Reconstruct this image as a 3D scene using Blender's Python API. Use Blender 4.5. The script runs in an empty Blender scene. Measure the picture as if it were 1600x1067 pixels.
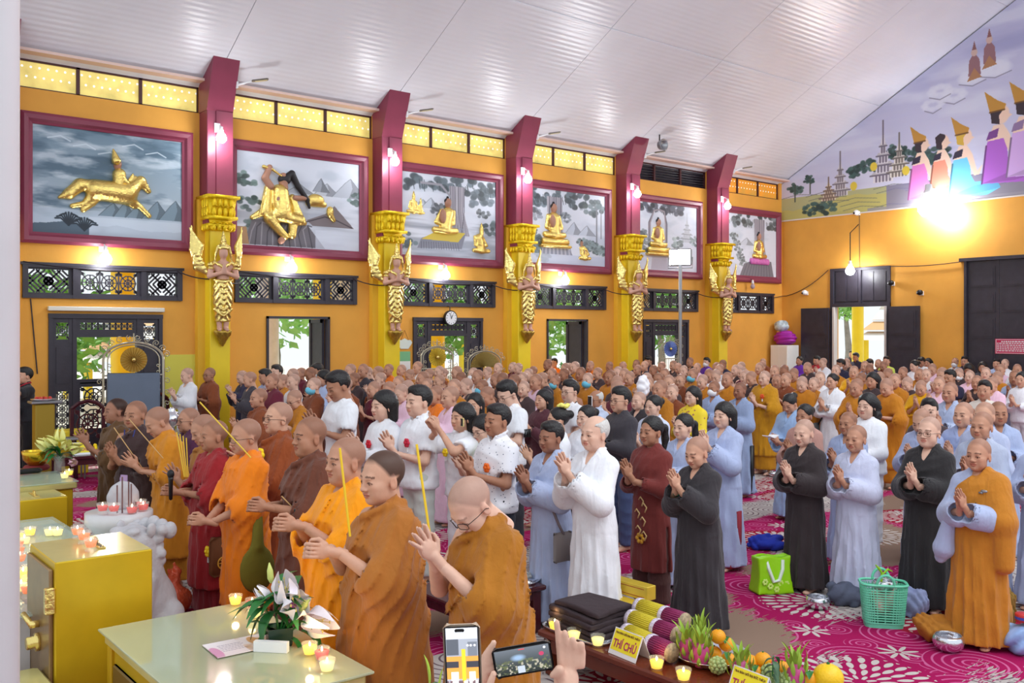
import bpy, math, random
import numpy as np
from mathutils import Vector, Matrix, Euler
random.seed(7); RNG = np.random.default_rng(7)
SC = bpy.context.scene; COL = SC.collection; PI = math.pi
# ------------------------------------------------------------------ camera, world, lights, exposure
TH = math.radians(50.95); FPX = 1460.0; CH = 2.33
FX, FY = math.cos(TH), math.sin(TH); RX, RY = FY, -FX
cam = bpy.data.cameras.new('camera'); camo = bpy.data.objects.new('camera', cam); COL.objects.link(camo)
cam.sensor_width = 36; cam.lens = 36*FPX/1600; cam.shift_y = -14.5/1600; cam.clip_end = 300; cam.clip_start = .05
camo.location = (0, 0, CH); camo.rotation_euler = (PI/2, 0, TH-PI/2); SC.camera = camo
SC.view_settings.view_transform = 'Standard'; SC.view_settings.look = 'None'
SC.view_settings.gamma = 1; SC.view_settings.use_curve_mapping = False; SC.view_settings.exposure = 0.15
W = bpy.data.worlds.new('sky'); SC.world = W; W.use_nodes = True
_b = W.node_tree.nodes['Background']; _b.inputs[0].default_value = (.87, .94, 1, 1); _b.inputs[1].default_value = 1.0
def lamp(name, kind, loc, energy, color=(1, 1, 1), size=1, size_y=None, rot=None):
    l = bpy.data.lights.new(name, kind); l.energy = energy; l.color = color
    if kind == 'AREA':
        l.shape = 'RECTANGLE'; l.size = size; l.size_y = size_y or size
    elif kind == 'SUN': l.angle = size
    else: l.shadow_soft_size = size
    o = bpy.data.objects.new(name, l); COL.objects.link(o); o.location = loc
    if rot: o.rotation_euler = rot
    return o
lamp("sun_light", "SUN", (0, 0, 30), 3.0, (1, .97, .9), .03, rot=(math.radians(-28), math.radians(10), 0))
lamp('hall_lamp_light', 'AREA', (5, -2, 8.6), 420, (.95, .97, 1), 9, 4, rot=(math.radians(28), 0, math.radians(-30)))
lamp('hall_lamp_light', 'AREA', (14, 1, 10.5), 480, (.95, .97, 1), 10, 4, rot=(math.radians(14), 0, 0))
# ------------------------------------------------------------------ small helpers
def S(r, g, b):
    f = lambda c: (c/255/12.92 if c/255 <= .04045 else ((c/255+.055)/1.055)**2.4)
    return (f(r), f(g), f(b), 1)
def at(px, py, Z):                      # picture point at depth Z -> place in the hall
    a = (px-800)/FPX
    return Vector((Z*(FX+a*RX), Z*(FY+a*RY), CH-(py-519)/FPX*Z))
def on_plane(px, py, z=0): return at(px, py, (CH-z)*FPX/(py-519))
def on_side(px, py, Y=18.0):
    a = (px-800)/FPX; return at(px, py, Y/(FY+a*RY))
def on_end(px, py, X=25.86):
    a = (px-800)/FPX; return at(px, py, X/(FX+a*RX))
MATS = {}
def mat(name, col, rough=.6, metal=0., noise=.0, nscale=8., bump=0., bscale=40., emit=None, trans=0., spec=.5, alpha=1., ior=1.45):
    if name in MATS: return MATS[name]
    m = bpy.data.materials.new(name); m.use_nodes = True; nt = m.node_tree; p = nt.nodes['Principled BSDF']
    p.inputs['Base Color'].default_value = col; p.inputs['Roughness'].default_value = rough; p.inputs['Metallic'].default_value = metal
    p.inputs['Specular IOR Level'].default_value = spec; p.inputs['Transmission Weight'].default_value = trans; p.inputs['IOR'].default_value = ior
    p.inputs['Alpha'].default_value = alpha
    if emit: p.inputs['Emission Color'].default_value = emit[0]; p.inputs['Emission Strength'].default_value = emit[1]
    if noise or bump: tc = nt.nodes.new('ShaderNodeTexCoord')
    if noise:
        n = nt.nodes.new('ShaderNodeTexNoise'); n.inputs['Scale'].default_value = nscale; n.inputs['Detail'].default_value = 5
        nt.links.new(tc.outputs['Object'], n.inputs['Vector'])
        r = nt.nodes.new('ShaderNodeMapRange'); r.inputs['From Min'].default_value = .3; r.inputs['From Max'].default_value = .7
        r.inputs['To Min'].default_value = 1-noise; r.inputs['To Max'].default_value = 1+noise
        nt.links.new(n.outputs['Fac'], r.inputs['Value'])
        mx = nt.nodes.new('ShaderNodeVectorMath'); mx.operation = 'SCALE'; mx.inputs[0].default_value = col[:3]
        nt.links.new(r.outputs[0], mx.inputs['Scale']); nt.links.new(mx.outputs[0], p.inputs['Base Color'])
    if bump:
        n = nt.nodes.new('ShaderNodeTexNoise'); n.inputs['Scale'].default_value = bscale; n.inputs['Detail'].default_value = 4
        nt.links.new(tc.outputs['Object'], n.inputs['Vector'])
        b = nt.nodes.new('ShaderNodeBump'); b.inputs['Strength'].default_value = bump; b.inputs['Distance'].default_value = .02
        nt.links.new(n.outputs['Fac'], b.inputs['Height']); nt.links.new(b.outputs[0], p.inputs['Normal'])
    MATS[name] = m; return m
def objcol_mat(name, rough=.75, bump=.25, bscale=30., attr=False, noise=.06, sheen=.0, sub=0.):
    m = bpy.data.materials.new(name); m.use_nodes = True; nt = m.node_tree; p = nt.nodes['Principled BSDF']; L = nt.links.new
    oi = nt.nodes.new('ShaderNodeObjectInfo'); c = oi.outputs['Color']; tc = nt.nodes.new('ShaderNodeTexCoord')
    def mul(a, b):
        v = nt.nodes.new('ShaderNodeVectorMath'); v.operation = 'MULTIPLY'; L(a, v.inputs[0]); L(b, v.inputs[1]); return v.outputs[0]
    if attr:
        at_ = nt.nodes.new('ShaderNodeAttribute'); at_.attribute_name = 'Col'; c = mul(c, at_.outputs['Color'])
    n = nt.nodes.new('ShaderNodeTexNoise'); n.inputs['Scale'].default_value = 6 if not attr else 22; n.inputs['Detail'].default_value = 4; L(tc.outputs['Object'], n.inputs['Vector'])
    r = nt.nodes.new('ShaderNodeMapRange'); r.inputs['From Min'].default_value = .3; r.inputs['From Max'].default_value = .7; r.inputs['To Min'].default_value = 1-noise; r.inputs['To Max'].default_value = 1+noise
    L(n.outputs['Fac'], r.inputs['Value'])
    v = nt.nodes.new('ShaderNodeVectorMath'); v.operation = 'SCALE'; L(c, v.inputs[0]); L(r.outputs[0], v.inputs['Scale']); L(v.outputs[0], p.inputs['Base Color'])
    p.inputs['Roughness'].default_value = rough; p.inputs['Specular IOR Level'].default_value = .3; p.inputs['Sheen Weight'].default_value = sheen
    if bump:
        n2 = nt.nodes.new('ShaderNodeTexNoise'); n2.inputs['Scale'].default_value = bscale; n2.inputs['Detail'].default_value = 5; L(tc.outputs['Object'], n2.inputs['Vector'])
        b = nt.nodes.new('ShaderNodeBump'); b.inputs['Strength'].default_value = bump; b.inputs['Distance'].default_value = .015
        L(n2.outputs['Fac'], b.inputs['Height']); L(b.outputs[0], p.inputs['Normal'])
    MATS[name] = m; return m
def picture_mat(name, arr, rough=.6, emit=0.):      # flat print: a picture painted by this script itself
    h, w, _ = arr.shape; im = bpy.data.images.new(name, w, h, alpha=False, float_buffer=False)
    px = np.ones((h, w, 4), np.float32); px[..., :3] = np.clip(arr[::-1], 0, 1); im.pixels.foreach_set(px.ravel()); im.update(); im.pack()
    m = bpy.data.materials.new(name); m.use_nodes = True; nt = m.node_tree; p = nt.nodes['Principled BSDF']
    t = nt.nodes.new('ShaderNodeTexImage'); t.image = im; nt.links.new(t.outputs[0], p.inputs['Base Color']); p.inputs['Roughness'].default_value = rough
    if emit: nt.links.new(t.outputs[0], p.inputs['Emission Color']); p.inputs['Emission Strength'].default_value = emit
    return m
class MB:                                           # collects simple shapes into one mesh
    def __init__(s): s.v = []; s.f = []; s.uv = None
    def add(s, vs, fs): n = len(s.v); s.v += [tuple(v) for v in vs]; s.f += [tuple(i+n for i in f) for f in fs]; return s
    def box(s, x0, x1, y0, y1, z0, z1, M=None):
        vs = [Vector((x, y, z)) for z in (z0, z1) for y in (y0, y1) for x in (x0, x1)]
        if M is not None: vs = [M @ v for v in vs]
        return s.add(vs, [(0, 2, 3, 1), (4, 5, 7, 6), (0, 1, 5, 4), (2, 6, 7, 3), (0, 4, 6, 2), (1, 3, 7, 5)])
    def bbox(s, x0, x1, y0, y1, z0, z1, b=.01, M=None):   # box with chamfered long edges
        ring = lambda x0, x1, y0, y1, z: [Vector((x0+b, y0, z)), Vector((x1-b, y0, z)), Vector((x1, y0+b, z)), Vector((x1, y1-b, z)), Vector((x1-b, y1, z)), Vector((x0+b, y1, z)), Vector((x0, y1-b, z)), Vector((x0, y0+b, z))]
        R = [ring(x0+b, x1-b, y0+b, y1-b, z0), ring(x0, x1, y0, y1, z0+b), ring(x0, x1, y0, y1, z1-b), ring(x0+b, x1-b, y0+b, y1-b, z1)]
        vs = [v for r in R for v in r]
        if M is not None: vs = [M @ v for v in vs]
        fs = [tuple(range(7, -1, -1)), tuple(range(24, 32))]
        for k in range(3): fs += [(k*8+i, k*8+(i+1) % 8, k*8+8+(i+1) % 8, k*8+8+i) for i in range(8)]
        return s.add(vs, fs)
    def tube(s, pts, r, n=8, closed=False, caps=True):
        pts = [Vector(p) for p in pts]; N = len(pts); rs = r if hasattr(r, '__len__') else [r]*N
        vs = []; up = None
        for i, p in enumerate(pts):
            a = pts[(i-1) % N] if (closed or i > 0) else p; b = pts[(i+1) % N] if (closed or i < N-1) else p
            t = (b-a); t = t.normalized() if t.length > 1e-9 else Vector((0, 0, 1))
            if up is None: up = t.orthogonal().normalized()
            up = up-t*up.dot(t); up = up.normalized() if up.length > 1e-6 else t.orthogonal().normalized()
            q = t.cross(up)
            vs += [p+(up*math.cos(k*2*PI/n)+q*math.sin(k*2*PI/n))*rs[i] for k in range(n)]
        fs = []
        for i in range(N if closed else N-1):
            j = (i+1) % N
            fs += [(i*n+k, i*n+(k+1) % n, j*n+(k+1) % n, j*n+k) for k in range(n)]
        if caps and not closed: fs += [tuple(range(n-1, -1, -1)), tuple(range((N-1)*n, N*n))]
        return s.add(vs, fs)
    def lathe(s, prof, n=20, c=(0, 0, 0), M=None, ang=2*PI):
        vs = []; N = len(prof); full = abs(ang-2*PI) < 1e-6; m = n if full else n+1
        for r, z in prof: vs += [Vector((c[0]+r*math.cos(k*ang/n), c[1]+r*math.sin(k*ang/n), c[2]+z)) for k in range(m)]
        if M is not None: vs = [M @ v for v in vs]
        fs = [(i*m+k, i*m+(k+1) % m, (i+1)*m+(k+1) % m, (i+1)*m+k) for i in range(N-1) for k in range(n)]
        if prof[0][0] > 1e-4 and full: fs.append(tuple(range(m-1, -1, -1)))
        if prof[-1][0] > 1e-4 and full: fs.append(tuple(range((N-1)*m, N*m)))
        return s.add(vs, fs)
    def prism(s, poly, d, M):                       # polygon in (u,v), extruded by d along w, placed by M
        n = len(poly); vs = [M @ Vector((u, v, 0)) for u, v in poly]+[M @ Vector((u, v, d)) for u, v in poly]
        return s.add(vs, [tuple(range(n-1, -1, -1)), tuple(range(n, 2*n))]+[(i, (i+1) % n, n+(i+1) % n, n+i) for i in range(n)])
    def ball(s, c, r, n=12, m=8, M=None):
        r = r if hasattr(r, '__len__') else (r, r, r); vs = [Vector((c[0], c[1], c[2]-r[2]))]
        for i in range(1, m):
            a = -PI/2+PI*i/m
            vs += [Vector((c[0]+r[0]*math.cos(a)*math.cos(2*PI*k/n), c[1]+r[1]*math.cos(a)*math.sin(2*PI*k/n), c[2]+r[2]*math.sin(a))) for k in range(n)]
        vs.append(Vector((c[0], c[1], c[2]+r[2])))
        if M is not None: vs = [M @ v for v in vs]
        fs = [(0, 1+(k+1) % n, 1+k) for k in range(n)]+[(1+i*n+k, 1+i*n+(k+1) % n, 1+(i+1)*n+(k+1) % n, 1+(i+1)*n+k) for i in range(m-2) for k in range(n)]
        e = len(vs)-1; fs += [(e, 1+(m-2)*n+k, 1+(m-2)*n+(k+1) % n) for k in range(n)]
        return s.add(vs, fs)
    def quad_uv(s, p): # one textured quad, uv in order
        s.add(p, [(0, 1, 2, 3)]); s.uv = [(0, 0), (1, 0), (1, 1), (0, 1)]; return s
    def mesh(s, name, m, smooth=False):
        me = bpy.data.meshes.new(name); me.from_pydata(s.v, [], s.f)
        if m: me.materials.append(m)
        if smooth: me.shade_smooth()
        if s.uv:
            l = me.uv_layers.new(name='UVMap'); l.data.foreach_set('uv', [c for u in s.uv for c in u])
        me.update(); return me
    def build(s, name, m=None, parent=None, smooth=False, loc=None, rz=0):
        return link(name, s.mesh(name, m, smooth), parent, loc, rz)
def link(name, me, parent=None, loc=None, rz=0):
    o = bpy.data.objects.new(name, me); COL.objects.link(o); o.parent = parent
    if loc is not None: o.location = loc
    if rz: o.rotation_euler = (0, 0, rz)
    return o
def tag(o, label, cat, group=None, kind=None):
    if label: o['label'] = label
    if cat: o['category'] = cat
    if group: o['group'] = group
    if kind: o['kind'] = kind
    return o
def empty(name, loc, label=None, cat=None, group=None, rz=0):
    o = bpy.data.objects.new(name, None); COL.objects.link(o); o.location = loc; o.rotation_euler = (0, 0, rz); o.empty_display_size = .1
    return tag(o, label, cat, group)
def struct(o): o['kind'] = 'structure'; return o
def copy_tree(o, parent=None, loc=None, rz=None):
    c = o.copy(); COL.objects.link(c); c.parent = parent
    if loc is not None: c.location = loc
    if rz is not None: c.rotation_euler = (0, 0, rz)
    for ch in list(o.children): copy_tree(ch, c)
    return c
# node arithmetic with ordinary operators
class Nd:
    nt = None
    def __init__(s, o): s.o = o
    @staticmethod
    def op(k, *a):
        n = Nd.nt.nodes.new('ShaderNodeMath'); n.operation = k
        for i, x in enumerate(a):
            if isinstance(x, Nd): Nd.nt.links.new(x.o, n.inputs[i])
            else: n.inputs[i].default_value = x
        return Nd(n.outputs[0])
    def __add__(s, b): return Nd.op('ADD', s, b)
    __radd__ = __add__
    def __sub__(s, b): return Nd.op('SUBTRACT', s, b)
    def __rsub__(s, b): return Nd.op('SUBTRACT', b, s)
    def __mul__(s, b): return Nd.op('MULTIPLY', s, b)
    __rmul__ = __mul__
    def __truediv__(s, b): return Nd.op('DIVIDE', s, b)
    def gt(s, b): return Nd.op('GREATER_THAN', s, b)
    def lt(s, b): return Nd.op('LESS_THAN', s, b)
    def sin(s): return Nd.op('SINE', s)
    def abs(s): return Nd.op('ABSOLUTE', s)
    def floor(s): return Nd.op('FLOOR', s)
    def frac(s): return Nd.op('FRACT', s)
    def max(s, b): return Nd.op('MAXIMUM', s, b)
    def min(s, b): return Nd.op('MINIMUM', s, b)
def mixc(f, a, b):
    n = Nd.nt.nodes.new('ShaderNodeMix'); n.data_type = 'RGBA'; Nd.nt.links.new(f.o, n.inputs[0])
    for i, x in ((6, a), (7, b)):
        if isinstance(x, tuple): n.inputs[i].default_value = x
        else: Nd.nt.links.new(x, n.inputs[i])
    return n.outputs[2]
# ================================================================== the hall
M_wall = mat('orange_wall_paint', S(226, 162, 66), .7, noise=.07, nscale=1.2, bump=.08, bscale=14)
M_maroon = mat('maroon_paint', S(132, 54, 76), .4, noise=.06, nscale=3)
M_yellow = mat('yellow_pillar_paint', S(236, 206, 40), .42, noise=.06, nscale=2)
M_dark = mat('dark_stained_wood', S(54, 50, 60), .42, noise=.15, nscale=5, bump=.1, bscale=30)
M_gold = mat('gold_leaf', S(236, 212, 130), .24, metal=.85, noise=.14, nscale=9, bump=.5, bscale=22)
M_goldpaint = mat('gold_paint', S(228, 196, 30), .38, metal=.35, noise=.1, nscale=8, bump=.2, bscale=25)
M_pink = mat('statue_skin', S(206, 160, 140), .5)
M_white = mat('white_plastic', S(235, 236, 238), .4)
M_steel = mat('grey_steel', S(150, 152, 156), .35, metal=.7)
M_black = mat('black_plastic', S(22, 22, 24), .35)
YW, XE, ZE, SL = 18.0, 25.86, 7.14, .55
roof_z = lambda y: ZE+SL*(YW-y)
LAT = [(3.62, 6.40), (7.45, 10.21), (11.29, 14.04), (15.12, 17.83), (18.89, 21.64), (22.78, 25.36)]
DOORS = [(4.04, 6.03, 0., 2.66), (8.13, 9.57, .9, 2.66), (11.68, 13.67, 0., 2.67), (15.74, 17.18, .9, 2.67), (19.31, 21.24, 0., 2.69)]
COLX = [3.2, 7.0, 10.88, 14.66, 18.5, 22.34]
CLER = [(a+.25, b-.25) for a, b in zip(COLX, COLX[1:]+[XE+.1])]
def wall_holes(mb, u0, u1, z0, z1, holes, emit):
    us = sorted({u0, u1, *[h[0] for h in holes], *[h[1] for h in holes]}); zs = sorted({z0, z1, *[h[2] for h in holes], *[h[3] for h in holes]})
    us = [u for u in us if u0 <= u <= u1]; zs = [z for z in zs if z0 <= z <= z1]
    for a, b in zip(us, us[1:]):
        run = None
        for c, d in zip(zs, zs[1:]):
            hole = any(h[0]-1e-6 <= a and b <= h[1]+1e-6 and h[2]-1e-6 <= c and d <= h[3]+1e-6 for h in holes)
            if not hole: run = [run[0] if run else c, d]
            elif run: emit(mb, a, b, *run); run = None
        if run: emit(mb, a, b, *run)
w = MB(); holes = [(a, b, 2.93, 3.54) for a, b in LAT]+[(a, b, c, d) for a, b, c, d in DOORS]+[(a, b, 6.6, 7.14) for a, b in CLER]
wall_holes(w, -2., XE+.3, 0, 7.3, holes, lambda m, a, b, c, d: m.box(a, b, YW, YW+.25, c, d))
struct(w.build('wall_left', M_wall))
w = MB(); wall_holes(w, 2, YW+.25, 0, 5.93, [(14.36, 16.12, 0, 4.25), (8.6, 12.03, 0, 4.3)], lambda m, a, b, c, d: m.box(XE, XE+.25, a, b, c, d))
struct(w.build('wall_end', M_wall))
# carpet: woven print worked out with nodes
def carpet():
    m = bpy.data.materials.new('printed_carpet'); m.use_nodes = True; nt = m.node_tree; Nd.nt = nt; p = nt.nodes['Principled BSDF']; L = nt.links.new
    tc = nt.nodes.new('ShaderNodeTexCoord'); sep = nt.nodes.new('ShaderNodeSeparateXYZ'); L(tc.outputs['Object'], sep.inputs[0])
    x, y = Nd(sep.outputs[0]), Nd(sep.outputs[1])
    def cells(scale, rnd, off):
        mp = nt.nodes.new('ShaderNodeMapping'); mp.inputs['Location'].default_value = (off, off*.7, 0); L(tc.outputs['Object'], mp.inputs[0])
        v = nt.nodes.new('ShaderNodeTexVoronoi'); v.voronoi_dimensions = '2D'; v.inputs['Scale'].default_value = scale; v.inputs['Randomness'].default_value = rnd; L(mp.outputs[0], v.inputs['Vector'])
        d = nt.nodes.new('ShaderNodeVectorMath'); d.operation = 'SUBTRACT'; L(mp.outputs[0], d.inputs[0])
        L(v.outputs['Position'], d.inputs[1]); s2 = nt.nodes.new('ShaderNodeSeparateXYZ'); L(d.outputs[0], s2.inputs[0])
        c = nt.nodes.new('ShaderNodeSeparateColor'); L(v.outputs['Color'], c.inputs[0])
        dx, dy = Nd(s2.outputs[0]), Nd(s2.outputs[1]); r = Nd.op('SQRT', dx*dx+dy*dy)
        return dx, dy, r, Nd.op('ARCTAN2', dy, dx), Nd(c.outputs[0]), Nd(c.outputs[1])
    def noise(sx, sy, det, off=0):
        mp = nt.nodes.new('ShaderNodeMapping'); mp.inputs['Scale'].default_value = (sx, sy, 1); mp.inputs['Location'].default_value = (off, off, 0); L(tc.outputs['Object'], mp.inputs[0])
        n = nt.nodes.new('ShaderNodeTexNoise'); n.noise_dimensions = '2D'; n.inputs['Scale'].default_value = 1; n.inputs['Detail'].default_value = det; L(mp.outputs[0], n.inputs['Vector']); return Nd(n.outputs[0])
    # broad bands of cream and taupe with ragged ends
    patch = noise(.42, .85, 1.5, 3.1)+(noise(5., 55., 1)-.5)*.13
    isP = patch.gt(.565); isT = (patch.lt(.385))
    # big spirals
    _, _, r, t, c1, c2 = cells(1.35, .75, 2.3)
    sp = ((r*95.+t)*1.).sin().gt(.72)*r.lt(.33)
    _, _, rb, tb, c1b, _ = cells(3.1, .8, 9.1)
    sp2 = ((rb*140.+tb)*1.).sin().gt(.66)*rb.lt(.13)*(1-r.lt(.33))
    # bursts of petals
    _, _, r3, t3, c3, _ = cells(.72, .55, 5.7)
    ring = (r3/.125).floor(); fr = (r3/.125).frac()-.5
    pet = ((t3*(ring*7.+9.)/1.+ring*1.7).sin()*.5+.5)-(fr*fr*2.6)
    burst = pet.gt(.42)*r3.lt(.52)*r3.gt(.05)
    _, _, r4, t4, c4, _ = cells(2.2, .9, 1.2)
    tiny = ((t4*8.).sin()*.07+.085).gt(r4)*r4.gt(.022)*c4.gt(.8)
    mag = S(158, 20, 82); cream = S(176, 168, 164); taupe = S(140, 116, 100); red = S(150, 24, 52); line = S(196, 96, 144); dk = S(104, 84, 92)
    base = mixc(isP, mag, cream); base = mixc(isT, base, taupe)
    base = mixc(c3.gt(.5)*r3.lt(.56)*(1-isP), base, red)
    fl = (c3.gt(.38))*burst
    col = mixc((sp.max(sp2))*(1-isP)*(1-isT)*(1-r3.lt(.56)*c3.gt(.38)), base, line)
    col = mixc((sp.max(sp2))*isP*(1-fl), col, dk)
    col = mixc((fl.max(tiny*(1-isP))), col, S(196, 188, 182))
    L(col, p.inputs['Base Color']); p.inputs['Roughness'].default_value = .95; p.inputs['Specular IOR Level'].default_value = .1
    n = nt.nodes.new('ShaderNodeTexNoise'); n.inputs['Scale'].default_value = 160; L(tc.outputs['Object'], n.inputs['Vector'])
    b = nt.nodes.new('ShaderNodeBump'); b.inputs['Strength'].default_value = .3; b.inputs['Distance'].default_value = .01; L(n.outputs[0], b.inputs['Height']); L(b.outputs[0], p.inputs['Normal'])
    return m
f = MB().box(-3, XE+.25, -4, YW+.25, -.2, 0); struct(f.build('floor', carpet()))
# ceiling: white corrugated sheets, each sheet a piece of its own
def ceiling_mat():
    m = mat('white_ceiling_sheet', S(226, 228, 236), .3, noise=.035, nscale=.9); nt = m.node_tree; Nd.nt = nt; p = nt.nodes['Principled BSDF']
    tc = nt.nodes.new('ShaderNodeTexCoord'); sep = nt.nodes.new('ShaderNodeSeparateXYZ'); nt.links.new(tc.outputs['Object'], sep.inputs[0])
    h = (Nd(sep.outputs[1])*(2*PI/.11)).sin()
    b = nt.nodes.new('ShaderNodeBump'); b.inputs['Strength'].default_value = .13; b.inputs['Distance'].default_value = .012; nt.links.new(h.o, b.inputs['Height']); nt.links.new(b.outputs[0], p.inputs['Normal'])
    return m
MC = ceiling_mat(); ceil = struct(empty('ceiling', (0, 0, 0)))
xs = [-2.]+[c for c in COLX]+[XE+.25]; ys = [YW+.6, 14.6, 11.0, 7.4, 3.8, 1.0]; g = .006
for i, (a, b) in enumerate(zip(xs, xs[1:])):
    for j, (c, d) in enumerate(zip(ys, ys[1:])):
        dz = .012*((i*3+j*5) % 3)/2
        vs = [(x, y, roof_z(y)+dz+t) for t in (0, .05) for x, y in ((a+g, d+g), (b-g, d+g), (b-g, c-g), (a+g, c-g))]
        MB().add(vs, [(3, 2, 1, 0), (4, 5, 6, 7), (0, 1, 5, 4), (1, 2, 6, 5), (2, 3, 7, 6), (3, 0, 4, 7)]).build('sheet', MC, ceil)
vs = [(x, y, roof_z(y)+.07+t) for t in (0, .1) for x, y in ((-2, 1), (XE+.25, 1), (XE+.25, YW+.9), (-2, YW+.9))]
MB().add(vs, [(3, 2, 1, 0), (4, 5, 6, 7), (0, 1, 5, 4), (1, 2, 6, 5), (2, 3, 7, 6), (3, 0, 4, 7)]).build('roof_deck', mat('seam_grey', S(120, 120, 128), .8), ceil)
t = MB().box(-2, XE, YW-.3, YW, 7.17, 7.22)  # added board; its pinkish colour stands for warm light bounced onto the ceiling edge
struct(t.build('trim_warm_bounce', mat('warm_bounce_soffit', S(226, 196, 184), .5)))
# clerestory lights
def dots_mat(name, base, glow, dot):
    m = bpy.data.materials.new(name); m.use_nodes = True; nt = m.node_tree; Nd.nt = nt; p = nt.nodes['Principled BSDF']; L = nt.links.new
    tc = nt.nodes.new('ShaderNodeTexCoord'); sep = nt.nodes.new('ShaderNodeSeparateXYZ'); L(tc.outputs['Object'], sep.inputs[0]); x, z = Nd(sep.outputs[0]), Nd(sep.outputs[2])
    n = nt.nodes.new('ShaderNodeTexNoise'); n.inputs['Scale'].default_value = 3.; n.inputs['Detail'].default_value = 6; L(tc.outputs['Object'], n.inputs['Vector']); nz = Nd(n.outputs[0])
    row = (z-6.74)/.17; u = (x/.14+row.floor()*.5).frac()-.5; v = row.frac()-.5
    d = (u*u*.0196+v*v*.0289); isd = d.lt(.00042)*row.gt(0.)*row.lt(2.)
    col = mixc(nz*nz*1.9*((7.1-z)*.8+.35), base, S(150, 140, 70)); col = mixc(isd, col, dot)
    L(col, p.inputs['Base Color']); L(col, p.inputs['Emission Color']); p.inputs['Emission Strength'].default_value = glow; p.inputs['Roughness'].default_value = .5
    return m
MY = dots_mat('backlit_yellow_sheet', S(245, 222, 128), .55, S(255, 255, 245)); MO = dots_mat('backlit_orange_sheet', S(226, 142, 30), .45, S(255, 250, 235))
for i, (a, b) in enumerate(CLER):
    r = struct(empty('window_%d' % (i+1), ((a+b)/2, YW+.1, 6.6)))
    fr = MB(); n = 3
    for k in range(n+1): x = a+(b-a)*k/n; fr.box(x-.03, x+.03, YW+.05, YW+.14, 6.6, 7.14)
    fr.box(a, b, YW+.05, YW+.14, 7.08, 7.14); fr.box(a, b, YW+.05, YW+.14, 6.6, 6.63)
    o = fr.build('window_frame', mat('brown_frame', S(74, 36, 36), .5), r); o.matrix_parent_inverse = Matrix.Translation(-r.location)
    for k in range(n):
        x0, x1 = a+(b-a)*k/n+.03, a+(b-a)*(k+1)/n-.03
        if i == 4:
            for q in range(6):
                zz = 6.65+q*.072
                o = MB().box(x0, x1, -.03, .03, -.008, .008, Matrix.Translation((0, YW+.1, zz+.03)) @ Matrix.Rotation(.7, 4, 'X')).build('louvre_slat', M_dark, r); o.matrix_parent_inverse = Matrix.Translation(-r.location)
        else:
            o = MB().box(x0, x1, YW+.09, YW+.105, 6.63, 7.08).build('pane', MO if i == 5 else MY, r); o.matrix_parent_inverse = Matrix.Translation(-r.location)
MB().box(CLER[4][0], CLER[4][1], YW+.16, YW+.2, 6.6, 7.14).build('blackout_board', M_dark, bpy.data.objects['window_5']).matrix_parent_inverse = Matrix.Translation(-bpy.data.objects['window_5'].location)
# pillars: yellow below, maroon above, with a flared head under the roof
for i, x in enumerate(COLX):
    r = struct(empty('pillar', (x, YW, 0)))
    MB().bbox(-.2, .2, -.42, .01, 0, 4.35, .012).build('pillar_shaft', M_yellow, r)
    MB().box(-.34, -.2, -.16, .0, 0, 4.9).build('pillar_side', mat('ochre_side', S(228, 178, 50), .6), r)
    MB().bbox(-.25, .25, -.40, .01, 4.35, 6.62, .01).box(-.08, .25, -.43, -.39, 4.95, 6.6).build('pillar_upper', M_maroon, r)
    z = roof_z(YW-.75)
    vs = [(-.26, 0, 6.6), (.26, 0, 6.6), (.26, -.41, 6.6), (-.26, -.41, 6.6), (-.26, 0, 7.2), (.26, 0, 7.2), (.26, -.75, z), (-.26, -.75, z)]
    MB().add(vs, [(0, 1, 2, 3), (7, 6, 5, 4), (0, 4, 5, 1), (1, 5, 6, 2), (2, 6, 7, 3), (3, 7, 4, 0)]).build('pillar_head', M_maroon, r)
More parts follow.
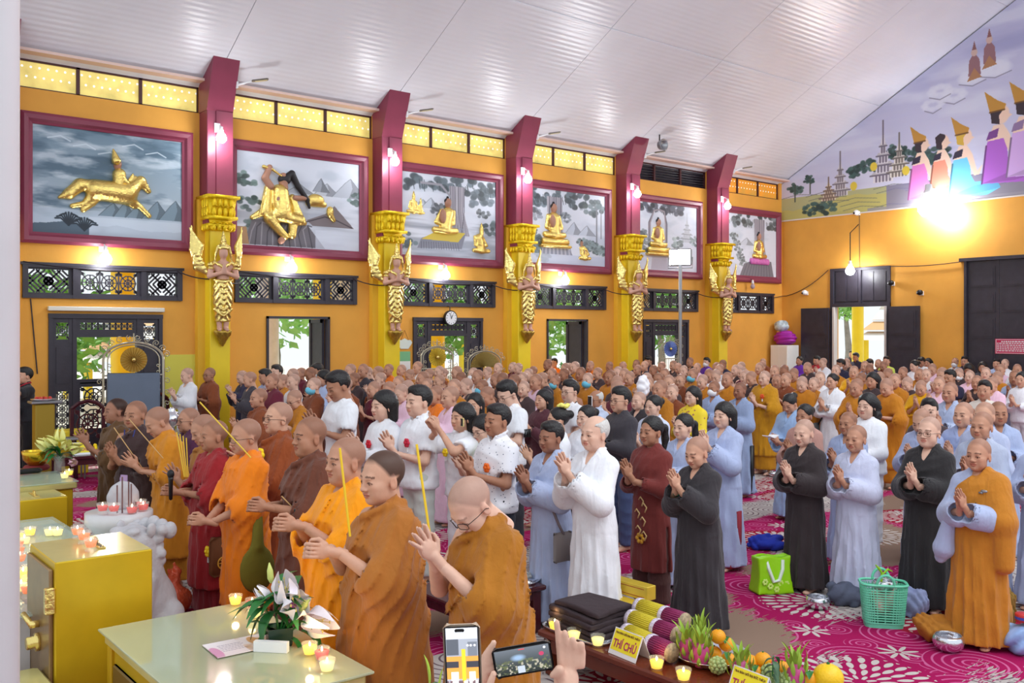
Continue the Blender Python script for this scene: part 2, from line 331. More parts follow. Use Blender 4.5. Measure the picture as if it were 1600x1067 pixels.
# ------------------------------------------------------------------ fretwork
def fret(mb, u0, u1, v0, v1, kind, M, d=.03):
    """pierced panel between u0..u1, v0..v1 : bars of a few mm to cm, real holes between"""
    w, h = u1-u0, v1-v0; t = .012
    def bar(a, b, tw=t):
        a, b = Vector(a), Vector(b); e = (b-a)
        if e.length < 1e-6: return
        n = Vector((-e.y, e.x)).normalized()*tw
        mb.prism([(a+n)[:], (a-n)[:], (b-n)[:], (b+n)[:]], d, M)
    def ringp(cx, cy, r0, r1, n=10):
        p = [(math.cos(2*PI*k/n), math.sin(2*PI*k/n)) for k in range(n)]
        for k in range(n):
            a, b = p[k], p[(k+1) % n]
            mb.prism([(cx+a[0]*r0, cy+a[1]*r0), (cx+a[0]*r1, cy+a[1]*r1), (cx+b[0]*r1, cy+b[1]*r1), (cx+b[0]*r0, cy+b[1]*r0)], d, M)
    def disc(cx, cy, r, n=8): mb.prism([(cx+r*math.cos(2*PI*k/n), cy+r*math.sin(2*PI*k/n)) for k in range(n)], d, M)
    cx, cy = (u0+u1)/2, (v0+v1)/2
    if kind == 'key':
        s = .085; disc(cx, cy, min(w, h)*.22); k = 0
        def clip(a, b):
            n = 40; pts = [(a[0]+(b[0]-a[0])*i/n, a[1]+(b[1]-a[1])*i/n) for i in range(n+1)]
            ins = [p for p in pts if u0 <= p[0] <= u1 and v0 <= p[1] <= v1]
            if len(ins) > 1: bar(ins[0], ins[-1], .016)
        for i in range(-12, 13):
            q = i*s*1.0
            for sx in (1, -1):
                # diagonals kept to opposite quarters so that they break up like a key pattern
                a = (cx+sx*(q-1), cy-1); b = (cx+sx*(q+1), cy+1); n = 40; seg = []
                for j in range(n*2+1):
                    pu, pv = a[0]+(b[0]-a[0])*j/(2*n), a[1]+(b[1]-a[1])*j/(2*n)
                    ok = u0 < pu < u1 and v0 < pv < v1 and ((pu-cx)*(pv-cy)*sx < .0006 if (i % 3) else True)
                    if ok: seg.append((pu, pv))
                    elif len(seg) > 1: bar(seg[0], seg[-1], .015); seg = []
                    else: seg = []
                if len(seg) > 1: bar(seg[0], seg[-1], .015)
    else:
        m_ = 1 if h > w else max(1, round(h/.42))
        if h > w:
            n = max(1, round(h/w/1.0)); st = h/n; G_ = lambda i: (cx, v0+st*(i+.5), w, st)
        else:
            n = max(1, round(w/min(h, .42)/.9)); st = w/n; G_ = lambda i: (u0+st*(i % n+.5), cy if m_ == 1 else v0+h/m_*(i//n+.5), st, h/m_)
        for i in range(n*m_):
            c, cy, st_, hh = G_(i); R = min(st_, hh)*.42; q_ = min(1, R/.16)
            ringp(c, cy, R-.012*q_, R+.012*q_); ringp(c, cy, R*.5-.01*q_, R*.5+.012*q_); disc(c, cy, R*.2)
            for k in range(8): a = k*PI/4; bar((c+math.cos(a)*R*.2, cy+math.sin(a)*R*.2), (c+math.cos(a)*R, cy+math.sin(a)*R), .009*q_)
            for sx in (-1, 1):
                for sy in (-1, 1): disc(c+sx*st_*.4, cy+sy*hh*.38, min(st_, hh)*.1, 6); bar((c+sx*R*.7, cy+sy*R*.7), (c+sx*st_*.5, cy+sy*hh*.5), .01*q_)
        for i in range(1, n):
            if h > w: bar((u0, v0+st*i), (u1, v0+st*i), .01)
            else: bar((u0+st*i, v0), (u0+st*i, v1), .012)
SIDE = lambda x, y, z: Matrix(((1, 0, 0, x), (0, 0, 1, y), (0, 1, 0, z), (0, 0, 0, 1)))     # (u,v,w) -> (x+u, y+w, z+v)
wn = 6
for a, b in LAT:
    wn += 1; r = struct(empty('window_%d' % wn, (a, YW, 2.93))); w_, h_ = b-a, .61
    fr = MB(); cuts = [0, w_*.31, w_*.74, w_]
    fr.box(0, w_, -.05, .1, 0, .07).box(0, w_, -.055, .1, h_-.07, h_)
    for c in cuts: x = min(max(c, .045), w_-.045); fr.box(x-.045, x+.045, -.06, .1, 0, h_)
    fr.box(-.03, w_+.03, -.07, -.02, h_-.03, h_+.02)
    fr.build('window_frame', M_dark, r)
    for k in range(3):
        u0, u1 = cuts[k]+.1, cuts[k+1]-.1; f2 = MB()
        f2.box(u0-.08, u1+.08, .0, .06, .06, .10).box(u0-.08, u1+.08, .0, .06, h_-.10, h_-.06).box(u0-.08, u0, .002, .06, .10, h_-.10).box(u1, u1+.08, .002, .06, .10, h_-.10)
        fret(f2, u0, u1, .1, h_-.1, 'ring' if k == 1 else 'key', SIDE(0, .02, 0)); f2.build('fretwork', M_dark, r)
# windows and carved doors of the side wall
def solid_panel(mb, x0, x1, z0, z1, y0, y1): mb.box(x0, x1, y0, y1, z0, z1); mb.box(x0+.06, x1-.06, y0-.012, y0, z0+.06, z1-.06)
for di, (a, b, z0, z1) in enumerate(DOORS):
    w_ = b-a
    if di in (1, 3):
        wn += 1; r = struct(empty('window_%d' % wn, (a, YW, z0)))
        fr = MB().box(0, .05, -.03, .12, 0, z1-z0).box(w_-.05, w_, -.03, .12, 0, z1-z0).box(0, w_, -.03, .12, z1-z0-.05, z1-z0).box(0, w_, -.05, .25, -.05, .0)
        fr.build('window_frame', M_dark, r)
        MB().box(w_-.10, w_-.06, .12, .72, 0, z1-z0-.05).box(w_-.12, w_-.10, .12, .72, 0, .08).box(w_-.12, w_-.10, .12, .72, z1-z0-.13, z1-z0-.05).box(w_-.12, w_-.10, .12, .2, 0, z1-z0-.05).box(w_-.12, w_-.10, .64, .72, 0, z1-z0-.05).build('shutter', M_dark, r)
        continue
    r = struct(empty('door_%d' % (1 if di == 0 else di//2+1), (a, YW, 0)))
    fr = MB().box(0, .07, -.04, .12, 0, z1-.08).box(w_-.07, w_, -.04, .12, 0, z1-.08).box(-.005, w_+.005, -.045, .12, z1-.08, z1+.004).box(.4, .47, -.02, .1, 0, z1-.08).box(w_-.47, w_-.4, -.02, .1, 0, z1-.08)
    fr.box(.47, w_-.47, -.025, .1, 2.24, 2.30); fr.build('door_frame', M_dark, r)
    def carved(name, x0, x1, za, zb, kind='ring'):
        q = MB().box(x0+.06, x1-.06, 0, .05, za, za+.08).box(x0+.06, x1-.06, 0, .05, zb-.08, zb).box(x0, x0+.06, -.004, .052, za, zb).box(x1-.06, x1, -.004, .052, za, zb)
        fret(q, x0+.06, x1-.06, za+.08, zb-.08, kind, SIDE(0, .01, 0)); q.build(name, M_dark, r)
    carved('transom', .47, w_-.47, 2.30, z1-.08)
    for x0, x1 in ((.07, .4), (w_-.4, w_-.07)):
        carved('fretwork', x0, x1, 2.12, z1-.08); q = MB(); solid_panel(q, x0, x1, 1.35, 2.12, 0, .05); solid_panel(q, x0, x1, 0, .35, 0, .05); q.build('side_panel', M_dark, r)
        carved('fretwork', x0, x1, .35, 1.35)
    if di == 0:
        q = MB().box(.47, w_-.47, 0, .05, 1.4, 1.48); q.build('lower_rail', M_dark, r); carved('fretwork', .47, w_-.47, .5, 1.42); q = MB(); solid_panel(q, .47, w_-.47, 0, .5, 0, .05); q.build('lower_panel', M_dark, r)
    if di == 4 or di == 2:
        MB().box(.47, .51, -.0, .5, 0, 2.24).build('door_leaf', M_dark, r)
# end wall doors
r = struct(empty('door_4', (XE, 14.36, 0)))
fr = MB().box(-.058, .2, -.1, .0, 0, 4.2).box(-.058, .2, 1.76, 1.86, 0, 4.2).box(-.06, .2, -.1, 1.86, 4.2, 4.28).box(-.06, .2, -.1, 1.86, 3.1, 3.2).box(-.04, .2, .84, .92, 3.2, 4.2)
fr.build('door_frame', M_dark, r)
for k in range(2):
    y0 = k*.9; q = MB().box(.02, .08, y0+.02, y0+.84, 3.2, 4.2)
    for j in range(2): q.box(-.0, .02, y0+.06+j*.4, y0+.40+j*.4, 3.27, 4.13)
    q.build('transom_panel', M_dark, r)
for y0, y1 in ((-1.03, -.1), (1.86, 2.84)):
    q = MB().box(-.14, -.08, y0, y1, .02, 3.08)
    for za, zb in ((.15, .8), (.95, 1.7), (1.85, 2.15), (2.25, 2.95)):
        q.box(-.155, -.14, y0+.1, y1-.1, za, zb).box(-.165, -.155, y0+.16, y1-.16, za+.06, zb-.06)
    q.box(-.18, -.155, (y0+y1)/2+.3, (y0+y1)/2+.33, 1.5, 1.62)
    o = q.build('door_leaf', M_dark, r)
MB().box(-.10, .1, .0, .06, 0, 3.1).box(-.10, .1, 1.7, 1.76, 0, 3.1).build('door_jamb', mat('pale_jamb', S(196, 188, 182), .6), r)
r = struct(empty('door_5', (XE, 8.6, 0)))
MB().box(-.08, .15, 3.43, 3.5, 0, 4.3).box(-.08, .15, 0, .1, 0, 4.3).box(-.12, .15, -.1, 3.62, 4.27, 4.36).build('door_frame', M_dark, r)
for k in range(4):
    y1 = 3.43-k*.84; y0 = y1-.83; q = MB().box(0, .06, y0, y1, 0, 4.27)
    for j in range(6):
        za = .1+j*.69
        q.box(-.014, 0, y0+.10, y1-.10, za, za+.55).box(-.024, -.014, y0+.15, y1-.15, za+.05, za+.5)
    q.build('door_leaf', M_dark, r)
# pale patch of paint and white conduit beside the left door
MB().box(6.08, 6.72, YW-.012, YW, 0, 1.9).build('trim_2', mat('pale_green_paint', S(214, 206, 84), .7)).__setitem__('kind', 'structure')
# ================================================================== soft shapes: signed distances blended on a grid, then meshed into one skin
class Vol:
    def __init__(s, lo, hi, h):
        s.lo = np.array(lo, float); s.h = h; s.n = np.maximum(np.ceil((np.array(hi, float)-s.lo)/h).astype(int)+1, 2)
        s.F = np.full(tuple(s.n), .5, np.float32); s.ax = [(s.lo[i]+h*np.arange(s.n[i])).astype(np.float32) for i in range(3)]
    def win(s, lo, hi):
        a = np.clip(np.floor((np.array(lo)-s.lo)/s.h).astype(int), 0, s.n); b = np.clip(np.ceil((np.array(hi)-s.lo)/s.h).astype(int)+1, 0, s.n)
        return tuple(slice(x, y) for x, y in zip(a, b))
    def put(s, fn, lo, hi, k=.01, op='u'):
        m = k+2.5*s.h; w = s.win(np.array(lo)-m, np.array(hi)+m)
        if any(q.stop <= q.start for q in w): return s
        x, y, z = s.ax[0][w[0]][:, None, None], s.ax[1][w[1]][None, :, None], s.ax[2][w[2]][None, None, :]
        d = fn(x, y, z); a = s.F[w]; k = max(k, 1e-5)
        if op == 'u': t = np.maximum(k-np.abs(a-d), 0)/k; s.F[w] = np.minimum(a, d)-t*t*k*.25
        elif op == 's': t = np.maximum(k-np.abs(a+d), 0)/k; s.F[w] = np.maximum(a, -d)+t*t*k*.25
        elif op == 'i': s.F[w] = np.maximum(a, d)
        elif op == 'add': s.F[w] = a+d
        return s
    def cap(s, a, b, ra, rb=None, k=.01, op='u'):
        a, b = np.array(a, float), np.array(b, float); rb = ra if rb is None else rb; e = b-a; ee = max(float(e @ e), 1e-9)
        def fn(x, y, z):
            px, py, pz = x-a[0], y-a[1], z-a[2]; t = np.clip((px*e[0]+py*e[1]+pz*e[2])/ee, 0, 1)
            return np.sqrt((px-e[0]*t)**2+(py-e[1]*t)**2+(pz-e[2]*t)**2)-(ra+(rb-ra)*t)
        r = max(ra, rb); return s.put(fn, np.minimum(a, b)-r, np.maximum(a, b)+r, k, op)
    def path(s, pts, rs, k=.01, op='u'):
        rs = rs if hasattr(rs, '__len__') else [rs]*len(pts)
        for i in range(len(pts)-1): s.cap(pts[i], pts[i+1], rs[i], rs[i+1], k, op)
        return s
    def ell(s, c, r, k=.01, op='u', R=None):
        c = np.array(c, float); r = np.array(r, float); R_ = None if R is None else np.array(R, float)
        def fn(x, y, z):
            px, py, pz = x-c[0], y-c[1], z-c[2]
            if R_ is not None: px, py, pz = (R_[0][i]*px+R_[1][i]*py+R_[2][i]*pz for i in range(3))
            k0 = np.sqrt((px/r[0])**2+(py/r[1])**2+(pz/r[2])**2); k1 = np.sqrt((px/r[0]**2)**2+(py/r[1]**2)**2+(pz/r[2]**2)**2)+1e-6
            return k0*(k0-1)/k1
        q = r if R is None else np.full(3, r.max()); return s.put(fn, c-q, c+q, k, op)
    def loft(s, z, cx, a, b, cy=None, k=.02, op='u', fold=None):
        z = np.array(z, float); cy = np.zeros(len(z)) if cy is None else np.array(cy)
        def fn(x, y, zz):
            q = zz.ravel(); A, B, C, D = (np.interp(q, z, t).astype(np.float32)[None, None, :] for t in (a, b, cx, cy))
            px, py = x-C, y-D; k0 = np.sqrt((px/A)**2+(py/B)**2); k1 = np.sqrt((px/A**2)**2+(py/B**2)**2)+1e-5
            d = k0*(k0-1)/k1; d = np.where(k0 < .25, -np.minimum(A, B)*.7, d)
            if fold is not None: d = d-fold(px, py, zz)
            return np.maximum(d, np.maximum(zz-z[-1], z[0]-zz))
        m = .03; return s.put(fn, (min(np.array(cx)-a)-m, min(cy-np.array(b))-m, z[0]), (max(np.array(cx)+a)+m, max(cy+np.array(b))+m, z[-1]), k, op)
    def half(s, n, d, k=.002):    # cut away n.p > d
        return s.put(lambda x, y, z: -(n[0]*x+n[1]*y+n[2]*z-d) + 0*x, s.lo, s.lo+s.h*s.n, k, 's')
    def skin(s):
        F = s.F; nx, ny, nz = F.shape; sg = F < 0
        c = np.zeros((nx-1, ny-1, nz-1), np.uint8)
        for i in (0, 1):
            for j in (0, 1):
                for l in (0, 1): c += sg[i:nx-1+i, j:ny-1+j, l:nz-1+l]
        act = (c > 0) & (c < 8); I, J, K = np.nonzero(act); n = len(I)
        if n == 0: return np.zeros((0, 3)), np.zeros((0, 4), int)
        idx = np.full(act.shape, -1, np.int64); idx[I, J, K] = np.arange(n)
        P = np.zeros((n, 3)); Wt = np.zeros(n); O = [(i, j, l) for i in (0, 1) for j in (0, 1) for l in (0, 1)]
        V = {o: F[I+o[0], J+o[1], K+o[2]] for o in O}
        for o in O:
            for axn in range(3):
                if o[axn]: continue
                q = list(o); q[axn] = 1; f0, f1 = V[o], V[tuple(q)]; m = (f0 < 0) != (f1 < 0)
                t = np.where(m, f0/np.where(f0 == f1, 1, f0-f1), 0)
                for d in range(3): P[:, d] += np.where(m, o[d]+(t if d == axn else 0), 0)
                Wt += m
        P = s.lo+(np.stack([I, J, K], 1)+P/Wt[:, None])*s.h
        Q = []
        for axn in range(3):
            a, b = [(1, 2), (2, 0), (0, 1)][axn]; s0 = [slice(None)]*3; s1 = [slice(None)]*3
            s0[axn] = slice(0, -1); s1[axn] = slice(1, None)
            for t in (a, b): s0[t] = slice(1, F.shape[t]-1); s1[t] = slice(1, F.shape[t]-1)
            A, B = sg[tuple(s0)], sg[tuple(s1)]; ch = A != B; E = np.argwhere(ch)
            if not len(E): continue
            up = A[ch]; base = E.copy(); base[:, a] += 1; base[:, b] += 1
            def ci(da, db): e = base.copy(); e[:, a] -= da; e[:, b] -= db; return idx[e[:, 0], e[:, 1], e[:, 2]]
            q = np.stack([ci(1, 1), ci(0, 1), ci(0, 0), ci(1, 0)], 1); q[~up] = q[~up][:, ::-1]; Q.append(q)
        return P, np.concatenate(Q)
def mesh_np(name, V, Q, m, col=None, smooth=True):
    me = bpy.data.meshes.new(name); n, k = len(V), len(Q)
    me.vertices.add(n); me.vertices.foreach_set('co', np.asarray(V, np.float32).ravel())
    me.loops.add(k*4); me.loops.foreach_set('vertex_index', np.asarray(Q, np.int32).ravel())
    me.polygons.add(k); me.polygons.foreach_set('loop_start', np.arange(0, k*4, 4, dtype=np.int32)); me.polygons.foreach_set('loop_total', np.full(k, 4, np.int32))
    if smooth: me.polygons.foreach_set('use_smooth', np.ones(k, bool))
    me.update(calc_edges=True)
    if col is not None:
        a = me.attributes.new('Col', 'FLOAT_COLOR', 'POINT'); c = np.ones((n, 4), np.float32); c[:, :3] = col; a.data.foreach_set('color', c.ravel())
    if m: me.materials.append(m)
    return me
def joinvq(parts):
    V, Q, C, n = [], [], [], 0
    for v, q, c in parts: V.append(v); Q.append(q+n); C.append(c if c is not None else np.ones((len(v), 3))); n += len(v)
    return np.concatenate(V), np.concatenate(Q), np.concatenate(C)
# ================================================================== pictures painted by the script
class Paint:
    def __init__(s, w, h, c0, c1):
        s.w, s.h = w, h; t = np.linspace(0, 1, h)[:, None, None]; s.a = np.array(c0)[None, None]*(1-t)+np.array(c1)[None, None]*t; s.a = np.repeat(s.a, w, 1)/255.
        s.X, s.Y = np.meshgrid((np.arange(w)+.5)/w, (np.arange(h)+.5)/h)
    def noise(s, fx, fy, oct=4, seed=1):
        r = np.random.default_rng(seed); out = 0; amp = 1
        for o in range(oct):
            gx, gy = int(fx*2**o)+2, int(fy*2**o)+2; g = r.random((gy, gx)); x = s.X*(gx-1.001); y = s.Y*(gy-1.001); i, j = x.astype(int), y.astype(int); u, v = x-i, y-j; u = u*u*(3-2*u); v = v*v*(3-2*v)
            out = out+amp*((g[j, i]*(1-u)+g[j, i+1]*u)*(1-v)+(g[j+1, i]*(1-u)+g[j+1, i+1]*u)*v); amp *= .5
        return out/(2-2**(1-oct))
    def lay(s, m, c, a=1.): m = np.clip(m, 0, 1)[..., None]*a; s.a = s.a*(1-m)+np.array(c)/255.*m; return s
    def poly(s, pts, c, a=1.):
        ins = np.zeros((s.h, s.w), bool); n = len(pts)
        for i in range(n):
            (x0, y0), (x1, y1) = pts[i], pts[(i+1) % n]
            if y0 == y1: continue
            t = (s.Y-y0)/(y1-y0); ins ^= (((y0 <= s.Y) != (y1 <= s.Y)) & (s.X < x0+t*(x1-x0)))
        return s.lay(ins, c, a)
    def ell(s, x, y, rx, ry, c, a=1., soft=.25): return s.lay((1-((s.X-x)/rx)**2-((s.Y-y)/ry)**2)/soft, c, a)
    def line(s, pts, r, c, a=1.):
        asp = s.h/s.w; d = np.full((s.h, s.w), 9.)
        for (x0, y0), (x1, y1) in zip(pts, pts[1:]):
            ex, ey = x1-x0, (y1-y0)*asp; t = np.clip(((s.X-x0)*ex+(s.Y-y0)*asp*ey)/(ex*ex+ey*ey+1e-9), 0, 1); d = np.minimum(d, np.hypot(s.X-x0-ex*t, (s.Y-y0)*asp-ey*t))
        return s.lay((r-d)/r*2, c, a)
    def tree(s, x, y, r, c, seed=1, n=22, ry=None):
        g = np.random.default_rng(seed); ry = ry or r*.8; asp = s.w/s.h
        for k in range(n):
            a, q = g.random()*6.28, math.sqrt(g.random()); sh = .65+.6*g.random()
            s.ell(x+math.cos(a)*q*r, y+math.sin(a)*q*ry*asp*.8, r*.3, r*.22*asp, [min(255, v*sh) for v in c], .85, .5)
        return s
    def hill(s, y, amp, f, c, seed, a=1.):
        e = y-amp*s.noise(f, 1, 4, seed)[0][None, :]; return s.lay((s.Y > e)*1., c, a)
    def peaks(s, y, pts, c, seed=3):
        for x, h, w in pts:
            s.poly([(x-w, y), (x-w*.3, y-h*.75), (x, y-h), (x+w*.35, y-h*.6), (x+w, y)], c)
            s.poly([(x, y-h), (x+w*.1, y-h*.5), (x-w*.1, y), (x+w, y), (x+w*.35, y-h*.6)], [v*.78 for v in c]).line([(x-w, y), (x-w*.3, y-h*.75), (x, y-h), (x+w*.35, y-h*.6), (x+w, y)], .003, [v*.6 for v in c], .7)
        return s
    def temple(s, x, y, w, h, c, d):
        for k in range(4):
            ww = w*(1-k*.24); y0 = y-h*k*.2; s.poly([(x-ww*.42, y0), (x-ww*.42, y0-h*.2), (x+ww*.42, y0-h*.2), (x+ww*.42, y0)], c)
            for j in range(5-k): xx = x-ww*.36+ww*.72*(j+.5)/(5-k); s.line([(xx, y0-h*.03), (xx, y0-h*.14)], .004, d, .9)
            s.poly([(x-ww*.55, y0-h*.16), (x-ww*.4, y0-h*.23), (x+ww*.4, y0-h*.23), (x+ww*.55, y0-h*.16)], [v*.86 for v in c]).line([(x-ww*.55, y0-h*.16), (x+ww*.55, y0-h*.16)], .003, d)
        return s.poly([(x-w*.1, y-h*.8), (x, y-h*1.15), (x+w*.1, y-h*.8)], c).line([(x, y-h*.8), (x, y-h*1.3)], .003, d)
def canopy(p, x0, x1, y, seed, c=(92, 104, 112)):
    g = np.random.default_rng(seed)
    for k in range(46):
        x = x0+(x1-x0)*g.random(); yy = y*g.random()**.8; sh = .6+.7*g.random(); p.ell(x, yy, .035+.02*g.random(), .045, [min(255, v*sh) for v in c], .9, .5)
    for k in range(60): x = x0+(x1-x0)*g.random(); yy = y*(.6+.5*g.random()); p.line([(x, yy-.05), (x+.006, yy)], .005, [v*.7 for v in c], .8)
def trunk(p, x, w, y0, y1, seed):
    g = np.random.default_rng(seed); p.poly([(x-w, y0), (x-w*.8, (y0+y1)/2), (x-w*1.5, y1), (x+w*1.6, y1), (x+w*.8, (y0+y1)/2), (x+w, y0)], (150, 146, 156))
    for k in range(14): u = x+w*(2*g.random()-1); p.line([(u, y0), (u+.01*(g.random()-.5), (y0+y1)/2), (u+w*(g.random()-.5), y1)], .0035, (88, 86, 98) if k % 2 else (200, 198, 206), .7)
def scene_paint(i):
    if i == 0:
        p = Paint(300, 220, (108, 134, 152), (196, 208, 220)); n = p.noise(3, 9, 5, 4); p.lay((n-.5)*5, (66, 92, 112), .75); n = p.noise(4, 12, 5, 9); p.lay((n-.55)*6, (206, 218, 228), .7)
        for k in range(5): p.line([(.1+.16*k, .12+.05*(k % 3)), (.18+.16*k, .09+.05*(k % 3)), (.24+.16*k, .13+.05*(k % 3))], .006, (206, 220, 230), .8)
        p.lay((p.Y > .76)*1., (176, 192, 208), .8).peaks(.80, [(.52, .13, .1), (.6, .15, .08), (.68, .12, .08), (.82, .18, .11), (.95, .2, .12)], (122, 144, 160))
        p.hill(.98, .17, 2, (78, 96, 112), 6); p.lay((p.X > .36)*(p.Y > .82)*1., (196, 208, 222), .85)
        for cx, cy in ((.23, .86), (.33, .9)):
            for k in range(9): a = PI*(k+.5)/9; p.line([(cx, cy+.05), (cx+.05*math.cos(a), cy-.07*math.sin(a)), (cx+.085*math.cos(a), cy-.05*math.sin(a))], .007, (30, 42, 54))
        return p
    p = Paint(280, 210, (208, 214, 226), (214, 218, 230)); n = p.noise(3, 5, 5, 20+i); p.lay((n-.52)*5, (178, 188, 202), .6)
    if i == 1:
        p.peaks(.4, [(.5, .1, .12), (.72, .14, .12), (.92, .22, .16)], (184, 190, 202)).peaks(.36, [(.67, .15, .07)], (150, 156, 168))
        for k in range(3): p.tree(.07+.03*k, .3+.25*k, .09, (92, 112, 108), 40+k)
        p.tree(.98, .4, .08, (110, 130, 128), 50); p.lay((p.Y > .52)*(p.noise(2, 14, 3, 8)-.35)*3, (156, 162, 176), .7)
        p.poly([(.55, .68), (.7, .6), (.78, .5), (.95, .74), (.6, .74)], (122, 112, 116)).line([(.55, .7), (.7, .63), (.8, .66), (.93, .73)], .006, (70, 62, 70))
        p.poly([(.06, .98), (.12, .72), (.3, .68), (.5, .72), (.56, .74), (.7, .98)], (104, 100, 108))
        for k in range(12): p.line([(.1+.045*k, .98), (.12+.04*k, .84-.05*(k % 3)), (.15+.04*k, .75)], .006, (60, 58, 66) if k % 2 else (152, 148, 156), .8)
        p.poly([(0, .98), (0, .8), (.08, .8), (.1, .98)], (168, 132, 96)); p.lay((p.X > .62)*(p.Y > .78)*1., (206, 212, 226), .7)
    elif i == 2:
        p.peaks(.42, [(.22, .1, .1), (.3, .13, .1)], (190, 198, 212)); canopy(p, .05, 1., .2, 3); trunk(p, .57, .085, .12, .72, 4)
        p.line([(.2, .12), (.4, .12), (.5, .25)], .014, (150, 148, 158)).tree(.38, .42, .08, (110, 116, 124), 5).tree(.82, .25, .13, (96, 106, 114), 6).tree(.86, .42, .07, (120, 126, 132), 7)
        p.lay((p.Y > .55)*(p.noise(2, 16, 3, 18)-.3)*3, (140, 146, 160), .75); p.poly([(.16, .9), (.2, .78), (.36, .7), (.66, .7), (.62, .88)], (126, 128, 142)).poly([(.2, .79), (.36, .68), (.66, .68), (.58, .8)], (206, 182, 70))
        for k in range(16): p.line([(.2+.025*k, .82), (.2+.026*k, .9)], .004, (80, 84, 98), .7)
        p.tree(.05, .82, .1, (96, 112, 118), 8).tree(.95, .6, .1, (100, 112, 116), 9)
    elif i == 3:
        canopy(p, .0, .75, .22, 11); trunk(p, .33, .1, .1, .85, 12); p.peaks(.58, [(.58, .17, .12), (.75, .14, .12)], (192, 200, 214)).tree(.08, .36, .09, (130, 136, 146), 13).tree(.47, .36, .07, (130, 138, 146), 14).tree(.85, .2, .13, (104, 118, 122), 15)
        p.line([(.88, .2), (.88, .66)], .012, (128, 130, 138)).line([(.94, .22), (.94, .6)], .008, (128, 130, 138))
        for k in range(6): p.tree(.04+.03*k, .6+.06*k, .09, (104, 120, 126), 20+k).tree(.7+.05*k, .68+.02*k, .08, (126, 142, 146), 30+k)
        p.poly([(.16, .86), (.2, .72), (.48, .72), (.56, .86)], (150, 154, 172))
        for k in range(16): p.line([(.18+.023*k, .74), (.17+.025*k, .86)], .005, (104, 108, 128) if k % 2 else (206, 208, 220), .8)
        p.lay((p.Y > .86)*(p.noise(2, 12, 3, 19)-.1)*3, (188, 196, 216), .8)
    elif i == 4:
        canopy(p, .0, .75, .14, 21, (84, 88, 100))
        for r in (.0, .02): p.line([(.22+r, .75), (.22+r, .3), (.3, .12), (.38, .1), (.46, .12), (.5-r, .3), (.5-r, .75)], .012, (150, 142, 150) if r else (96, 92, 104))
        for k in range(3): p.tree(.08+.05*k, .45+.1*k, .09, (120, 128, 132), 60+k)
        p.temple(.83, .55, .22, .34, (200, 204, 212), (140, 148, 156)).tree(.66, .56, .1, (150, 164, 166), 70).tree(.95, .52, .08, (150, 164, 166), 71)
        p.poly([(.18, .78), (.22, .7), (.52, .7), (.55, .78)], (206, 170, 200)); p.lay((p.Y > .78)*1., (214, 216, 228), .7); p.poly([(.25, .98), (.27, .8), (.5, .8), (.52, .98)], (186, 182, 196))
    else:
        canopy(p, .0, 1., .2, 31, (104, 112, 116)); trunk(p, .68, .1, .06, .8, 32); p.peaks(.5, [(.45, .12, .14)], (194, 200, 212))
        for k in range(5): p.tree(.22+.04*k, .38+.1*k, .07, (132, 142, 146), 80+k)
        p.poly([(.32, 1), (.4, .8), (.55, .74), (.9, .74), (.95, 1)], (116, 114, 124))
        for k in range(10): p.line([(.38+.055*k, .99), (.45+.045*k, .8)], .006, (74, 72, 84), .7)
        for k in range(9): x = .52+.038*k; p.ell(x, .74, .024, .05, (204, 138, 190), 1., .6)
    return p
# ------------------------------------------------------------------ framed reliefs
PICX = [(3.58, 6.59), (7.29, 10.47), (11.17, 14.26), (14.91, 18.0), (18.77, 21.79), (22.55, 25.70)]
WHAT = ['gilded horse and rider on a stormy blue sky', 'gilded seated figure holding up a long black lock of hair', 'gilded figure seated on a slab and another kneeling before a tree',
        'gilded figure seated under a tree and a kneeling one lower right', 'gilded figure seated in a painted arch with a pale tower', 'gilded figure on a pink lotus beside a grey tree trunk']
MSK = mat('relief_skin', S(170, 124, 102), .5); MHAIR = mat('relief_black', S(34, 30, 34), .5); MREL = mat('relief_gold', S(238, 208, 120), .24, metal=.85, noise=.12, nscale=14, bump=.6, bscale=30)
def relief(fn, lo, hi, name, m, par, h=.022):
    v = Vol((lo[0], -.42, lo[1]), (hi[0], .05, hi[1]), h); fn(v); P, Q = v.skin()
    o = link(name, mesh_np(name, P, Q, m), par); return o
def seated(v, x, z, s=1., lean=0.):          # crossed legs, torso, arms folded in the lap
    c = lambda a, b, d=-.02: (x+a*s, d*s, z+b*s)
    v.ell(c(0, .10), (.36*s, .10*s, .09*s), .03).cap(c(-.3, .1, -.05), c(.05, .07, -.12), .075*s, .06*s, .03).cap(c(.3, .1, -.05), c(-.05, .06, -.12), .075*s, .06*s, .03)
    v.cap(c(0, .15), c(lean, .5), .14*s, .16*s, .05).cap(c(-.17+lean, .55), c(-.25, .28), .06*s, .05*s, .03).cap(c(-.25, .28), c(-.03, .2, -.1), .05*s, .04*s, .02).cap(c(.17+lean, .55), c(.25, .28), .06*s, .05*s, .03).cap(c(.25, .28), c(.03, .2, -.1), .05*s, .04*s, .02)
    for k in range(6): v.cap(c(-.12+.05*k, .5), c(-.2+.07*k, .18, -.1), .018*s, .012*s, .01)
def head_rel(v, x, z, s=1.): v.cap((x, -.03*s, z-.1*s), (x, -.03*s, z), .045*s, .05*s, .02).ell((x, -.04*s, z+.06*s), (.075*s, .07*s, .1*s), .02)
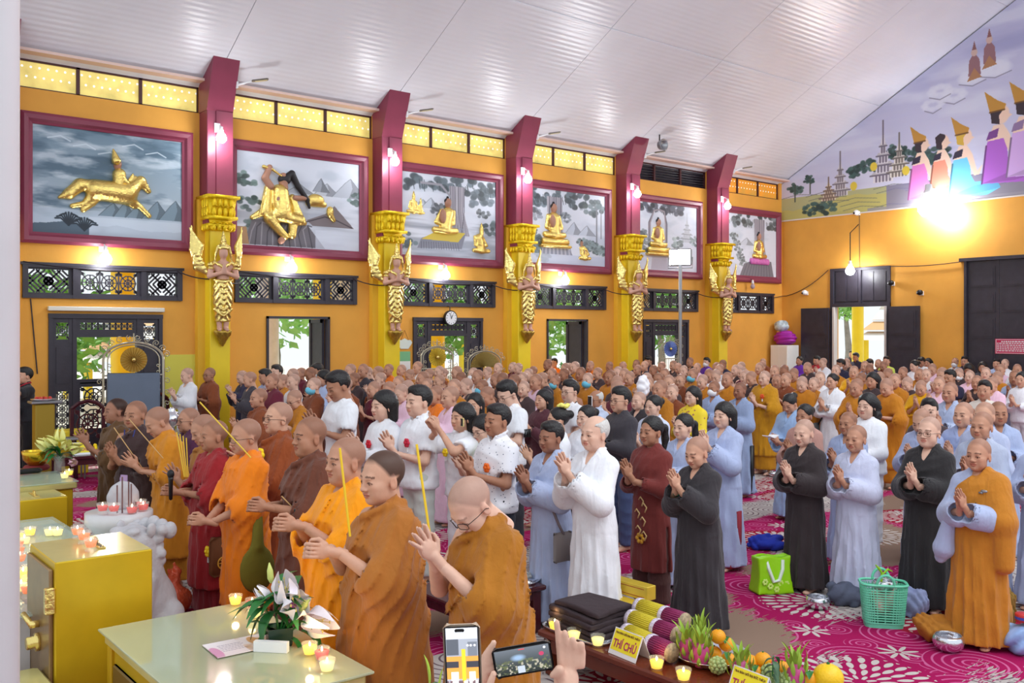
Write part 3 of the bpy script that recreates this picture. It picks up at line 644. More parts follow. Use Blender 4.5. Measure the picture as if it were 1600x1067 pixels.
for i, (x0, x1) in enumerate(PICX):
    zb, zt = 3.89, 6.18; r = empty('framed_relief', (x0, YW, zb), 'maroon framed relief picture, '+WHAT[i], 'picture', 'framed reliefs on the side wall'); w_, h_ = x1-x0, zt-zb
    bw, mb = .2, MB()                            # stepped moulding, mitred
    prof = [(0, 0), (0, -.10), (.05, -.13), (.12, -.12), (.16, -.07), (bw, -.055), (bw, 0)]
    cor = [(0, 0, 1, 1), (w_, 0, -1, 1), (w_, h_, -1, -1), (0, h_, 1, -1)]
    vs = [(cx+sx*d, y, cz+sz*d) for cx, cz, sx, sz in cor for d, y in prof]; n = len(prof)
    mb.add(vs, [(k*n+j, k*n+j+1, ((k+1) % 4)*n+j+1, ((k+1) % 4)*n+j) for k in range(4) for j in range(n-1)]); mb.build('frame', M_maroon, r)
    a, b, c, d = bw-.02, w_-bw+.02, bw-.02, h_-bw+.02
    MB().quad_uv([(a, -.03, c), (b, -.03, c), (b, -.03, d), (a, -.03, d)]).build('painted_panel', picture_mat('painted_scene', scene_paint(i).a), r)
    U = lambda u, v_: (a+(b-a)*u, c+(d-c)*(1-v_))   # picture fractions -> panel
    def P3(u, v_, y=-.05): q = U(u, v_); return (q[0], y, q[1])
    if i == 0:
        def horse(v):
            v.cap(P3(.40, .56), P3(.60, .57), .19, .21, .06).cap(P3(.62, .55), P3(.70, .44), .15, .1, .06).cap(P3(.70, .44, -.06), P3(.755, .53, -.06), .095, .05, .03)
            v.cap(P3(.61, .6), P3(.70, .69), .09, .05, .04).cap(P3(.70, .69), P3(.76, .77), .05, .045, .02).cap(P3(.58, .62), P3(.66, .69, -.03), .08, .05, .03)
            v.cap(P3(.39, .6), P3(.33, .70), .11, .06, .04).cap(P3(.33, .70), P3(.25, .73), .055, .045, .02).cap(P3(.42, .62), P3(.38, .69), .08, .06, .03).cap(P3(.38, .69), P3(.32, .76), .055, .05, .02)
            v.path([P3(.38, .52), P3(.30, .53), P3(.23, .62), P3(.17, .66)], [.1, .12, .1, .03], .03)
            for k in range(6): v.cap(P3(.62+.018*k, .44+.005*k, -.08), P3(.645+.018*k, .38+.02*k, -.08), .03, .02, .01)
        relief(horse, U(.1, .85), U(.85, .3), 'gilded_horse', MREL, r, .02)
        def rider(v): v.cap(P3(.545, .52, -.1), P3(.55, .40, -.1), .1, .12, .04).cap(P3(.55, .52, -.12), P3(.58, .6, -.16), .08, .06, .03).cap(P3(.53, .27, -.1), P3(.51, .16, -.09), .085, .015, .02).cap(P3(.55, .4, -.14), P3(.6, .48, -.16), .05, .04, .02)
        relief(rider, U(.45, .7), U(.68, .1), 'gilded_rider', MREL, r, .02); relief(lambda v: head_rel(v, P3(.545, .34)[0], P3(.545, .33)[2], 1.), U(.45, .45), U(.65, .2), 'rider_face', MSK, r)
        MB().prism([U(.36, .49), U(.42, .47), U(.5, .5), U(.45, .51)], .03, Matrix(((1, 0, 0, 0), (0, 0, 1, -.1), (0, 1, 0, 0), (0, 0, 0, 1)))).build('scarf', MHAIR, r)
    elif i == 1:
        def robe(v):
            v.cap(P3(.33, .42), P3(.34, .62), .19, .22, .06).cap(P3(.24, .38), P3(.22, .62), .08, .11, .03).cap(P3(.22, .62), P3(.12, .70), .1, .05, .04).cap(P3(.43, .45), P3(.46, .62), .07, .1, .03).cap(P3(.46, .64), P3(.53, .72), .1, .05, .03)
            v.cap(P3(.3, .66, -.1), P3(.48, .70, -.14), .13, .11, .04).cap(P3(.24, .7, -.1), P3(.36, .88, -.12), .11, .08, .04).cap(P3(.43, .72, -.1), P3(.42, .86, -.1), .1, .09, .03)
            for k in range(9): v.cap(P3(.2+.03*k, .46, -.1), P3(.16+.045*k, .7, -.14), .02, .015, .012)
        relief(robe, U(.05, .95), U(.62, .3), 'gilded_robe', MREL, r, .02)
        relief(lambda v: (head_rel(v, P3(.36, .3)[0], P3(.36, .32)[2], 1.5), v.cap(P3(.36, .36, -.1), P3(.32, .46, -.12), .08, .1, .03), v.ell(P3(.32, .5, -.12), (.13, .12, .22), .03)), U(.12, .75), U(.62, .08), 'carved_head', MSK, r, .02)
        relief(lambda v: v.path([P3(.25, .36, -.1), P3(.21, .28, -.1), P3(.245, .16, -.1)], [.08, .07, .06], .02), U(.05, .5), U(.45, .02), 'raised_arm', MSK, r, .02); relief(lambda v: v.cap(P3(.44, .46, -.1), P3(.54, .45, -.1), .06, .05), U(.3, .6), U(.7, .3), 'carved_hand', MSK, r, .02); relief(lambda v: v.cap(P3(.36, .88, -.1), P3(.33, .93, -.12), .06, .07), U(.15, .99), U(.5, .75), 'carved_foot', MSK, r, .02)
        def hair(v): v.ell(P3(.365, .27, -.07), (.14, .1, .11), .03).path([P3(.38, .24, -.09), P3(.42, .2, -.09), P3(.47, .33, -.09), P3(.54, .46, -.1), P3(.56, .55, -.1)], [.07, .07, .06, .05, .03], .02)
        relief(hair, U(.25, .65), U(.65, .12), 'black_hair', MHAIR, r, .02)
        relief(lambda v: v.path([P3(.2, .16, -.1), P3(.26, .18, -.12), P3(.36, .26, -.12)], [.04, .03, .015], .01), U(.1, .4), U(.5, .02), 'gilded_sword', MREL, r, .016); relief(lambda v: v.ell(P3(.62, .46), (.2, .1, .14), .02).cap(P3(.56, .5), P3(.69, .5), .06, .06), U(.45, .7), U(.8, .25), 'gilded_parasol', MREL, r, .02); relief(lambda v: v.ell(P3(.74, .57), (.08, .08, .12), .03).cap(P3(.74, .6), P3(.77, .66), .07, .05), U(.6, .85), U(.9, .4), 'gilded_bearer', MREL, r, .02)
    else:
        F = {2: [(.44, .72, 1.0, 1, .48), (.83, .92, .72, 0, .78), (.12, .5, .5, 0, .12), (.19, .5, .36, 0, .19)], 3: [(.32, .66, 1.05, 1, .31), (.72, .92, .6, 1, .66)], 4: [(.36, .66, .95, 1, .36)], 5: [(.67, .71, .95, 1, .66)]}[i]
        for (u, vv, sc, face, hu) in F:
            x, z = U(u, vv); relief(lambda v: (seated(v, x, z, sc, (hu-u)*2), None if face else v.cap((x, -.05, z+.66*sc), (x, -.05, z+.8*sc), .075*sc, .07*sc, .02).cap((x, -.05, z+.82*sc), (x, -.05, z+1.02*sc), .07*sc, .012, .02)), (x-.7, z-.1), (x+.7, z+1.1), 'gilded_figure', MREL, r, .02 if sc > .6 else .016)
            if face:
                relief(lambda v: head_rel(v, x+(hu-u)*2, z+.68*sc, sc*1.15), (x-.4, z+.1), (x+.4, z+1.05), 'carved_face', MSK, r, .02); relief(lambda v: v.ell((x-.1*sc, -.1*sc, z+.42*sc), (.08*sc, .08*sc, .17*sc), .02), (x-.4, z+.1), (x+.4, z+.8), 'carved_chest', MSK, r, .02)
                relief(lambda v: v.ell((x+(hu-u)*2, -.03, z+.79*sc), (.1*sc, .07*sc, .075*sc), .01).ell((x+(hu-u)*2, -.03, z+.88*sc), (.035*sc, .04*sc, .035*sc), .01), (x-.4, z+.5), (x+.4, z+1.1), 'black_hair', MHAIR, r, .018)
        if i in (3, 4, 5):
            x, z = U(F[0][0], F[0][1]+.01); mb = MB(); n = 11
            if i == 5:
                for k in range(n): mb.ball((x-.42+.84*k/(n-1), -.06, z-.06), (.06, .06, .1), 8, 6)
            else: mb.bbox(x-.46, x+.46, -.16, 0, z-.14, z+.03, .04).bbox(x-.52, x+.52, -.18, 0, z-.22, z-.13, .03)
            mb.build('lotus_seat' if i == 5 else 'gilded_seat', mat('lotus_pink', S(206, 110, 180), .5) if i == 5 else MREL, r, True)
# ------------------------------------------------------------------ gable mural
def mural():
    p = Paint(760, 560, (178, 178, 214), (206, 206, 228))   # u: 0 at Y=18 .. 1 at Y=8 ; v: 1 at z=5.93, 0 at z=12.93
    n = p.noise(4, 12, 5, 5); p.lay((n-.5)*5, (214, 216, 234), .8); n = p.noise(3, 9, 5, 15); p.lay((n-.56)*5, (150, 152, 196), .6)
    G = lambda Y, z: ((18-Y)/10., 1-(z-5.93)/7.)
    p.lay((p.Y > .90)*1., (176, 176, 120), .9).hill(1.0, .13, 6, (196, 186, 104), 3, .8)
    for k in range(26): y = .9+.1*((k*37 % 26)/26); p.line([((k*.11) % 1, y), ((k*.11) % 1+.06, y-.012), ((k*.11) % 1+.13, y)], .0015, (104, 108, 100), .7)
    p.lay((p.X > .36)*(p.Y > .9)*1., (120, 116, 160), .75); p.lay((p.Y > .985)*(p.X > .3)*1., (150, 146, 156), .8)
    for Y, z, r_ in ((17.5, 6.9, .028), (16.95, 7.15, .022), (16.4, 6.2, .035), (16.9, 6.2, .03), (15.0, 7.3, .03), (15.4, 7.2, .03), (14.2, 7.6, .03), (13.9, 7.5, .03), (14.6, 7.2, .025), (13.3, 7.4, .04), (12.9, 7.3, .04)): p.tree(*G(Y, z), r_, (62, 88, 84), int(z*100+Y*7), 26)
    for Y, z in ((16.95, 6.7), (17.5, 6.5)): p.line([G(Y, z), G(Y, z+.5)], .003, (70, 80, 76))
    p.temple(*G(14.5, 6.75), .075, .20, (222, 218, 224), (112, 104, 120)).temple(*G(14.0, 6.85), .07, .14, (226, 220, 212), (112, 104, 100)).temple(*G(15.9, 6.5), .06, .15, (216, 212, 216), (120, 112, 120)).temple(*G(16.3, 6.4), .06, .08, (222, 206, 178), (120, 100, 90))
    for Y, z in ((14.8, 7.25), (13.8, 7.0), (15.45, 6.75)): p.ell(*G(Y, z), .012, .02, (226, 200, 70))
    for Y, z, w in ((12.4, 8.9, .05), (11.9, 9.3, .06), (11.3, 9.4, .07), (13.0, 8.75, .04), (12.8, 9.1, .05)):
        for k in range(8): a = k*.8; x, y = G(Y+.25*math.cos(a), z+.12*math.sin(a)); p.ell(x, y, w*.34, w*.32, (222, 224, 238), .7, .8)
        x, y = G(Y, z); p.line([(x-w*.6, y+.02), (x, y+.035), (x+w*.6, y+.02)], .002, (130, 128, 150), .8)
    for Y, z in ((11.85, 9.75), (11.45, 10.0)): x, y = G(Y, z); p.poly([(x-.016, y+.06), (x-.014, y), (x, y-.03), (x+.014, y), (x+.018, y+.06)], (150, 110, 116)).ell(x, y-.03, .009, .016, (206, 176, 166)).poly([(x-.006, y-.04), (x, y-.075), (x+.006, y-.04)], (140, 96, 96)).poly([(x-.02, y+.08), (x, y+.03), (x+.02, y+.07)], (176, 128, 92))
    for k, (Y, z, c, s, hair) in enumerate([(13.35, 6.15, (226, 132, 206), 1., 1), (12.75, 6.25, (232, 150, 126), .92, 0), (12.15, 6.1, (112, 196, 238), 1.05, 1), (11.2, 6.35, (172, 100, 200), 1.18, 1), (10.55, 6.45, (206, 170, 226), 1.2, 1), (9.7, 6.3, (226, 150, 110), 1.2, 1), (8.9, 6.3, (130, 190, 150), 1.2, 1)]):
        H = lambda dy, dz: G(Y-dy*s, z+dz*s)     # dy>0 is to the right
        p.poly([H(-.38, 0), H(-.3, .75), H(-.24, 1.0), H(.16, 1.0), H(.2, .5), H(.3, .32), H(.85, .3), H(.95, .1), H(.6, -.06)], c).poly([H(-.38, 0), H(.3, .0), H(.95, .1), H(.85, .28), H(.3, .22)], [v*.86 for v in c]).line([H(-.38, .0), H(-.28, .85)], .003, [v*.6 for v in c])
        p.poly([H(-.25, .95), H(-.12, 1.3), H(.1, 1.3), H(.24, 1.05), H(.36, .6), H(.5, .75), H(.42, .5), H(.28, .48), H(.16, .8), H(.1, .98)], (236, 206, 186)).ell(*H(.04, 1.52), .02*s, .034*s, (236, 204, 184)).poly([H(.2, 1.52), H(.3, 1.48), H(.2, 1.42)], (236, 204, 184))
        p.poly([H(-.2, 1.7), H(-.16, 1.35), H(.02, 1.3), H(.0, 1.5), H(.12, 1.66), H(.1, 1.74), H(-.05, 1.8)], (60, 48, 56) if k != 2 else (206, 170, 70))
        if hair: p.poly([H(-.2, 1.6), H(-.32, 2.1), H(-.04, 1.86), H(.16, 1.74), H(.12, 1.62)], (190, 140, 62)).line([H(-.2, 1.6), H(.12, 1.62)], .003, (110, 76, 40))
        p.poly([H(-.28, .98), H(-.22, 1.16), H(.0, 1.22), H(-.04, 1.02)], (52, 46, 66) if k < 3 else [v*.7 for v in c])
    return p
mw = MB(); y1, yb = 2.0, 5.93
zr = lambda y: roof_z(y)-.03
mw.add([(XE, YW+.2, yb), (XE, 8, yb), (XE, 8, zr(8)), (XE, YW+.2, zr(YW+.2))], [(0, 1, 2, 3)]); mw.uv = [((18-y)/10., (z-5.93)/7.) for y, z in ((YW+.2, yb), (8, yb), (8, zr(8)), (YW+.2, zr(YW+.2)))]
gw = MB().add([(XE+.02, YW+.25, 5.93), (XE+.02, 2, 5.93), (XE+.02, 2, zr(2)), (XE+.02, YW+.25, zr(YW+.25)), (XE+.25, YW+.25, 5.93), (XE+.25, 2, 5.93), (XE+.25, 2, zr(2)), (XE+.25, YW+.25, zr(YW+.25))], [(0, 1, 2, 3), (7, 6, 5, 4), (0, 4, 5, 1), (1, 5, 6, 2), (2, 6, 7, 3), (3, 7, 4, 0)])
struct(gw.build('wall_gable', mat('gable_plaster', S(190, 190, 214), .7)))
o = mw.build('gable_mural', picture_mat('painted_mural', mural().a, .7)); o.data.flip_normals(); tag(o, 'lavender gable mural with temples, clouds and kneeling people in pink, orange, blue', 'mural')
for v in o.data.vertices: v.co.x -= .012
struct(MB().box(XE-.03, XE, 2, YW, 5.9, 5.94).build('trim_3', mat('pale_ledge', S(222, 214, 206), .6)))
# ------------------------------------------------------------------ gilded capitals and winged statues on the pillars
def statue_meshes():
    h = .02; out = {}
    def run(lo, hi, fn, hh=h): v = Vol(lo, hi, hh); fn(v); return v.skin()
    def skin(v):      # local: front is -y, feet at z=0, head ~1.55
        v.ell((0, -.12, 1.5), (.085, .095, .115), .02).cap((0, -.1, 1.32), (0, -.11, 1.44), .05, .05, .02).ell((0, -.08, 1.22), (.17, .1, .14), .04).cap((0, -.08, 1.2), (0, -.08, .98), .12, .11, .05)
        for s in (-1, 1): v.path([(s*.2, -.07, 1.27), (s*.25, -.12, 1.05), (s*.04, -.24, 1.12)], [.06, .05, .035], .02).cap((s*.025, -.25, 1.12), (s*.012, -.27, 1.28), .035, .02, .015).cap((s*.07, -.12, .22), (s*.06, -.12, .06), .055, .045, .02).cap((s*.06, -.12, .05), (s*.07, -.24, .03), .05, .035, .02)
    out['carved_skin'] = (*run((-.4, -.45, -.05), (.4, .1, 1.7), skin), M_pink)
    def gold(v):
        v.loft([.2, .4, .7, .95, 1.02], [0]*5, [.10, .10, .12, .12, .11], [.115, .13, .16, .16, .14], k=.02); v.F[:] = v.F
    def gold2(v):
        # wrapped lower body with cascading folds
        z = [.18, .3, .6, .85, 1.0]; v.loft(z, [0]*5, [.14, .15, .19, .18, .15], [.10, .11, .13, .12, .11], cy=[-.1]*5, fold=lambda px, py, zz: .012*np.sin(40*(zz+np.abs(px)*1.6))+0*py)
        for k in range(6): q = .3+.11*k; v.path([(-.17+.01*k, -.14, q+.12), (0, -.25, q), (.17-.01*k, -.14, q+.12)], [.016, .024, .016], .012)
        v.path([(-.16, -.12, .98), (0, -.22, .95), (.16, -.12, .98)], [.03, .04, .03], .01).cap((0, -.22, .95), (0, -.24, .5), .03, .02).ell((0, -.1, .2), (.15, .11, .03), .01)
    out['gilded_skirt'] = (*run((-.4, -.45, .1), (.4, .1, 1.1), gold2), M_gold)
    def crown(v):
        v.ell((0, -.11, 1.6), (.1, .1, .07), .02).cap((0, -.1, 1.62), (0, -.07, 1.92), .07, .012, .02)
        for k in range(3): v.ell((0, -.1+.008*k, 1.66+.07*k), (.085-.02*k, .085-.02*k, .022), .008)
        for s in (-1, 1): v.path([(s*.1, -.12, 1.62), (s*.13, -.11, 1.5), (s*.15, -.1, 1.36)], [.03, .03, .015], .01)
        v.path([(-.17, -.1, 1.33), (-.08, -.18, 1.27), (0, -.2, 1.22), (.08, -.18, 1.27), (.17, -.1, 1.33)], [.025, .03, .04, .03, .025], .01)
        for s in (-1, 1): v.ell((s*.22, -.1, 1.2), (.07, .07, .025), .01).ell((s*.23, -.1, 1.27), (.07, .08, .05), .02)
    out['gilded_crown'] = (*run((-.4, -.4, 1.1), (.4, .1, 2.), crown, .016), M_gold)
    def wing(v, s):
        v.path([(s*.12, .0, 1.05), (s*.34, .02, 1.2), (s*.42, .03, 1.55), (s*.44, .03, 2.0)], [.05, .07, .05, .015], .02)
        for k in range(8):
            t = k/7; v.path([(s*(.18+.2*t), -.02, 1.08+.2*t), (s*(.36-.06*t+.05*math.sin(3*t)), -.02, 1.2+.42*t), (s*(.30+.16*t), .02, 1.45+.5*t)], [.05, .045, .016], .008)
        for k in range(5): v.ell((s*(.22+.035*k), -.05, 1.12+.08*k), (.045, .03, .05), .008)
    for s, nm in ((-1, 'wing'), (1, 'wing.r')): out[nm] = (*run((min(0, s*.6), -.12, .95), (max(0, s*.6), .12, 2.1), lambda v: wing(v, s), .016), M_gold)
    def plinth(v):
        v.loft([-.3, -.2, -.08, -.02, .02], [0]*5, [.02, .07, .14, .17, .16], [.02, .06, .12, .14, .13], cy=[-.08, -.1, -.12, -.13, -.13], fold=lambda px, py, zz: .012*np.sin(np.arctan2(py, px)*8)*np.cos(zz*40))
    out['gilded_plinth'] = (*run((-.3, -.35, -.35), (.3, .1, .08), plinth, .016), mat('aged_gold', S(190, 158, 70), .4, metal=.7, noise=.2, bump=.5, bscale=30))
    return {k: mesh_np(k.split('.')[0], v, q, m) for k, (v, q, m) in out.items()}
def capital_mesh():
    mb = MB()
    def tier(z0, z1, w0, w1, d0, d1): mb.add([(-w0, 0, z0), (w0, 0, z0), (w0, -d0, z0), (-w0, -d0, z0), (-w1, 0, z1), (w1, 0, z1), (w1, -d1, z1), (-w1, -d1, z1)], [(0, 1, 2, 3), (7, 6, 5, 4), (0, 4, 5, 1), (1, 5, 6, 2), (2, 6, 7, 3), (3, 7, 4, 0)])
    tier(4.28, 4.36, .2, .24, .43, .5); tier(4.36, 4.42, .26, .26, .54, .54); tier(4.42, 4.5, .2, .22, .44, .48); tier(4.5, 4.56, .29, .29, .58, .58); tier(4.56, 4.9, .23, .27, .5, .56); tier(4.9, 4.96, .32, .32, .62, .62)
    for row, (z, h, n) in enumerate(((4.3, .13, 4), (4.57, .2, 4), (4.74, .2, 4))):
        for k in range(n):
            u = -.22+.44*(k+.5)/n
            mb.ball((u, -.5-.02*row, z+h*.4), (.055, .05, h*.55), 8, 6)
            mb.ball((-.26, -.06-.42*(k+.5)/n, z+h*.4), (.045, .05, h*.55), 8, 6).ball((.26, -.06-.42*(k+.5)/n, z+h*.4), (.045, .05, h*.55), 8, 6)
            mb.tube([(u-.05, -.54-.02*row, z+h*.8), (u, -.56-.02*row, z+h*1.05), (u+.05, -.54-.02*row, z+h*.8)], .014, 6)
    return mb.mesh('capital', mat('bright_gold_capital', S(236, 200, 24), .35, metal=.45, noise=.12, nscale=12, bump=.5, bscale=30), True)
SM = statue_meshes(); CM = capital_mesh(); ORD = ['first', 'second', 'third', 'fourth', 'fifth']
BETW = ['just right of the horse relief', 'left of the clock door', 'right of the clock door', 'left of the floodlight mast', 'nearest the hall corner']
for i, x in enumerate(COLX[1:]):
    c = link('pillar_capital', CM); c.location = (x, YW, 0); tag(c, 'bright gold leafy capital over the winged statue '+BETW[i], 'capital', 'gilded pillar capitals')
    r = empty('winged_statue', (x+.03, YW-.42, 2.36), 'gilded winged praying statue on the yellow pillar '+BETW[i], 'statue', 'winged statues on the pillars')
    r.scale = (1, 1, 1.0); r.rotation_euler = (math.radians(4), 0, math.radians(-14))
    for k, me in SM.items():
        o = link(k.split('.')[0], me, r)
        if 'wing' in k: o.scale = (1.3, 1, 1) if k == 'wing' else (.8, 1, 1)
# ------------------------------------------------------------------ lamps, cameras, wires
M_bulb = mat('lit_bulb', (1, 1, 1, 1), .3, emit=((.95, .98, 1, 1), 40))
def bulb_mesh(): return MB().lathe([(.001, -.09), (.05, -.085), (.085, -.04), (.09, 0), (.07, .05), (.04, .085)], 14).mesh('bulb', M_bulb, True)
def sock_mesh(): return MB().lathe([(.04, .08), (.042, .13), (.03, .15), (.03, .19), (.001, .2)], 12).mesh('socket', M_white, True)
BU, SO = bulb_mesh(), sock_mesh()
def bulb_light(name, loc, label, power, group, sc=1., arm=None, grp2=None):
    r = empty(name, loc, label, 'lamp', group); r.scale = (sc,)*3
    link('bulb', BU, r); link('socket', SO, r)
    if arm: MB().tube([(0, 0, .18), (0, arm*.5, .24), (0, arm, .2)], .012, 6).box(-.05, .05, arm-.03, arm, .12, .28).build('wall_arm', M_white, r)
    l = lamp('bulb_light', 'POINT', (0, 0, -.02), power, (.95, .98, 1), .1); l.parent = r; l.location = (0, -.16, -.1); return r
for i, x in enumerate(COLX[1:]):
    bulb_light('pillar_bulb', (x+(-.06), YW-.62, 6.05), 'round white lit bulb on the maroon pillar '+BETW[i], 26, 'bulbs high on the maroon pillars', 1.1, .2)
UNDER = ['the horse relief', 'the long hair relief', 'the relief of the slab and kneeling figure', 'the relief of the kneeling figure lower right']
for i, x in enumerate((4.95, 8.6, 12.45, 16.2)):
    bulb_light('wall_bulb', (x, YW-.2, 3.66), 'lit bulb on the orange wall just under '+UNDER[i], 14, 'bulbs under the reliefs', 1.2, .19)
off = empty('wall_bulb', (24.05, YW-.2, 3.75), 'small unlit bulb hanging under the pink lotus relief', 'lamp'); link('bulb', MB().ball((0, 0, 0), (.07, .07, .08)).mesh('bulb', mat('grey_glass_bulb', S(176, 160, 176), .2)), off); link('socket', SO, off); MB().tube([(0, 0, .18), (0, .18, .3)], .01, 6).build('wall_arm', M_black, off)
bulb_light('hanging_bulb', (XE-.45, 15.3, 4.17), 'lit bulb hanging on a cord before the dark transom above the open doorway', 30, None, 1.5)
MB().tube([(0, 0, .18), (0, 0, .75), (.40, 0, 1.0), (.449, 0, 1.0)], .01, 6).build('cord', M_black, bpy.data.objects['hanging_bulb'])
def floodlight(loc, label, power, aim, mast=False, s=1.):
    r = empty('floodlight', loc, label, 'floodlight'); M = Matrix.Rotation(aim, 4, 'Z')
    MB().bbox(-.06*s, .06*s, -.32*s, .32*s, -.24*s, .24*s, .03, M).build('housing', M_steel, r); MB().box(.06*s, .075*s, -.28*s, .28*s, -.2*s, .2*s, M).build('lens', mat('floodlight_lens', (1, 1, 1, 1), .3, emit=((.92, .97, 1, 1), 60)), r)
    mb = MB()
    for k in range(7): mb.box(-.12*s, -.06*s, (-.27+.09*k)*s-.006, (-.27+.09*k)*s+.006, -.2*s, .2*s, M)
    mb.build('cooling_fins', M_steel, r); MB().tube([M @ Vector((0, -.34*s, 0)), M @ Vector((0, -.34*s, -.3*s)), M @ Vector((0, .34*s, -.3*s)), M @ Vector((0, .34*s, 0))], .015, 6).build('bracket', M_steel, r)
    l = lamp('flood_light', 'AREA', (0, 0, 0), power, (.95, .98, 1), .5*s, .4*s); l.parent = r; l.location = M @ Vector((.1*s, 0, 0)); l.rotation_euler = (PI/2, 0, aim-PI/2+PI); l.rotation_euler = (math.radians(75), 0, aim-PI/2)
    return r
p = on_plane(1063, 600, 1.6); q = at(1063, 402, 23.3)
fl = floodlight(q, 'dazzling floodlight on the tall grey mast in front of the arch relief', 130, PI+.5, s=.9)
MB().tube([(0, 0, -q.z), (0, 0, -.2)], .045, 10).box(-.3, .3, -.3, .3, -q.z, -q.z+.04).tube([(0, 0, -q.z+3.0), (0, 0, -q.z+3.06)], .055, 10).build('mast', M_steel, fl)
bulb_light('flood_bulb', (XE-.35, 12.96, 5.85), 'dazzling big lamp at the foot of the gable mural', 150, None, 3.2)
MB().tube([(0, 0, .12), (.05, 0, .16), (.12, 0, .16)], .008, 6).build('wall_arm', M_white, bpy.data.objects['flood_bulb'])
LABC = ['on the first maroon pillar head', 'on the second maroon pillar head', 'on the third maroon pillar head', 'on the maroon pillar head next to the dark louvres', 'on the maroon pillar head next to the orange skylight']
for i, x in enumerate(COLX[1:]):
    z = roof_z(YW-.7)-.35; r = empty('arm_lamp', (x+.26, YW-.6, z), 'unlit grey lamp '+LABC[i], 'lamp', 'unlit arm lamps on pillar heads'); r.scale = (.62,)*3
    MB().tube([(0, 0, -.1), (.22, -.1, -.02), (.4, -.18, .05)], .03, 8).box(-.02, .02, -.06, .06, -.2, 0).build('arm', M_white, r)
    M = Matrix.Translation((.62, -.28, .1)) @ Matrix.Rotation(-.42, 4, 'Z') @ Matrix.Rotation(-.18, 4, 'Y')
    MB().bbox(-.24, .28, -.09, .09, -.025, .025, .02, M).build('lamp_head', mat('brushed_grey', S(120, 116, 110), .4, metal=.5), r); MB().box(-.14, .24, -.07, .07, -.034, -.024, M).build('lens', mat('dull_lens', S(196, 186, 150), .3), r)
sp = empty('round_speaker', (18.95, YW-.95, roof_z(YW-.95)-.30), 'small round grey loudspeaker under the roof at the pillar left of the dark louvres', 'speaker'); MB().lathe([(.02, 0), (.12, .02), (.15, .14), (.16, .16), (.13, .16), (.10, .1), (.001, .08)], 16, M=Matrix.Rotation(PI/2, 4, 'X')).build('horn', M_steel, sp, True); MB().tube([(0, 0, .05), (0, 0, .29)], .02, 6).build('bracket', M_black, sp)
for (px, py, lab) in ((1257, 458, 'small white dome camera on the orange wall left of the open doorway'), (1392, 443, 'small dark dome camera at the right edge of the dark transom'), (1437, 458, 'white camera on a bent bracket right of the dark transom'), (1338, 333, 'white camera high on the wall under the mural temples')):
    q = on_end(px, py, XE-.12); r = empty('security_camera', q, lab, 'camera')
    MB().box(.08, .12, -.06, .06, -.06, .06).tube([(.1, 0, 0), (.02, 0, .03), (0, 0, .05)], .02, 6).build('bracket', M_white, r); MB().ball((0, 0, .02), (.09, .09, .08), 12, 8).build('housing', M_white if 'dark' not in lab else M_black, r, True); MB().ball((-.07, .03, 0), .035, 8, 6).build('lens', M_black, r)
def wire(pts, label, r=.012, name='wire'): tag(MB().tube(pts, r, 5).build(name, mat('dark_cable', S(52, 44, 50), .5)), label, 'wire')
def sag(a, b, s, n=10): a, b = Vector(a), Vector(b); return [a.lerp(b, k/n)-Vector((0, 0, s*4*(k/n)*(1-k/n))) for k in range(n+1)]
for i, (a, b) in enumerate([(6.3, 7.6), (10.1, 11.4), (13.9, 15.3), (17.7, 19.), (21.5, 22.9)]):
    wire(sag((a, YW-.06, 3.5), ((a+b)/2, YW-.47, 3.36), .06, 6)+sag(((a+b)/2+.05, YW-.47, 3.36), (b, YW-.06, 3.34), .06, 6)[1:], 'thin cable looping behind the winged statue '+BETW[i])
for i, (a, b) in enumerate(LAT[:5]): wire(sag((a, YW-.08, 3.56), (b, YW-.08, 3.54), .09, 10), 'thin cable sagging along the pierced transom under '+(UNDER+['the arch relief'])[i], .009)
wire(sag((25.3, YW-.05, 3.43), (XE-.04, 17.9, 3.5), .0, 4)+sag((XE-.04, 17.8, 3.5), (XE-.04, 16.3, 4.25), .12, 8), 'dark cable rising from the corner to the dark transom')
wire(sag((XE-.05, 14.3, 4.26), (XE-.05, 12.1, 4.28), .05, 8), 'thin cable between the dark transom and the tall panelled doors')
wire(sag((3.75, YW-.03, 2.92), (3.86, YW-.03, 1.6), 0, 6), 'brown cable hanging down the wall left of the carved door', .012)
wire([(XE-.03, 15.25, 5.9), (XE-.03, 15.25, 4.3)], 'thin cord running down the end wall above the doorway bulb', .009)
tag(MB().bbox(4.02, 6.05, YW-.1, YW-.01, 2.71, 2.79, .01).build('tube_light', mat('pale_tube', S(222, 218, 206), .4)), 'long pale tube light fixed above the left carved door', 'lamp')
# round clock on its bracket, paper calendar, notice board
q = on_side(703, 497, YW-.12); r = empty('wall_clock', q, 'round white wall clock over the carved door with the fan backed seats', 'clock')
circ = lambda r_, n=28: [(r_*math.cos(2*PI*k/n), r_*math.sin(2*PI*k/n)) for k in range(n)]
MB().prism(circ(.18), .07, SIDE(0, -.05, 0)).build('case', M_black, r); MB().prism(circ(.155), .004, SIDE(0, -.056, 0)).build('dial', mat('clock_dial', S(232, 232, 236), .4), r)
mb = MB()
for k in range(12): mb.box(-.006, .006, -.062, -.058, .115, .14, Matrix.Rotation(k*PI/6, 4, 'Y'))
mb.build('hour_marks', M_black, r); MB().box(-.007, .007, -.066, -.062, -.02, .09, Matrix.Rotation(.5, 4, 'Y')).box(-.005, .005, -.07, -.066, -.02, .125, Matrix.Rotation(-.35, 4, 'Y')).build('clock_hand', M_black, r); MB().tube([(0, .1, .3), (0, .0, .26), (0, 0, .17)], .012, 6).build('bracket', M_black, r)
q = on_side(632, 545, YW-.02); r = empty('paper_calendar', q, 'paper wall calendar hanging by a cord left of the clock door', 'calendar')
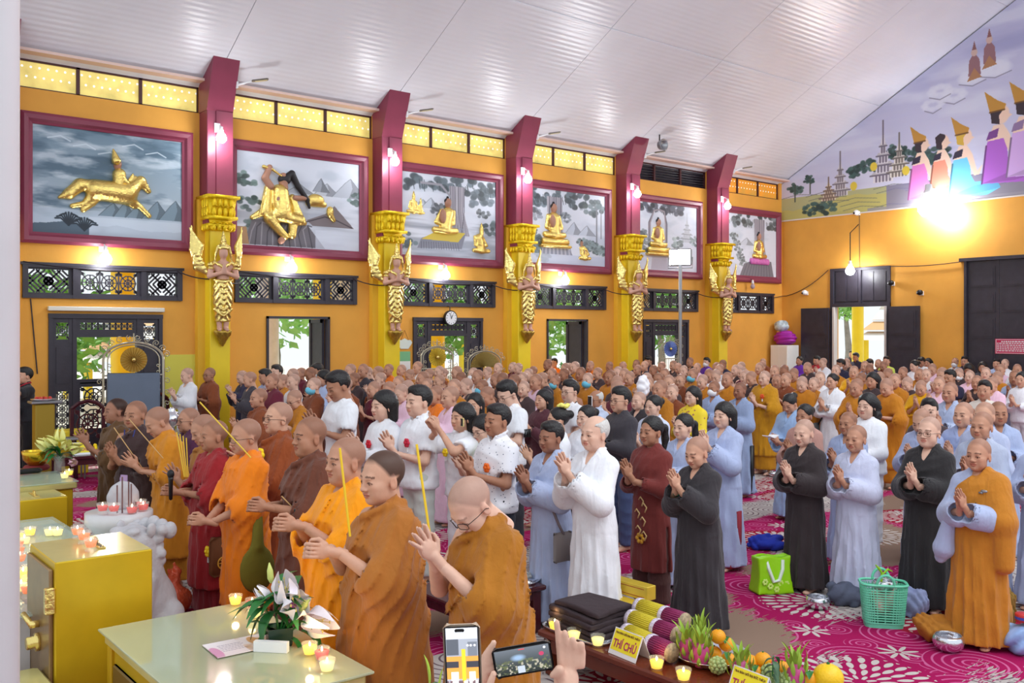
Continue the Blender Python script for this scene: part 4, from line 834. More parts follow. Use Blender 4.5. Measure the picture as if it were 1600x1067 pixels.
Ma = Matrix(((1, 0, 0, 0), (0, 0, 1, -.01), (0, 1, 0, 0), (0, 0, 0, 1)))
MB().prism([(-.16, .08), (-.2, .14), (-.16, .2), (-.08, .2), (0, .24), (.08, .2), (.16, .2), (.2, .14), (.16, .08), (.1, .0), (-.1, .0)], .012, Ma).build('crest', mat('calendar_crest', S(214, 226, 224), .5), r); MB().box(-.15, .15, -.01, 0, -.28, -.06).build('green_page', mat('calendar_green', S(120, 186, 140), .6), r); MB().box(-.15, .15, -.012, 0, -.52, -.28).build('white_page', M_white, r); MB().tube([(-.1, -.01, .2), (0, -.01, .42), (.1, -.01, .2)], .006, 5).build('cord', mat('brown_cord', S(110, 60, 40), .7), r)
q = on_end(1566, 541, XE-.03); r = empty('notice_board', (XE-.04, q.y, q.z), 'crimson notice with rows of white writing on the tall dark doors', 'sign')
MB().box(0, .02, -.95, .18, -.2, .2).build('board', mat('crimson_board', S(200, 34, 84), .5), r)
mb = MB().box(-.004, 0, -.93, .16, .175, .185).box(-.004, 0, -.93, .16, -.185, -.175).box(-.004, 0, .15, .16, -.18, .18); g_ = random.Random(4)
for k in range(6):
    y = .13 if k else .02; z = .13-.05*k
    while y > -.85: l = g_.uniform(.03, .07); mb.box(-.005, 0, y-l, y, z-.012-(.006 if k == 0 else 0), z+.012); y -= l+.018
mb.build('white_writing', M_white, r)
# ================================================================== people: one skin per person, clothes and hair over it
M_skin = objcol_mat('skin', .5, .08, 60, attr=True, noise=.05); M_cloth = objcol_mat('robe_cloth', .85, .22, 26, noise=.07, sheen=.15); M_hair = mat('black_hair_strands', S(26, 23, 24), .42, bump=.4, bscale=70)
M_hairw = mat('grey_hair_strands', S(206, 204, 200), .5, bump=.4, bscale=70)
def wrinkles(m, sc=(16, 16, 3.2), st=.45):
    nt = m.node_tree; p = nt.nodes['Principled BSDF']; tc = nt.nodes.new('ShaderNodeTexCoord'); mp = nt.nodes.new('ShaderNodeMapping'); mp.inputs['Scale'].default_value = sc; mp.inputs['Rotation'].default_value = (.25, -.15, 0)
    n = nt.nodes.new('ShaderNodeTexNoise'); n.inputs['Scale'].default_value = 1; n.inputs['Detail'].default_value = 4; n.inputs['Distortion'].default_value = .8; nt.links.new(tc.outputs['Object'], mp.inputs[0]); nt.links.new(mp.outputs[0], n.inputs['Vector'])
    b = nt.nodes.new('ShaderNodeBump'); b.inputs['Strength'].default_value = st; b.inputs['Distance'].default_value = .03; nt.links.new(n.outputs[0], b.inputs['Height'])
    old = p.inputs['Normal'].links[0].from_node; nt.links.new(old.outputs[0], b.inputs['Normal']); nt.links.new(b.outputs[0], p.inputs['Normal'])
wrinkles(M_cloth)
def Ry(a): c, s = math.cos(a), math.sin(a); return np.array([[c, 0, s], [0, 1, 0], [-s, 0, c]])
def Rz(a): c, s = math.cos(a), math.sin(a); return np.array([[c, -s, 0], [s, c, 0], [0, 0, 1]])
def Rx(a): c, s = math.cos(a), math.sin(a); return np.array([[1, 0, 0], [0, c, -s], [0, s, c]])
# ---- heads: x forward, y left, z up, crown at +.135, chin at -.095
HEADS = {}
def head(kind, h):
    if (kind, h) in HEADS: return HEADS[kind, h]
    fem, old, fat = 'f' in kind, 'o' in kind, 'b' in kind
    v = Vol((-.14, -.13, -.20), (.16, .13, .16), h); jw = .8 if fem else 1.
    v.ell((-.014, 0, .045), (.100, .078, .091), .01).ell((.028, 0, -.012), (.062, .064, .085), .03).ell((.030, 0, -.058), (.048, .052*jw+(.008 if fat else 0), .042), .03)
    v.ell((.068, 0, -.080), (.018, .022, .016), .025)
    for s in (-1, 1):
        v.ell((.054, s*.043, -.014), (.030, .024, .022), .022).ell((.046, s*.046, -.046), (.03, .018 if not fat else .028, .03), .025)
        v.ell((-.01, s*.079, -.004), (.019, .008, .034), .008)
        if h < .006: v.ell((-.004, s*.090, .0), (.011, .007, .018), .004, 's')
    v.cap((.080, -.03, .028), (.080, .03, .028), .013, .013, .02)
    for s in (-1, 1): v.ell((.102, s*.033, .006), (.018, .019, .0115), .012, 's')
    for s in (-1, 1): v.ell((.074, s*.033, .006), (.0175, .018, .0145), .003)
    v.cap((.089, 0, .016), (.101, 0, -.020), .008, .0125, .014).ell((.105, 0, -.022), (.010, .0135, .010), .007)
    for s in (-1, 1): v.ell((.096, s*.0155, -.025), (.012, .009, .008), .005)
    v.ell((.086, 0, -.046), (.014, .025, .0075), .004).ell((.084, 0, -.057), (.015, .021, .0085), .004)
    if h < .006: v.ell((.105, 0, -.0515), (.012, .022, .0016), .003, 's')
    if old:
        for s in (-1, 1): v.cap((.098, s*.022, -.022), (.076, s*.038, -.058), .004, .003, .006, 's')
    nr = .048 if fem else .056+(.008 if fat else 0)
    v.cap((-.02, 0, -.06), (-.036, 0, -.19), nr, nr+.004, .03)
    if fat: v.ell((.03, 0, -.085), (.05, .05, .025), .03)
    P, Q = v.skin(); x, y, z = P.T; C = np.ones((len(P), 3)); ay = np.abs(y)
    def lay(m, c): m = np.clip(m, 0, 1)[:, None]; C[:] = C*(1-m)+np.array(c)*m
    hl = .052+.02*np.clip((.09-x)/.05, -1, 1)*0
    front = x > .0
    scalp = np.clip((z-(.085-.10*np.clip((.055-x)/.07, 0, 1.35)))/.026, 0, 1)*(1-np.clip((.034-np.abs(z+.004))/.01, 0, 1)*np.clip((ay-.07)/.004, 0, 1))
    if 'n' in kind: lay(scalp*.55, (.36, .33, .36))       # shaven stubble
    if 'd' in kind: lay(scalp*.95, (.09, .08, .085))      # short dark crop
    lay(((x > .07) & (z > -.0625) & (z < -.0400) & (ay < .025-np.abs(z+.0515)*.8))*.75, (.80, .42, .42))
    lay(((x > .07) & (np.abs(z+.0513) < .0022) & (ay < .023))*.8, (.42, .18, .18))
    br = (x > .05) & (np.abs(z-(.034-((ay-.030)/.03)**2*.007)) < .0045) & (ay > .012) & (ay < .052); lay(br*(.45 if old else .85), (.17, .13, .12))
    e = 1-((ay-.033)/.0155)**2-((z-.0045)/.0075)**2; lay(((x > .06) & (e > 0))*.75, (1.05, 1.1, 1.15)); lay(((x > .06) & ((ay-.033)**2+(z-.005)**2 < .0062**2)), (.07, .05, .05))
    lid = np.abs(z-(.0105-((ay-.033)/.0155)**2*.007)); lay(((x > .06) & (lid < .0032) & (np.abs(ay-.033) < .017))*.9, (.16, .11, .10))
    lay(((x > .1) & (z < -.028) & (z > -.036) & (np.abs(ay-.009) < .004))*.6, (.35, .2, .2))  # nostrils: the shade inside them is put into the skin colour
    lay(np.clip(1-((ay-.05)/.02)**2-((z+.02)/.02)**2, 0, 1)*(x > .03)*.25, (1., .78, .74)); lay((ay > .078)*.2, (1., .7, .65))
    HEADS[kind, h] = (P, Q, C); return HEADS[kind, h]
HAIRS = {}
def hair(style, h):
    if (style, h) in HAIRS: return HAIRS[style, h]
    v = Vol((-.24, -.15, -.42), (.14, .15, .22), h)
    if style in ('men', 'top', 'bald', 'tail', 'bun'): v.ell((-.016, 0, .048), (.108, .085, .100), .01)
    else: v.ell((-.016, 0, .048), (.112, .090, .104), .01)
    if style in ('bob', 'curly'): v.cap((-.05, -.055, .03), (-.055, -.062, -.085), .055, .045, .03).cap((-.05, .055, .03), (-.055, .062, -.085), .055, .045, .03).cap((-.075, 0, .02), (-.075, 0, -.09), .06, .05, .03)
    if style == 'curly':
        g = np.random.default_rng(3)
        for k in range(40): a = g.random()*6.28; v.ell((-.05+.05*math.cos(a), .095*math.sin(a), .06-.2*g.random()), (.028,)*3, .01)
    if style == 'long': v.cap((-.07, 0, .02), (-.10, 0, -.26), .08, .06, .03).cap((-.04, .06, .02), (-.07, .06, -.2), .04, .03, .03).cap((-.04, -.06, .02), (-.07, -.06, -.2), .04, .03, .03)
    if style == 'tail': v.path([(-.11, 0, .05), (-.16, 0, .03), (-.175, 0, -.06), (-.15, 0, -.2)], [.03, .035, .032, .014], .015)
    if style == 'bun': v.ell((-.125, 0, .065), (.045, .05, .045), .01)
    if style == 'top': v.ell((.012, 0, .108), (.08, .066, .045), .02)
    if style == 'men': v.ell((.02, 0, .112), (.07, .062, .034), .02)
    # face opening, ears, nape
    B_ = ((-.24, -.15, -.42), (.14, .15, .22)); fz = {'men': .083, 'top': .076, 'bald': .11, 'bob': .07, 'long': .078, 'tail': .088, 'bun': .086}.get(style, .076)
    v.put(lambda x, y, z: np.maximum(np.sqrt((y/.074)**2+((z-fz+.15)/.15)**2)*.08-.08, .012-x-.25*np.clip(z-.02, 0, .1)), *B_, .012, 's')
    if style in ('men', 'top', 'bald'): v.put(lambda x, y, z: z+.045-.45*(-x-.05)*0+0*x+0*y, (-.24, -.15, -.42), (.14, .15, .22), .01, 's'); v.put(lambda x, y, z: np.maximum(np.maximum(np.minimum(np.maximum(-.045-x, z-.008), np.maximum(.022-x, z-.062)), -z-.3), -.2-x)+0*y, (-.24, -.15, -.42), (.14, .15, .22), .01, 's')
    if style == 'bald': v.ell((.02, 0, .14), (.11, .07, .09), .01, 's')
    if style in ('tail', 'bun'): v.put(lambda x, y, z: np.maximum(np.maximum(-.045-x, z-.012), x-.2)+0*y, (-.24, -.15, -.42), (.14, .15, .22), .01, 's'); v.put(lambda x, y, z: np.maximum(z+.06, -.118-x)+0*y, (-.24, -.15, -.42), (.14, .15, .22), .01, 's')
    if style == 'bob': v.ell((.06, 0, -.02), (.075, .075, .085), .01, 's')
    if style == 'fringe': pass
    P, Q = v.skin(); HAIRS[style, h] = (P, Q, None); return HAIRS[style, h]
# ---- hands: z along the fingers, x- is the thumb side
HANDS = {}
def hands(kind, h, fan=0.):
    if (kind, h, fan) in HANDS: return HANDS[kind, h, fan]
    if kind == 'pray':
        v = Vol((-.09, -.09, -.09), (.09, .09, .2), h)
        for s in (-1, 1):
            v.ell((.002, s*.0145, .048), (.041, .015, .052), .01)
            for xi, L, f in ((-.029, .066, -1), (-.0095, .077, -.35), (.010, .072, .35), (.029, .055, 1)):
                f = f*(.012+fan); a, b, c = (xi, s*.0125, .084), (xi+f*.55, s*(.0125+.12*abs(fan)), .084+L*.5), (xi+f, s*.0095, .084+L); v.cap(a, b, .0092, .0088, .0035).cap(b, c, .0088, .0068, .003)
            v.path([(-.03, s*.016, .022), (-.055, s*.014, .055), (-.058, s*.010, .088)], [.014, .0105, .008], .006)
            v.cap((0, s*.017, .01), (.0, s*.040, -.075), .025, .026, .012)
    else:      # two fists closed round sticks that run along z at x=.078
        v = Vol((-.09, -.085, -.075), (.13, .085, .085), h)
        for s in (-1, 1):
            o = .004*s; v.ell((.035, s*.030, o), (.044, .016, .040), .012)
            for zi in (.028, .0095, -.009, -.026):
                v.path([(.060, s*.034, zi*1.05+o), (.092, s*.030, zi*1.08+o), (.106, s*.010, zi*1.05+o), (.090, -s*.004, zi*1.0+o)], [.0092, .0092, .0086, .0074], .002)
            v.path([(.022, s*.028, .03+o), (.055, s*.018, .052+o), (.086, s*.004, .048+o)], [.014, .011, .0085], .006)
            v.cap((.01, s*.032, o), (-.075, s*.050, -.012+o), .024, .026, .012)
    P, Q = v.skin(); C = np.ones((len(P), 3)); z = P[:, 2]
    if kind == 'pray': C *= (1-.06*np.clip((z-.09)/.06, 0, 1))[:, None]
    HANDS[kind, h, fan] = (P, Q, C); return HANDS[kind, h, fan]
# ---- a standing figure 1.65 m tall, facing +x
def bend_fn(lean, turn=0.):
    if abs(lean) < 1e-4: return lambda P: P
    def f(P):
        P = P.copy(); t = np.clip((P[:, 2]-.80)/.40, 0, 1); t = t*t*(3-2*t); a = lean*t; x, z = P[:, 0]+.0, P[:, 2]-.85; c, s = np.cos(a), np.sin(a)
        up = P[:, 2] > .80; nx, nz = x*c+z*s, -x*s+z*c+.85; P[up, 0], P[up, 2] = nx[up], nz[up]; return P
    return f
HO = np.array([.0, 0, 1.515])
def head_xf(pitch, yaw, hs=1.):
    R = Rz(yaw) @ Ry(pitch); piv = np.array([-.03, 0, -.08])
    return lambda P: (P-piv)*hs @ R.T+piv*1.0+HO
def arm_pts(pose, w=1., f=0.):
    """shoulder, elbow, wrist for each side, and how the hands sit"""
    out = {}
    if pose == 'pray': wz, wx, an = 1.10+f*.25, .255, math.radians(58)
    elif pose == 'low': wz, wx, an = 1.00, .27, math.radians(35)
    elif pose == 'high': wz, wx, an = 1.22+f*.2, .26, math.radians(60)
    elif pose == 'hold': wz, wx, an = 1.17+f*.25, .275, 0
    elif pose == 'holdup': wz, wx, an = 1.42, .27, 0
    else: wz, wx, an = .9, .12, 0
    for s in (-1, 1):
        sh = np.array([-.008, s*.165*w, 1.315]); wr = np.array([wx, s*.04, wz])
        if pose == 'down': wr = np.array([.05, s*.27*w, .82])
        d = wr-sh; D = np.linalg.norm(d); L1, L2 = .285, .255; D = min(D, L1+L2-.005); u = d/np.linalg.norm(d); wr = sh+u*D
        c = (L1*L1+D*D-L2*L2)/(2*D); hgt = math.sqrt(max(L1*L1-c*c, 0)); hint = np.array([-.35, s*.62, -.9]) if pose != 'holdup' else np.array([.2, s*.8, -.7])
        hint = hint-u*(hint @ u); hint /= np.linalg.norm(hint); out[s] = (sh, sh+u*c+hint*hgt, wr)
    return out, np.array([wx, 0, wz]), an
def fold_skirt(n, amp, seed, z1=.95):
    g = np.random.default_rng(seed); p1, p2, p3 = g.random(3)*6.28
    def f(px, py, z):
        ph = np.arctan2(py, px); a = np.clip((z1+.1-z)/z1, 0, 1)
        w = np.sin(n*ph+p1+1.1*np.sin(2.2*z+2*ph+p2)); w2 = np.sin((n*1.7)*ph+p3+2.*np.sin(3*z+p1))
        return amp*a*((1-np.abs(w))**1.6*1.9-.5+.5*w2)+.003*np.sin(21*z+5*ph+p2)
    return f
def fold_diag(amp, seed, kx=.6, ky=-.9, kz=1.2, fr=34.):
    g = np.random.default_rng(seed); p1, p2 = g.random(2)*6.28
    def f(px, py, z):
        w = np.sin(fr*(kz*z+ky*py+kx*px*.4)+1.6*np.sin(7*py+5*z+p1)+p2); return amp*((1-np.abs(w))**1.7*1.9-.5)
    return f
def cloth(kind, pose, h, seed=0, w=1., f=0., fat=1.):
    """garment skins, named"""
    arms, wc, an = arm_pts(pose, w, f); out = []; lo, hi = (-.36, -.5, .02), (.52, .5, 1.5)
    T = [.84, .98, 1.1, 1.22, 1.31, 1.365, 1.40, 1.43]; TA = np.array([.135*fat, .125*fat, .128*fat, .130*fat**.7, .115, .085, .066, .062]); TB = np.array([.175*fat, .165*fat, .175*fat, .195*w, .19*w, .14*w, .078, .064])
    TX = [.0, .008, .012, .01, -.002, -.012, -.018, -.02]
    def sleeves(v, r0, r1, r2, drop=0., upto=2., k=.04, sides=(-1, 1), hollow=True):
        for s in sides:
            sh, el, wr = arms[s]; sh = sh-np.array([0, s*.02, .01])
            if upto < 1: e = sh+(el-sh)*upto; v.cap(sh, e, r0, r1, k); q = e+(el-sh)*.08; v.cap(e+(el-sh)*.30, e+(el-sh)*.75, r1*1.05, r1*1.3, .004, 's'); continue
            v.cap((-.012, s*.05, 1.385), sh, .045, r0*.86, .04); v.cap(sh, el, r0*.86, r1, k); e2 = el+(wr-el)*(upto-1); v.cap(el, e2, r1, r2, k)
            if drop: v.cap(el+np.array([0, 0, -drop*.5]), e2+np.array([-.02, 0, -drop]), r1*.95, r2*.8, .03)
            if hollow: dd = (wr-el)/np.linalg.norm(wr-el); v.cap(e2-dd*.015, e2+dd*.2, r2*.80, r2*1.1, .004, 's')
    def collar(v, deep=.1, wide=.05):
        v.cap((.135, 0, 1.385-deep), (.035, 0, 1.45), .014, wide*1.2, .006, 's'); v.cap((-.03, 0, 1.40), (-.01, 0, 1.6), .054, .062, .01, 's')
    def tops(v, z0=.84, k=.03, extra=1.): i = [j for j, z in enumerate(T) if z >= z0]; v.loft([T[j] for j in i], [TX[j] for j in i], TA[i]*extra, TB[i]*extra, k=k, fold=fold_diag(.004, seed, fr=26))
    if kind == 'robe' or kind == 'sash':           # long sleeved straight robe, to the ankles
        v = Vol(lo, hi, h); v.loft([.05, .4, .84, 1.0], [.0, .0, .0, .008], [.198*fat, .172*fat, .148*fat, .130*fat], [.232*fat, .205*fat, .185*fat, .168*fat], k=.02, fold=fold_skirt(7, .016, seed)); tops(v)
        sleeves(v, .074, .086, .086, .06, 1.88); collar(v); out.append(('robe', *v.skin()))
    if kind == 'sash':                             # ochre cloth over the robe, right shoulder left free
        v = Vol(lo, hi, h); v.loft([.045, .4, .84, 1.0], [.0, .0, .0, .008], [.218*fat, .19*fat, .166*fat, .148*fat], [.252*fat, .225*fat, .203*fat, .185*fat], k=.02, fold=fold_skirt(7, .016, seed)); tops(v, .84, .03, 1.13)
        sh, el, wr = arms[1]; v.cap((-.015, .06, 1.395), sh-np.array([0, .02, .01]), .05, .078, .04); v.cap(sh-np.array([0, .015, 0]), el, .086, .118, .05).cap(el+np.array([-.02, 0, -.04]), el+np.array([.0, .03, -.35]), .105, .07, .05)
        v.put(lambda x, y, z: -(z-1.452-.95*(y-.055))*.72+0*x, lo, hi, .006, 's'); collar(v, .05, .05)
        sh, el, wr = arms[-1]; v.cap(el, wr, .11, .10, .01, 's').cap(sh, el, .10, .11, .01, 's'); out.append(('ochre_sash', *v.skin()))
    if kind in ('monk', 'monk2'):                  # wrapped monastic robe over the left shoulder, under-robe below
        v = Vol(lo, hi, h); v.loft([.09, .45, .9], [0, 0, 0], [.15*fat, .145*fat, .125*fat], [.20*fat, .185*fat, .16*fat], k=.02, fold=fold_skirt(8, .012, seed+5)); out.append(('under_robe', *v.skin()))
        v = Vol(lo, hi, h); v.loft([.30, .55, .84, 1.0], [.0, .0, .0, .008], [.185*fat, .175*fat, .158*fat, .142*fat], [.235*fat, .22*fat, .20*fat, .185*fat], k=.02, fold=fold_skirt(7, .016, seed)); 
        i = range(len(T)); v.loft(T, TX, TA*1.1, TB*1.1, k=.03, fold=fold_diag(.0095, seed, kx=2.6, ky=-.75, kz=.42, fr=58))
        sides = (1,) if kind == 'monk' else (-1, 1)
        for s in sides:
            sh, el, wr = arms[s]; v.cap((-.015, s*.06, 1.395), sh-np.array([0, s*.02, .01]), .05, .078, .04); v.cap(sh-np.array([0, s*.02, .01]), el+np.array([-.02, s*.005, .02]), .080, .118, .05); mid = el+(wr-el)*.22
            v.cap(el+np.array([-.03, s*.0, .0]), mid, .115, .095, .04).cap(el+np.array([-.05, s*.0, -.03]), el+np.array([-.06, -s*.03, -.42]), .12, .05, .06).cap(mid-np.array([.02, 0, .03]), mid+np.array([-.08, 0, -.30]), .07, .03, .05)
            dd = (wr-el)/np.linalg.norm(wr-el); v.cap(mid-dd*.01, mid+dd*.25, .060, .09, .006, 's')
        fd = fold_diag(.0095, seed+3, 2.2, -.35, .38, 44.); v.put(lambda x, y, z: -fd(x, y, z)*np.clip((z-.45)*3, 0, 1), lo, hi, 0, 'add')
        if kind == 'monk':
            v.put(lambda x, y, z: -(z-1.455-.80*(y-.045))*.78+0*x, lo, hi, .01, 's')
            sh, el, wr = arms[-1]; v.cap(sh, el, .085, .075, .01, 's').cap(el, wr, .07, .06, .01, 's')
            collar(v, .02, .045); v.path([(.04, -.175, 1.24), (.115, -.10, 1.29), (.115, .0, 1.355), (.035, .085, 1.405), (-.06, .085, 1.415), (-.125, -.02, 1.345), (-.10, -.14, 1.27)], [.012, .017, .019, .019, .018, .016, .012], .012)
        else: collar(v, .06, .05); v.path([(.095, -.04, 1.325), (.06, .06, 1.375), (-.03, .092, 1.405), (-.095, .02, 1.41), (-.06, -.08, 1.405), (.03, -.085, 1.375), (.095, -.02, 1.32)], .016, .012)
        out.append(('outer_robe', *v.skin()))
    if kind in ('shirt', 'tee', 'blouse'):
        v = Vol(lo, hi, h); v.loft([.80, .9]+T[1:], [.0, .0]+TX[1:], np.concatenate([[.148*fat, .142*fat], TA[1:]*1.05]), np.concatenate([[.19*fat, .183*fat], TB[1:]*1.04]), k=.02, fold=fold_diag(.006, seed, .3, .3, 1.2, 22))
        sleeves(v, .078, .086 if kind != 'blouse' else .075, .06, 0, .62 if kind != 'blouse' else 1.9); collar(v, .07 if kind == 'shirt' else .03, .045)
        if kind == 'shirt':
            for s in (-1, 1): v.path([(.075, s*.012, 1.36), (.055, s*.05, 1.41), (-.01, s*.075, 1.435), (-.06, s*.05, 1.45), (-.075, 0, 1.45)], [.012, .013, .013, .013, .013], .006)
        out.append(('shirt', *v.skin()))
    if kind == 'dress':                            # long tunic slit at the sides
        v = Vol(lo, hi, h); v.loft([.33, .6, .84, .95], [0, 0, 0, .005], [.155, .145, .138*fat, .125*fat], [.21, .20, .185*fat, .168*fat], k=.02, fold=fold_skirt(5, .010, seed)); tops(v)
        sleeves(v, .072, .066, .058, 0, 1.72); v.cap((-.03, 0, 1.42), (-.01, 0, 1.6), .058, .066, .008, 's').ell((.05, 0, 1.44), (.07, .06, .045), .01, 's')
        for s in (-1, 1): v.put(lambda x, y, z: np.maximum(np.abs(x)-.012-.0*z, z-.72)+np.maximum(.08-s*y, 0)+0*x, (-.3, -.4, .3), (.3, .4, .8), .003, 's')
        out.append(('tunic', *v.skin()))
    if kind in ('shirt', 'tee', 'dress', 'blouse'):
        v = Vol((-.25, -.3, .03), (.25, .3, .95), h); fl = .075 if kind != 'dress' else .10
        for s in (-1, 1): v.cap((0, s*.085, .80), (0, s*.095, .06), .092, fl, .02)
        v.ell((0, 0, .86), (.125*fat, .165*fat, .12), .04); fd = fold_diag(.005, seed+2, .3, .3, 1., 22); v.put(lambda x, y, z: -fd(x, y, z), (-.25, -.3, .03), (.25, .3, .95), 0, 'add'); v.half((0, 0, -1), -.055)
        out.append(('trousers', *v.skin()))
    return out
def body(pose, hk, hh, bh, hd, pitch=0., yaw=0., w=1., f=0., fan=0., hs=1., feet=True, fat=1., bare=False, hands_on=True):
    arms, wc, an = arm_pts(pose, w, f); v = Vol((-.3, -.45, 0.), (.5, .45, 1.5), bh)
    v.loft([.82, .98, 1.1, 1.22, 1.31, 1.36, 1.40], [.0, .008, .012, .01, -.002, -.012, -.018], np.array([.11, .10, .104, .106, .096, .075, .05])*fat**.7, np.array([.145, .135, .145, .165*w, .165*w, .12*w, .05])*fat**.5, k=.03)
    v.cap((-.02, 0, 1.34), (-.032, 0, 1.43), .054, .046, .03)
    for s in (-1, 1):
        sh, el, wr = arms[s]; v.cap(sh, el, .046, .040, .03).cap(el, wr, .041, .027, .012); v.ell(sh+np.array([0, -s*.02, -.005]), (.044, .044, .042), .03)
        v.cap((0, s*.08, .82), (.005, s*.085, .46), .078, .055, .03).cap((.005, s*.085, .46), (-.01, s*.09, .08), .054, .036, .01)
        v.cap((-.03, s*.09, .035), (.10, s*.105, .024), .034, .03, .015).ell((.14, s*.112, .018), (.045, .04, .018), .015)
    parts = [(*v.skin(), None)]
    P, Q, C = head(hk, hd); parts.append((head_xf(pitch, yaw, hs)(P), Q, C))
    if hands_on:
        if pose in ('pray', 'low', 'high'):
            P, Q, C = hands('pray', hh, fan); a = an
            # local z (fingers) -> forward/up ; local x- (thumbs) -> back/up
            R = np.stack([np.array([math.sin(a), 0, -math.cos(a)]), np.array([0, 1, 0]), np.array([math.cos(a), 0, math.sin(a)])], 1); base = (arms[1][2]+arms[-1][2])/2
            parts.append((P @ R.T+base+R[:, 2]*.055, Q, C))
        elif pose in ('hold', 'holdup'):
            P, Q, C = hands('fist', hh); base = (arms[1][2]+arms[-1][2])/2; R = Ry(-.15 if pose == 'hold' else -.9); parts.append((P @ R.T+base+R[:, 0]*.05, Q, C))
    return parts
def rounded(kind): return kind
class Figure:
    def W(s, p):                       # local point (1.65 m figure) -> the hall
        k = s.r.scale[0]; a = s.r.rotation_euler.z; p = np.asarray(p, float)*k; c, d = math.cos(a), math.sin(a)
        return Vector((s.r.location.x+c*p[0]-d*p[1], s.r.location.y+d*p[0]+c*p[1], p[2]))
    def part(s, mb, name, m): return mb.build(name, m, s.r, True)
    def flower(s, col, y=.06, z=1.2, x=.15, size=.028):
        P = s.bf(np.array([[x, y, z]]))[0]; mb = MB()
        for k in range(6): a = k*PI/3; mb.ball((P[0]+.01, P[1]+size*.8*math.cos(a), P[2]+size*.8*math.sin(a)), (size*.5, size*.6, size*.6), 6, 4)
        mb.ball((P[0]+.02, P[1], P[2]), size*.5, 6, 4); s.part(mb, 'flower_brooch', mat('petal_%d_%d_%d' % col, S(*col), .6)); MB().box(P[0]-.005, P[0]+.008, P[1]-.012, P[1]+.004, P[2]-size*2.6, P[2]-size*.8).build('ribbon', M_white, s.r)
    def stick_px(s, label, a, b, m=None, r_=.004, thing='incense_stick', dz=0.):      # from the hand outwards
        q = s.W(s.bf(((s.arms[0][1][2]+s.arms[0][-1][2])/2)[None])[0]); Z = q.x*FX+q.y*FY+dz
        return tag(MB().tube([at(*a, Z), at(*b, Z)], r_, 6).build(thing, m or mat('incense_yellow', S(226, 190, 60), .6)), label, 'candle' if 'candle' in thing else 'incense')
    def sticks(s, label, n=1, L=.5, up=True, m=None, r_=.004, tilt=0., x=.105, thing='incense_stick'):
        a, b = s.arms[0][1][2], s.arms[0][-1][2]; base = (a+b)/2+np.array([x, 0, 0]); mb = MB()
        for k in range(n):
            d = Vector((math.sin(tilt)+.05*k, .05*(k-(n-1)/2), math.cos(tilt))).normalized(); p0 = Vector(base)+Vector((0, .006*k, 0)); mb.tube([s.W(q) for q in s.bf(np.array([p0-d*.07, p0+d*L]))], r_, 6)
        return tag(mb.build(thing, m or mat('incense_yellow', S(226, 190, 60), .6)), label, 'incense')
def make_person(label, clothes, cols, skin, pose='pray', hk='n', hairstyle=None, hair_m=None, H=1.62, loc=(0, 0, 0), rz=PI, lean=0., pitch=0., yaw=0., res=(.0045, .0045, .012, .014), seed=0, w=1., f=0., fan=0., fat=1., hs=1., group=None, glasses=None, mask=None, extra=None, hairres=.0105, mats=None, name='person', hands_on=True, px=None, zz=None):
    hd, hh, bh, ch = res; bf = bend_fn(lean); r = empty(name, loc, label, 'person', group, rz); r.scale = (H/1.65,)*3
    V, Q, C = joinvq(body(pose, hk, hh, bh, hd, pitch, yaw, w, f, fan, hs, fat=fat, hands_on=hands_on)); b = link('body', mesh_np('body', bf(V), Q, M_skin, C), r); b.color = skin
    ci = {}
    for nm, P, Qd in cloth(clothes, pose, ch, seed, w, f, fat):
        m = (mats or {}).get(nm, M_cloth); o = link(nm, mesh_np(nm, bf(P), Qd, m), r); o.color = cols.get(nm, cols['*']); ci[nm] = o
    if clothes == 'robe' and label:
        mb = MB(); [mb.tube(bf(np.array([(-.080, s*.012, 1.425), (-.045, s*.066, 1.425), (.015, s*.074, 1.405), (.072, s*.050, 1.36), (.118, s*.008, 1.275), (.135, -.02, 1.20)])), [.012, .012, .012, .011, .010, .006], 6) for s in (-1, 1)]
        o = mb.build('collar', M_cloth, r, True); o['kind'] = 'stuff'; o.color = [v*.92 for v in cols['*'][:3]]+[1]
    hx = lambda P: bf(head_xf(pitch, yaw, hs)(np.asarray(P, float)))
    if hairstyle: P, Qd, _ = hair(hairstyle, hairres); link('hair', mesh_np('hair', hx(P), Qd, hair_m or M_hair), r)
    if glasses: link('glasses', glasses_mesh(hx, glasses), r)
    if mask: P, Qd = mask_np(hairres); link('face_mask', mesh_np('face_mask', hx(P), Qd, mask), r)
    if px is not None:
        c = hx([(-.012, 0, .135)])[0]*(H/1.65); Z = zz or (CH-c[2])*FPX/(px[1]-519); q = at(px[0], px[1], Z); ca, sa = math.cos(rz), math.sin(rz)
        r.location = (q.x-(ca*c[0]-sa*c[1]), q.y-(sa*c[0]+ca*c[1]), 0)
    fg = Figure(); fg.r, fg.hx, fg.bf, fg.arms = r, hx, bf, arm_pts(pose, w, f); return fg
def glasses_mesh(hx, m):
    mb = MB(); t = .0017
    for s in (-1, 1):
        pts = [(.113-.02*abs(s*.034+.026*math.cos(a))/.06, s*.034+.025*math.copysign(abs(math.cos(a))**.6, math.cos(a)), .004+.018*math.copysign(abs(math.sin(a))**.6, math.sin(a))) for a in [2*PI*k/16 for k in range(16)]]
        mb.tube([tuple(q) for q in hx(pts)], t, 5, closed=True); mb.tube([tuple(q) for q in hx([(.093, s*.059, .008), (.04, s*.082, .008), (-.005, s*.088, .006), (-.02, s*.086, -.008)])], t, 5)
    mb.tube([tuple(q) for q in hx([(.112, -.009, .008), (.116, 0, .010), (.112, .009, .008)])], t, 5); return mb.mesh('glasses', m)
_mk = {}
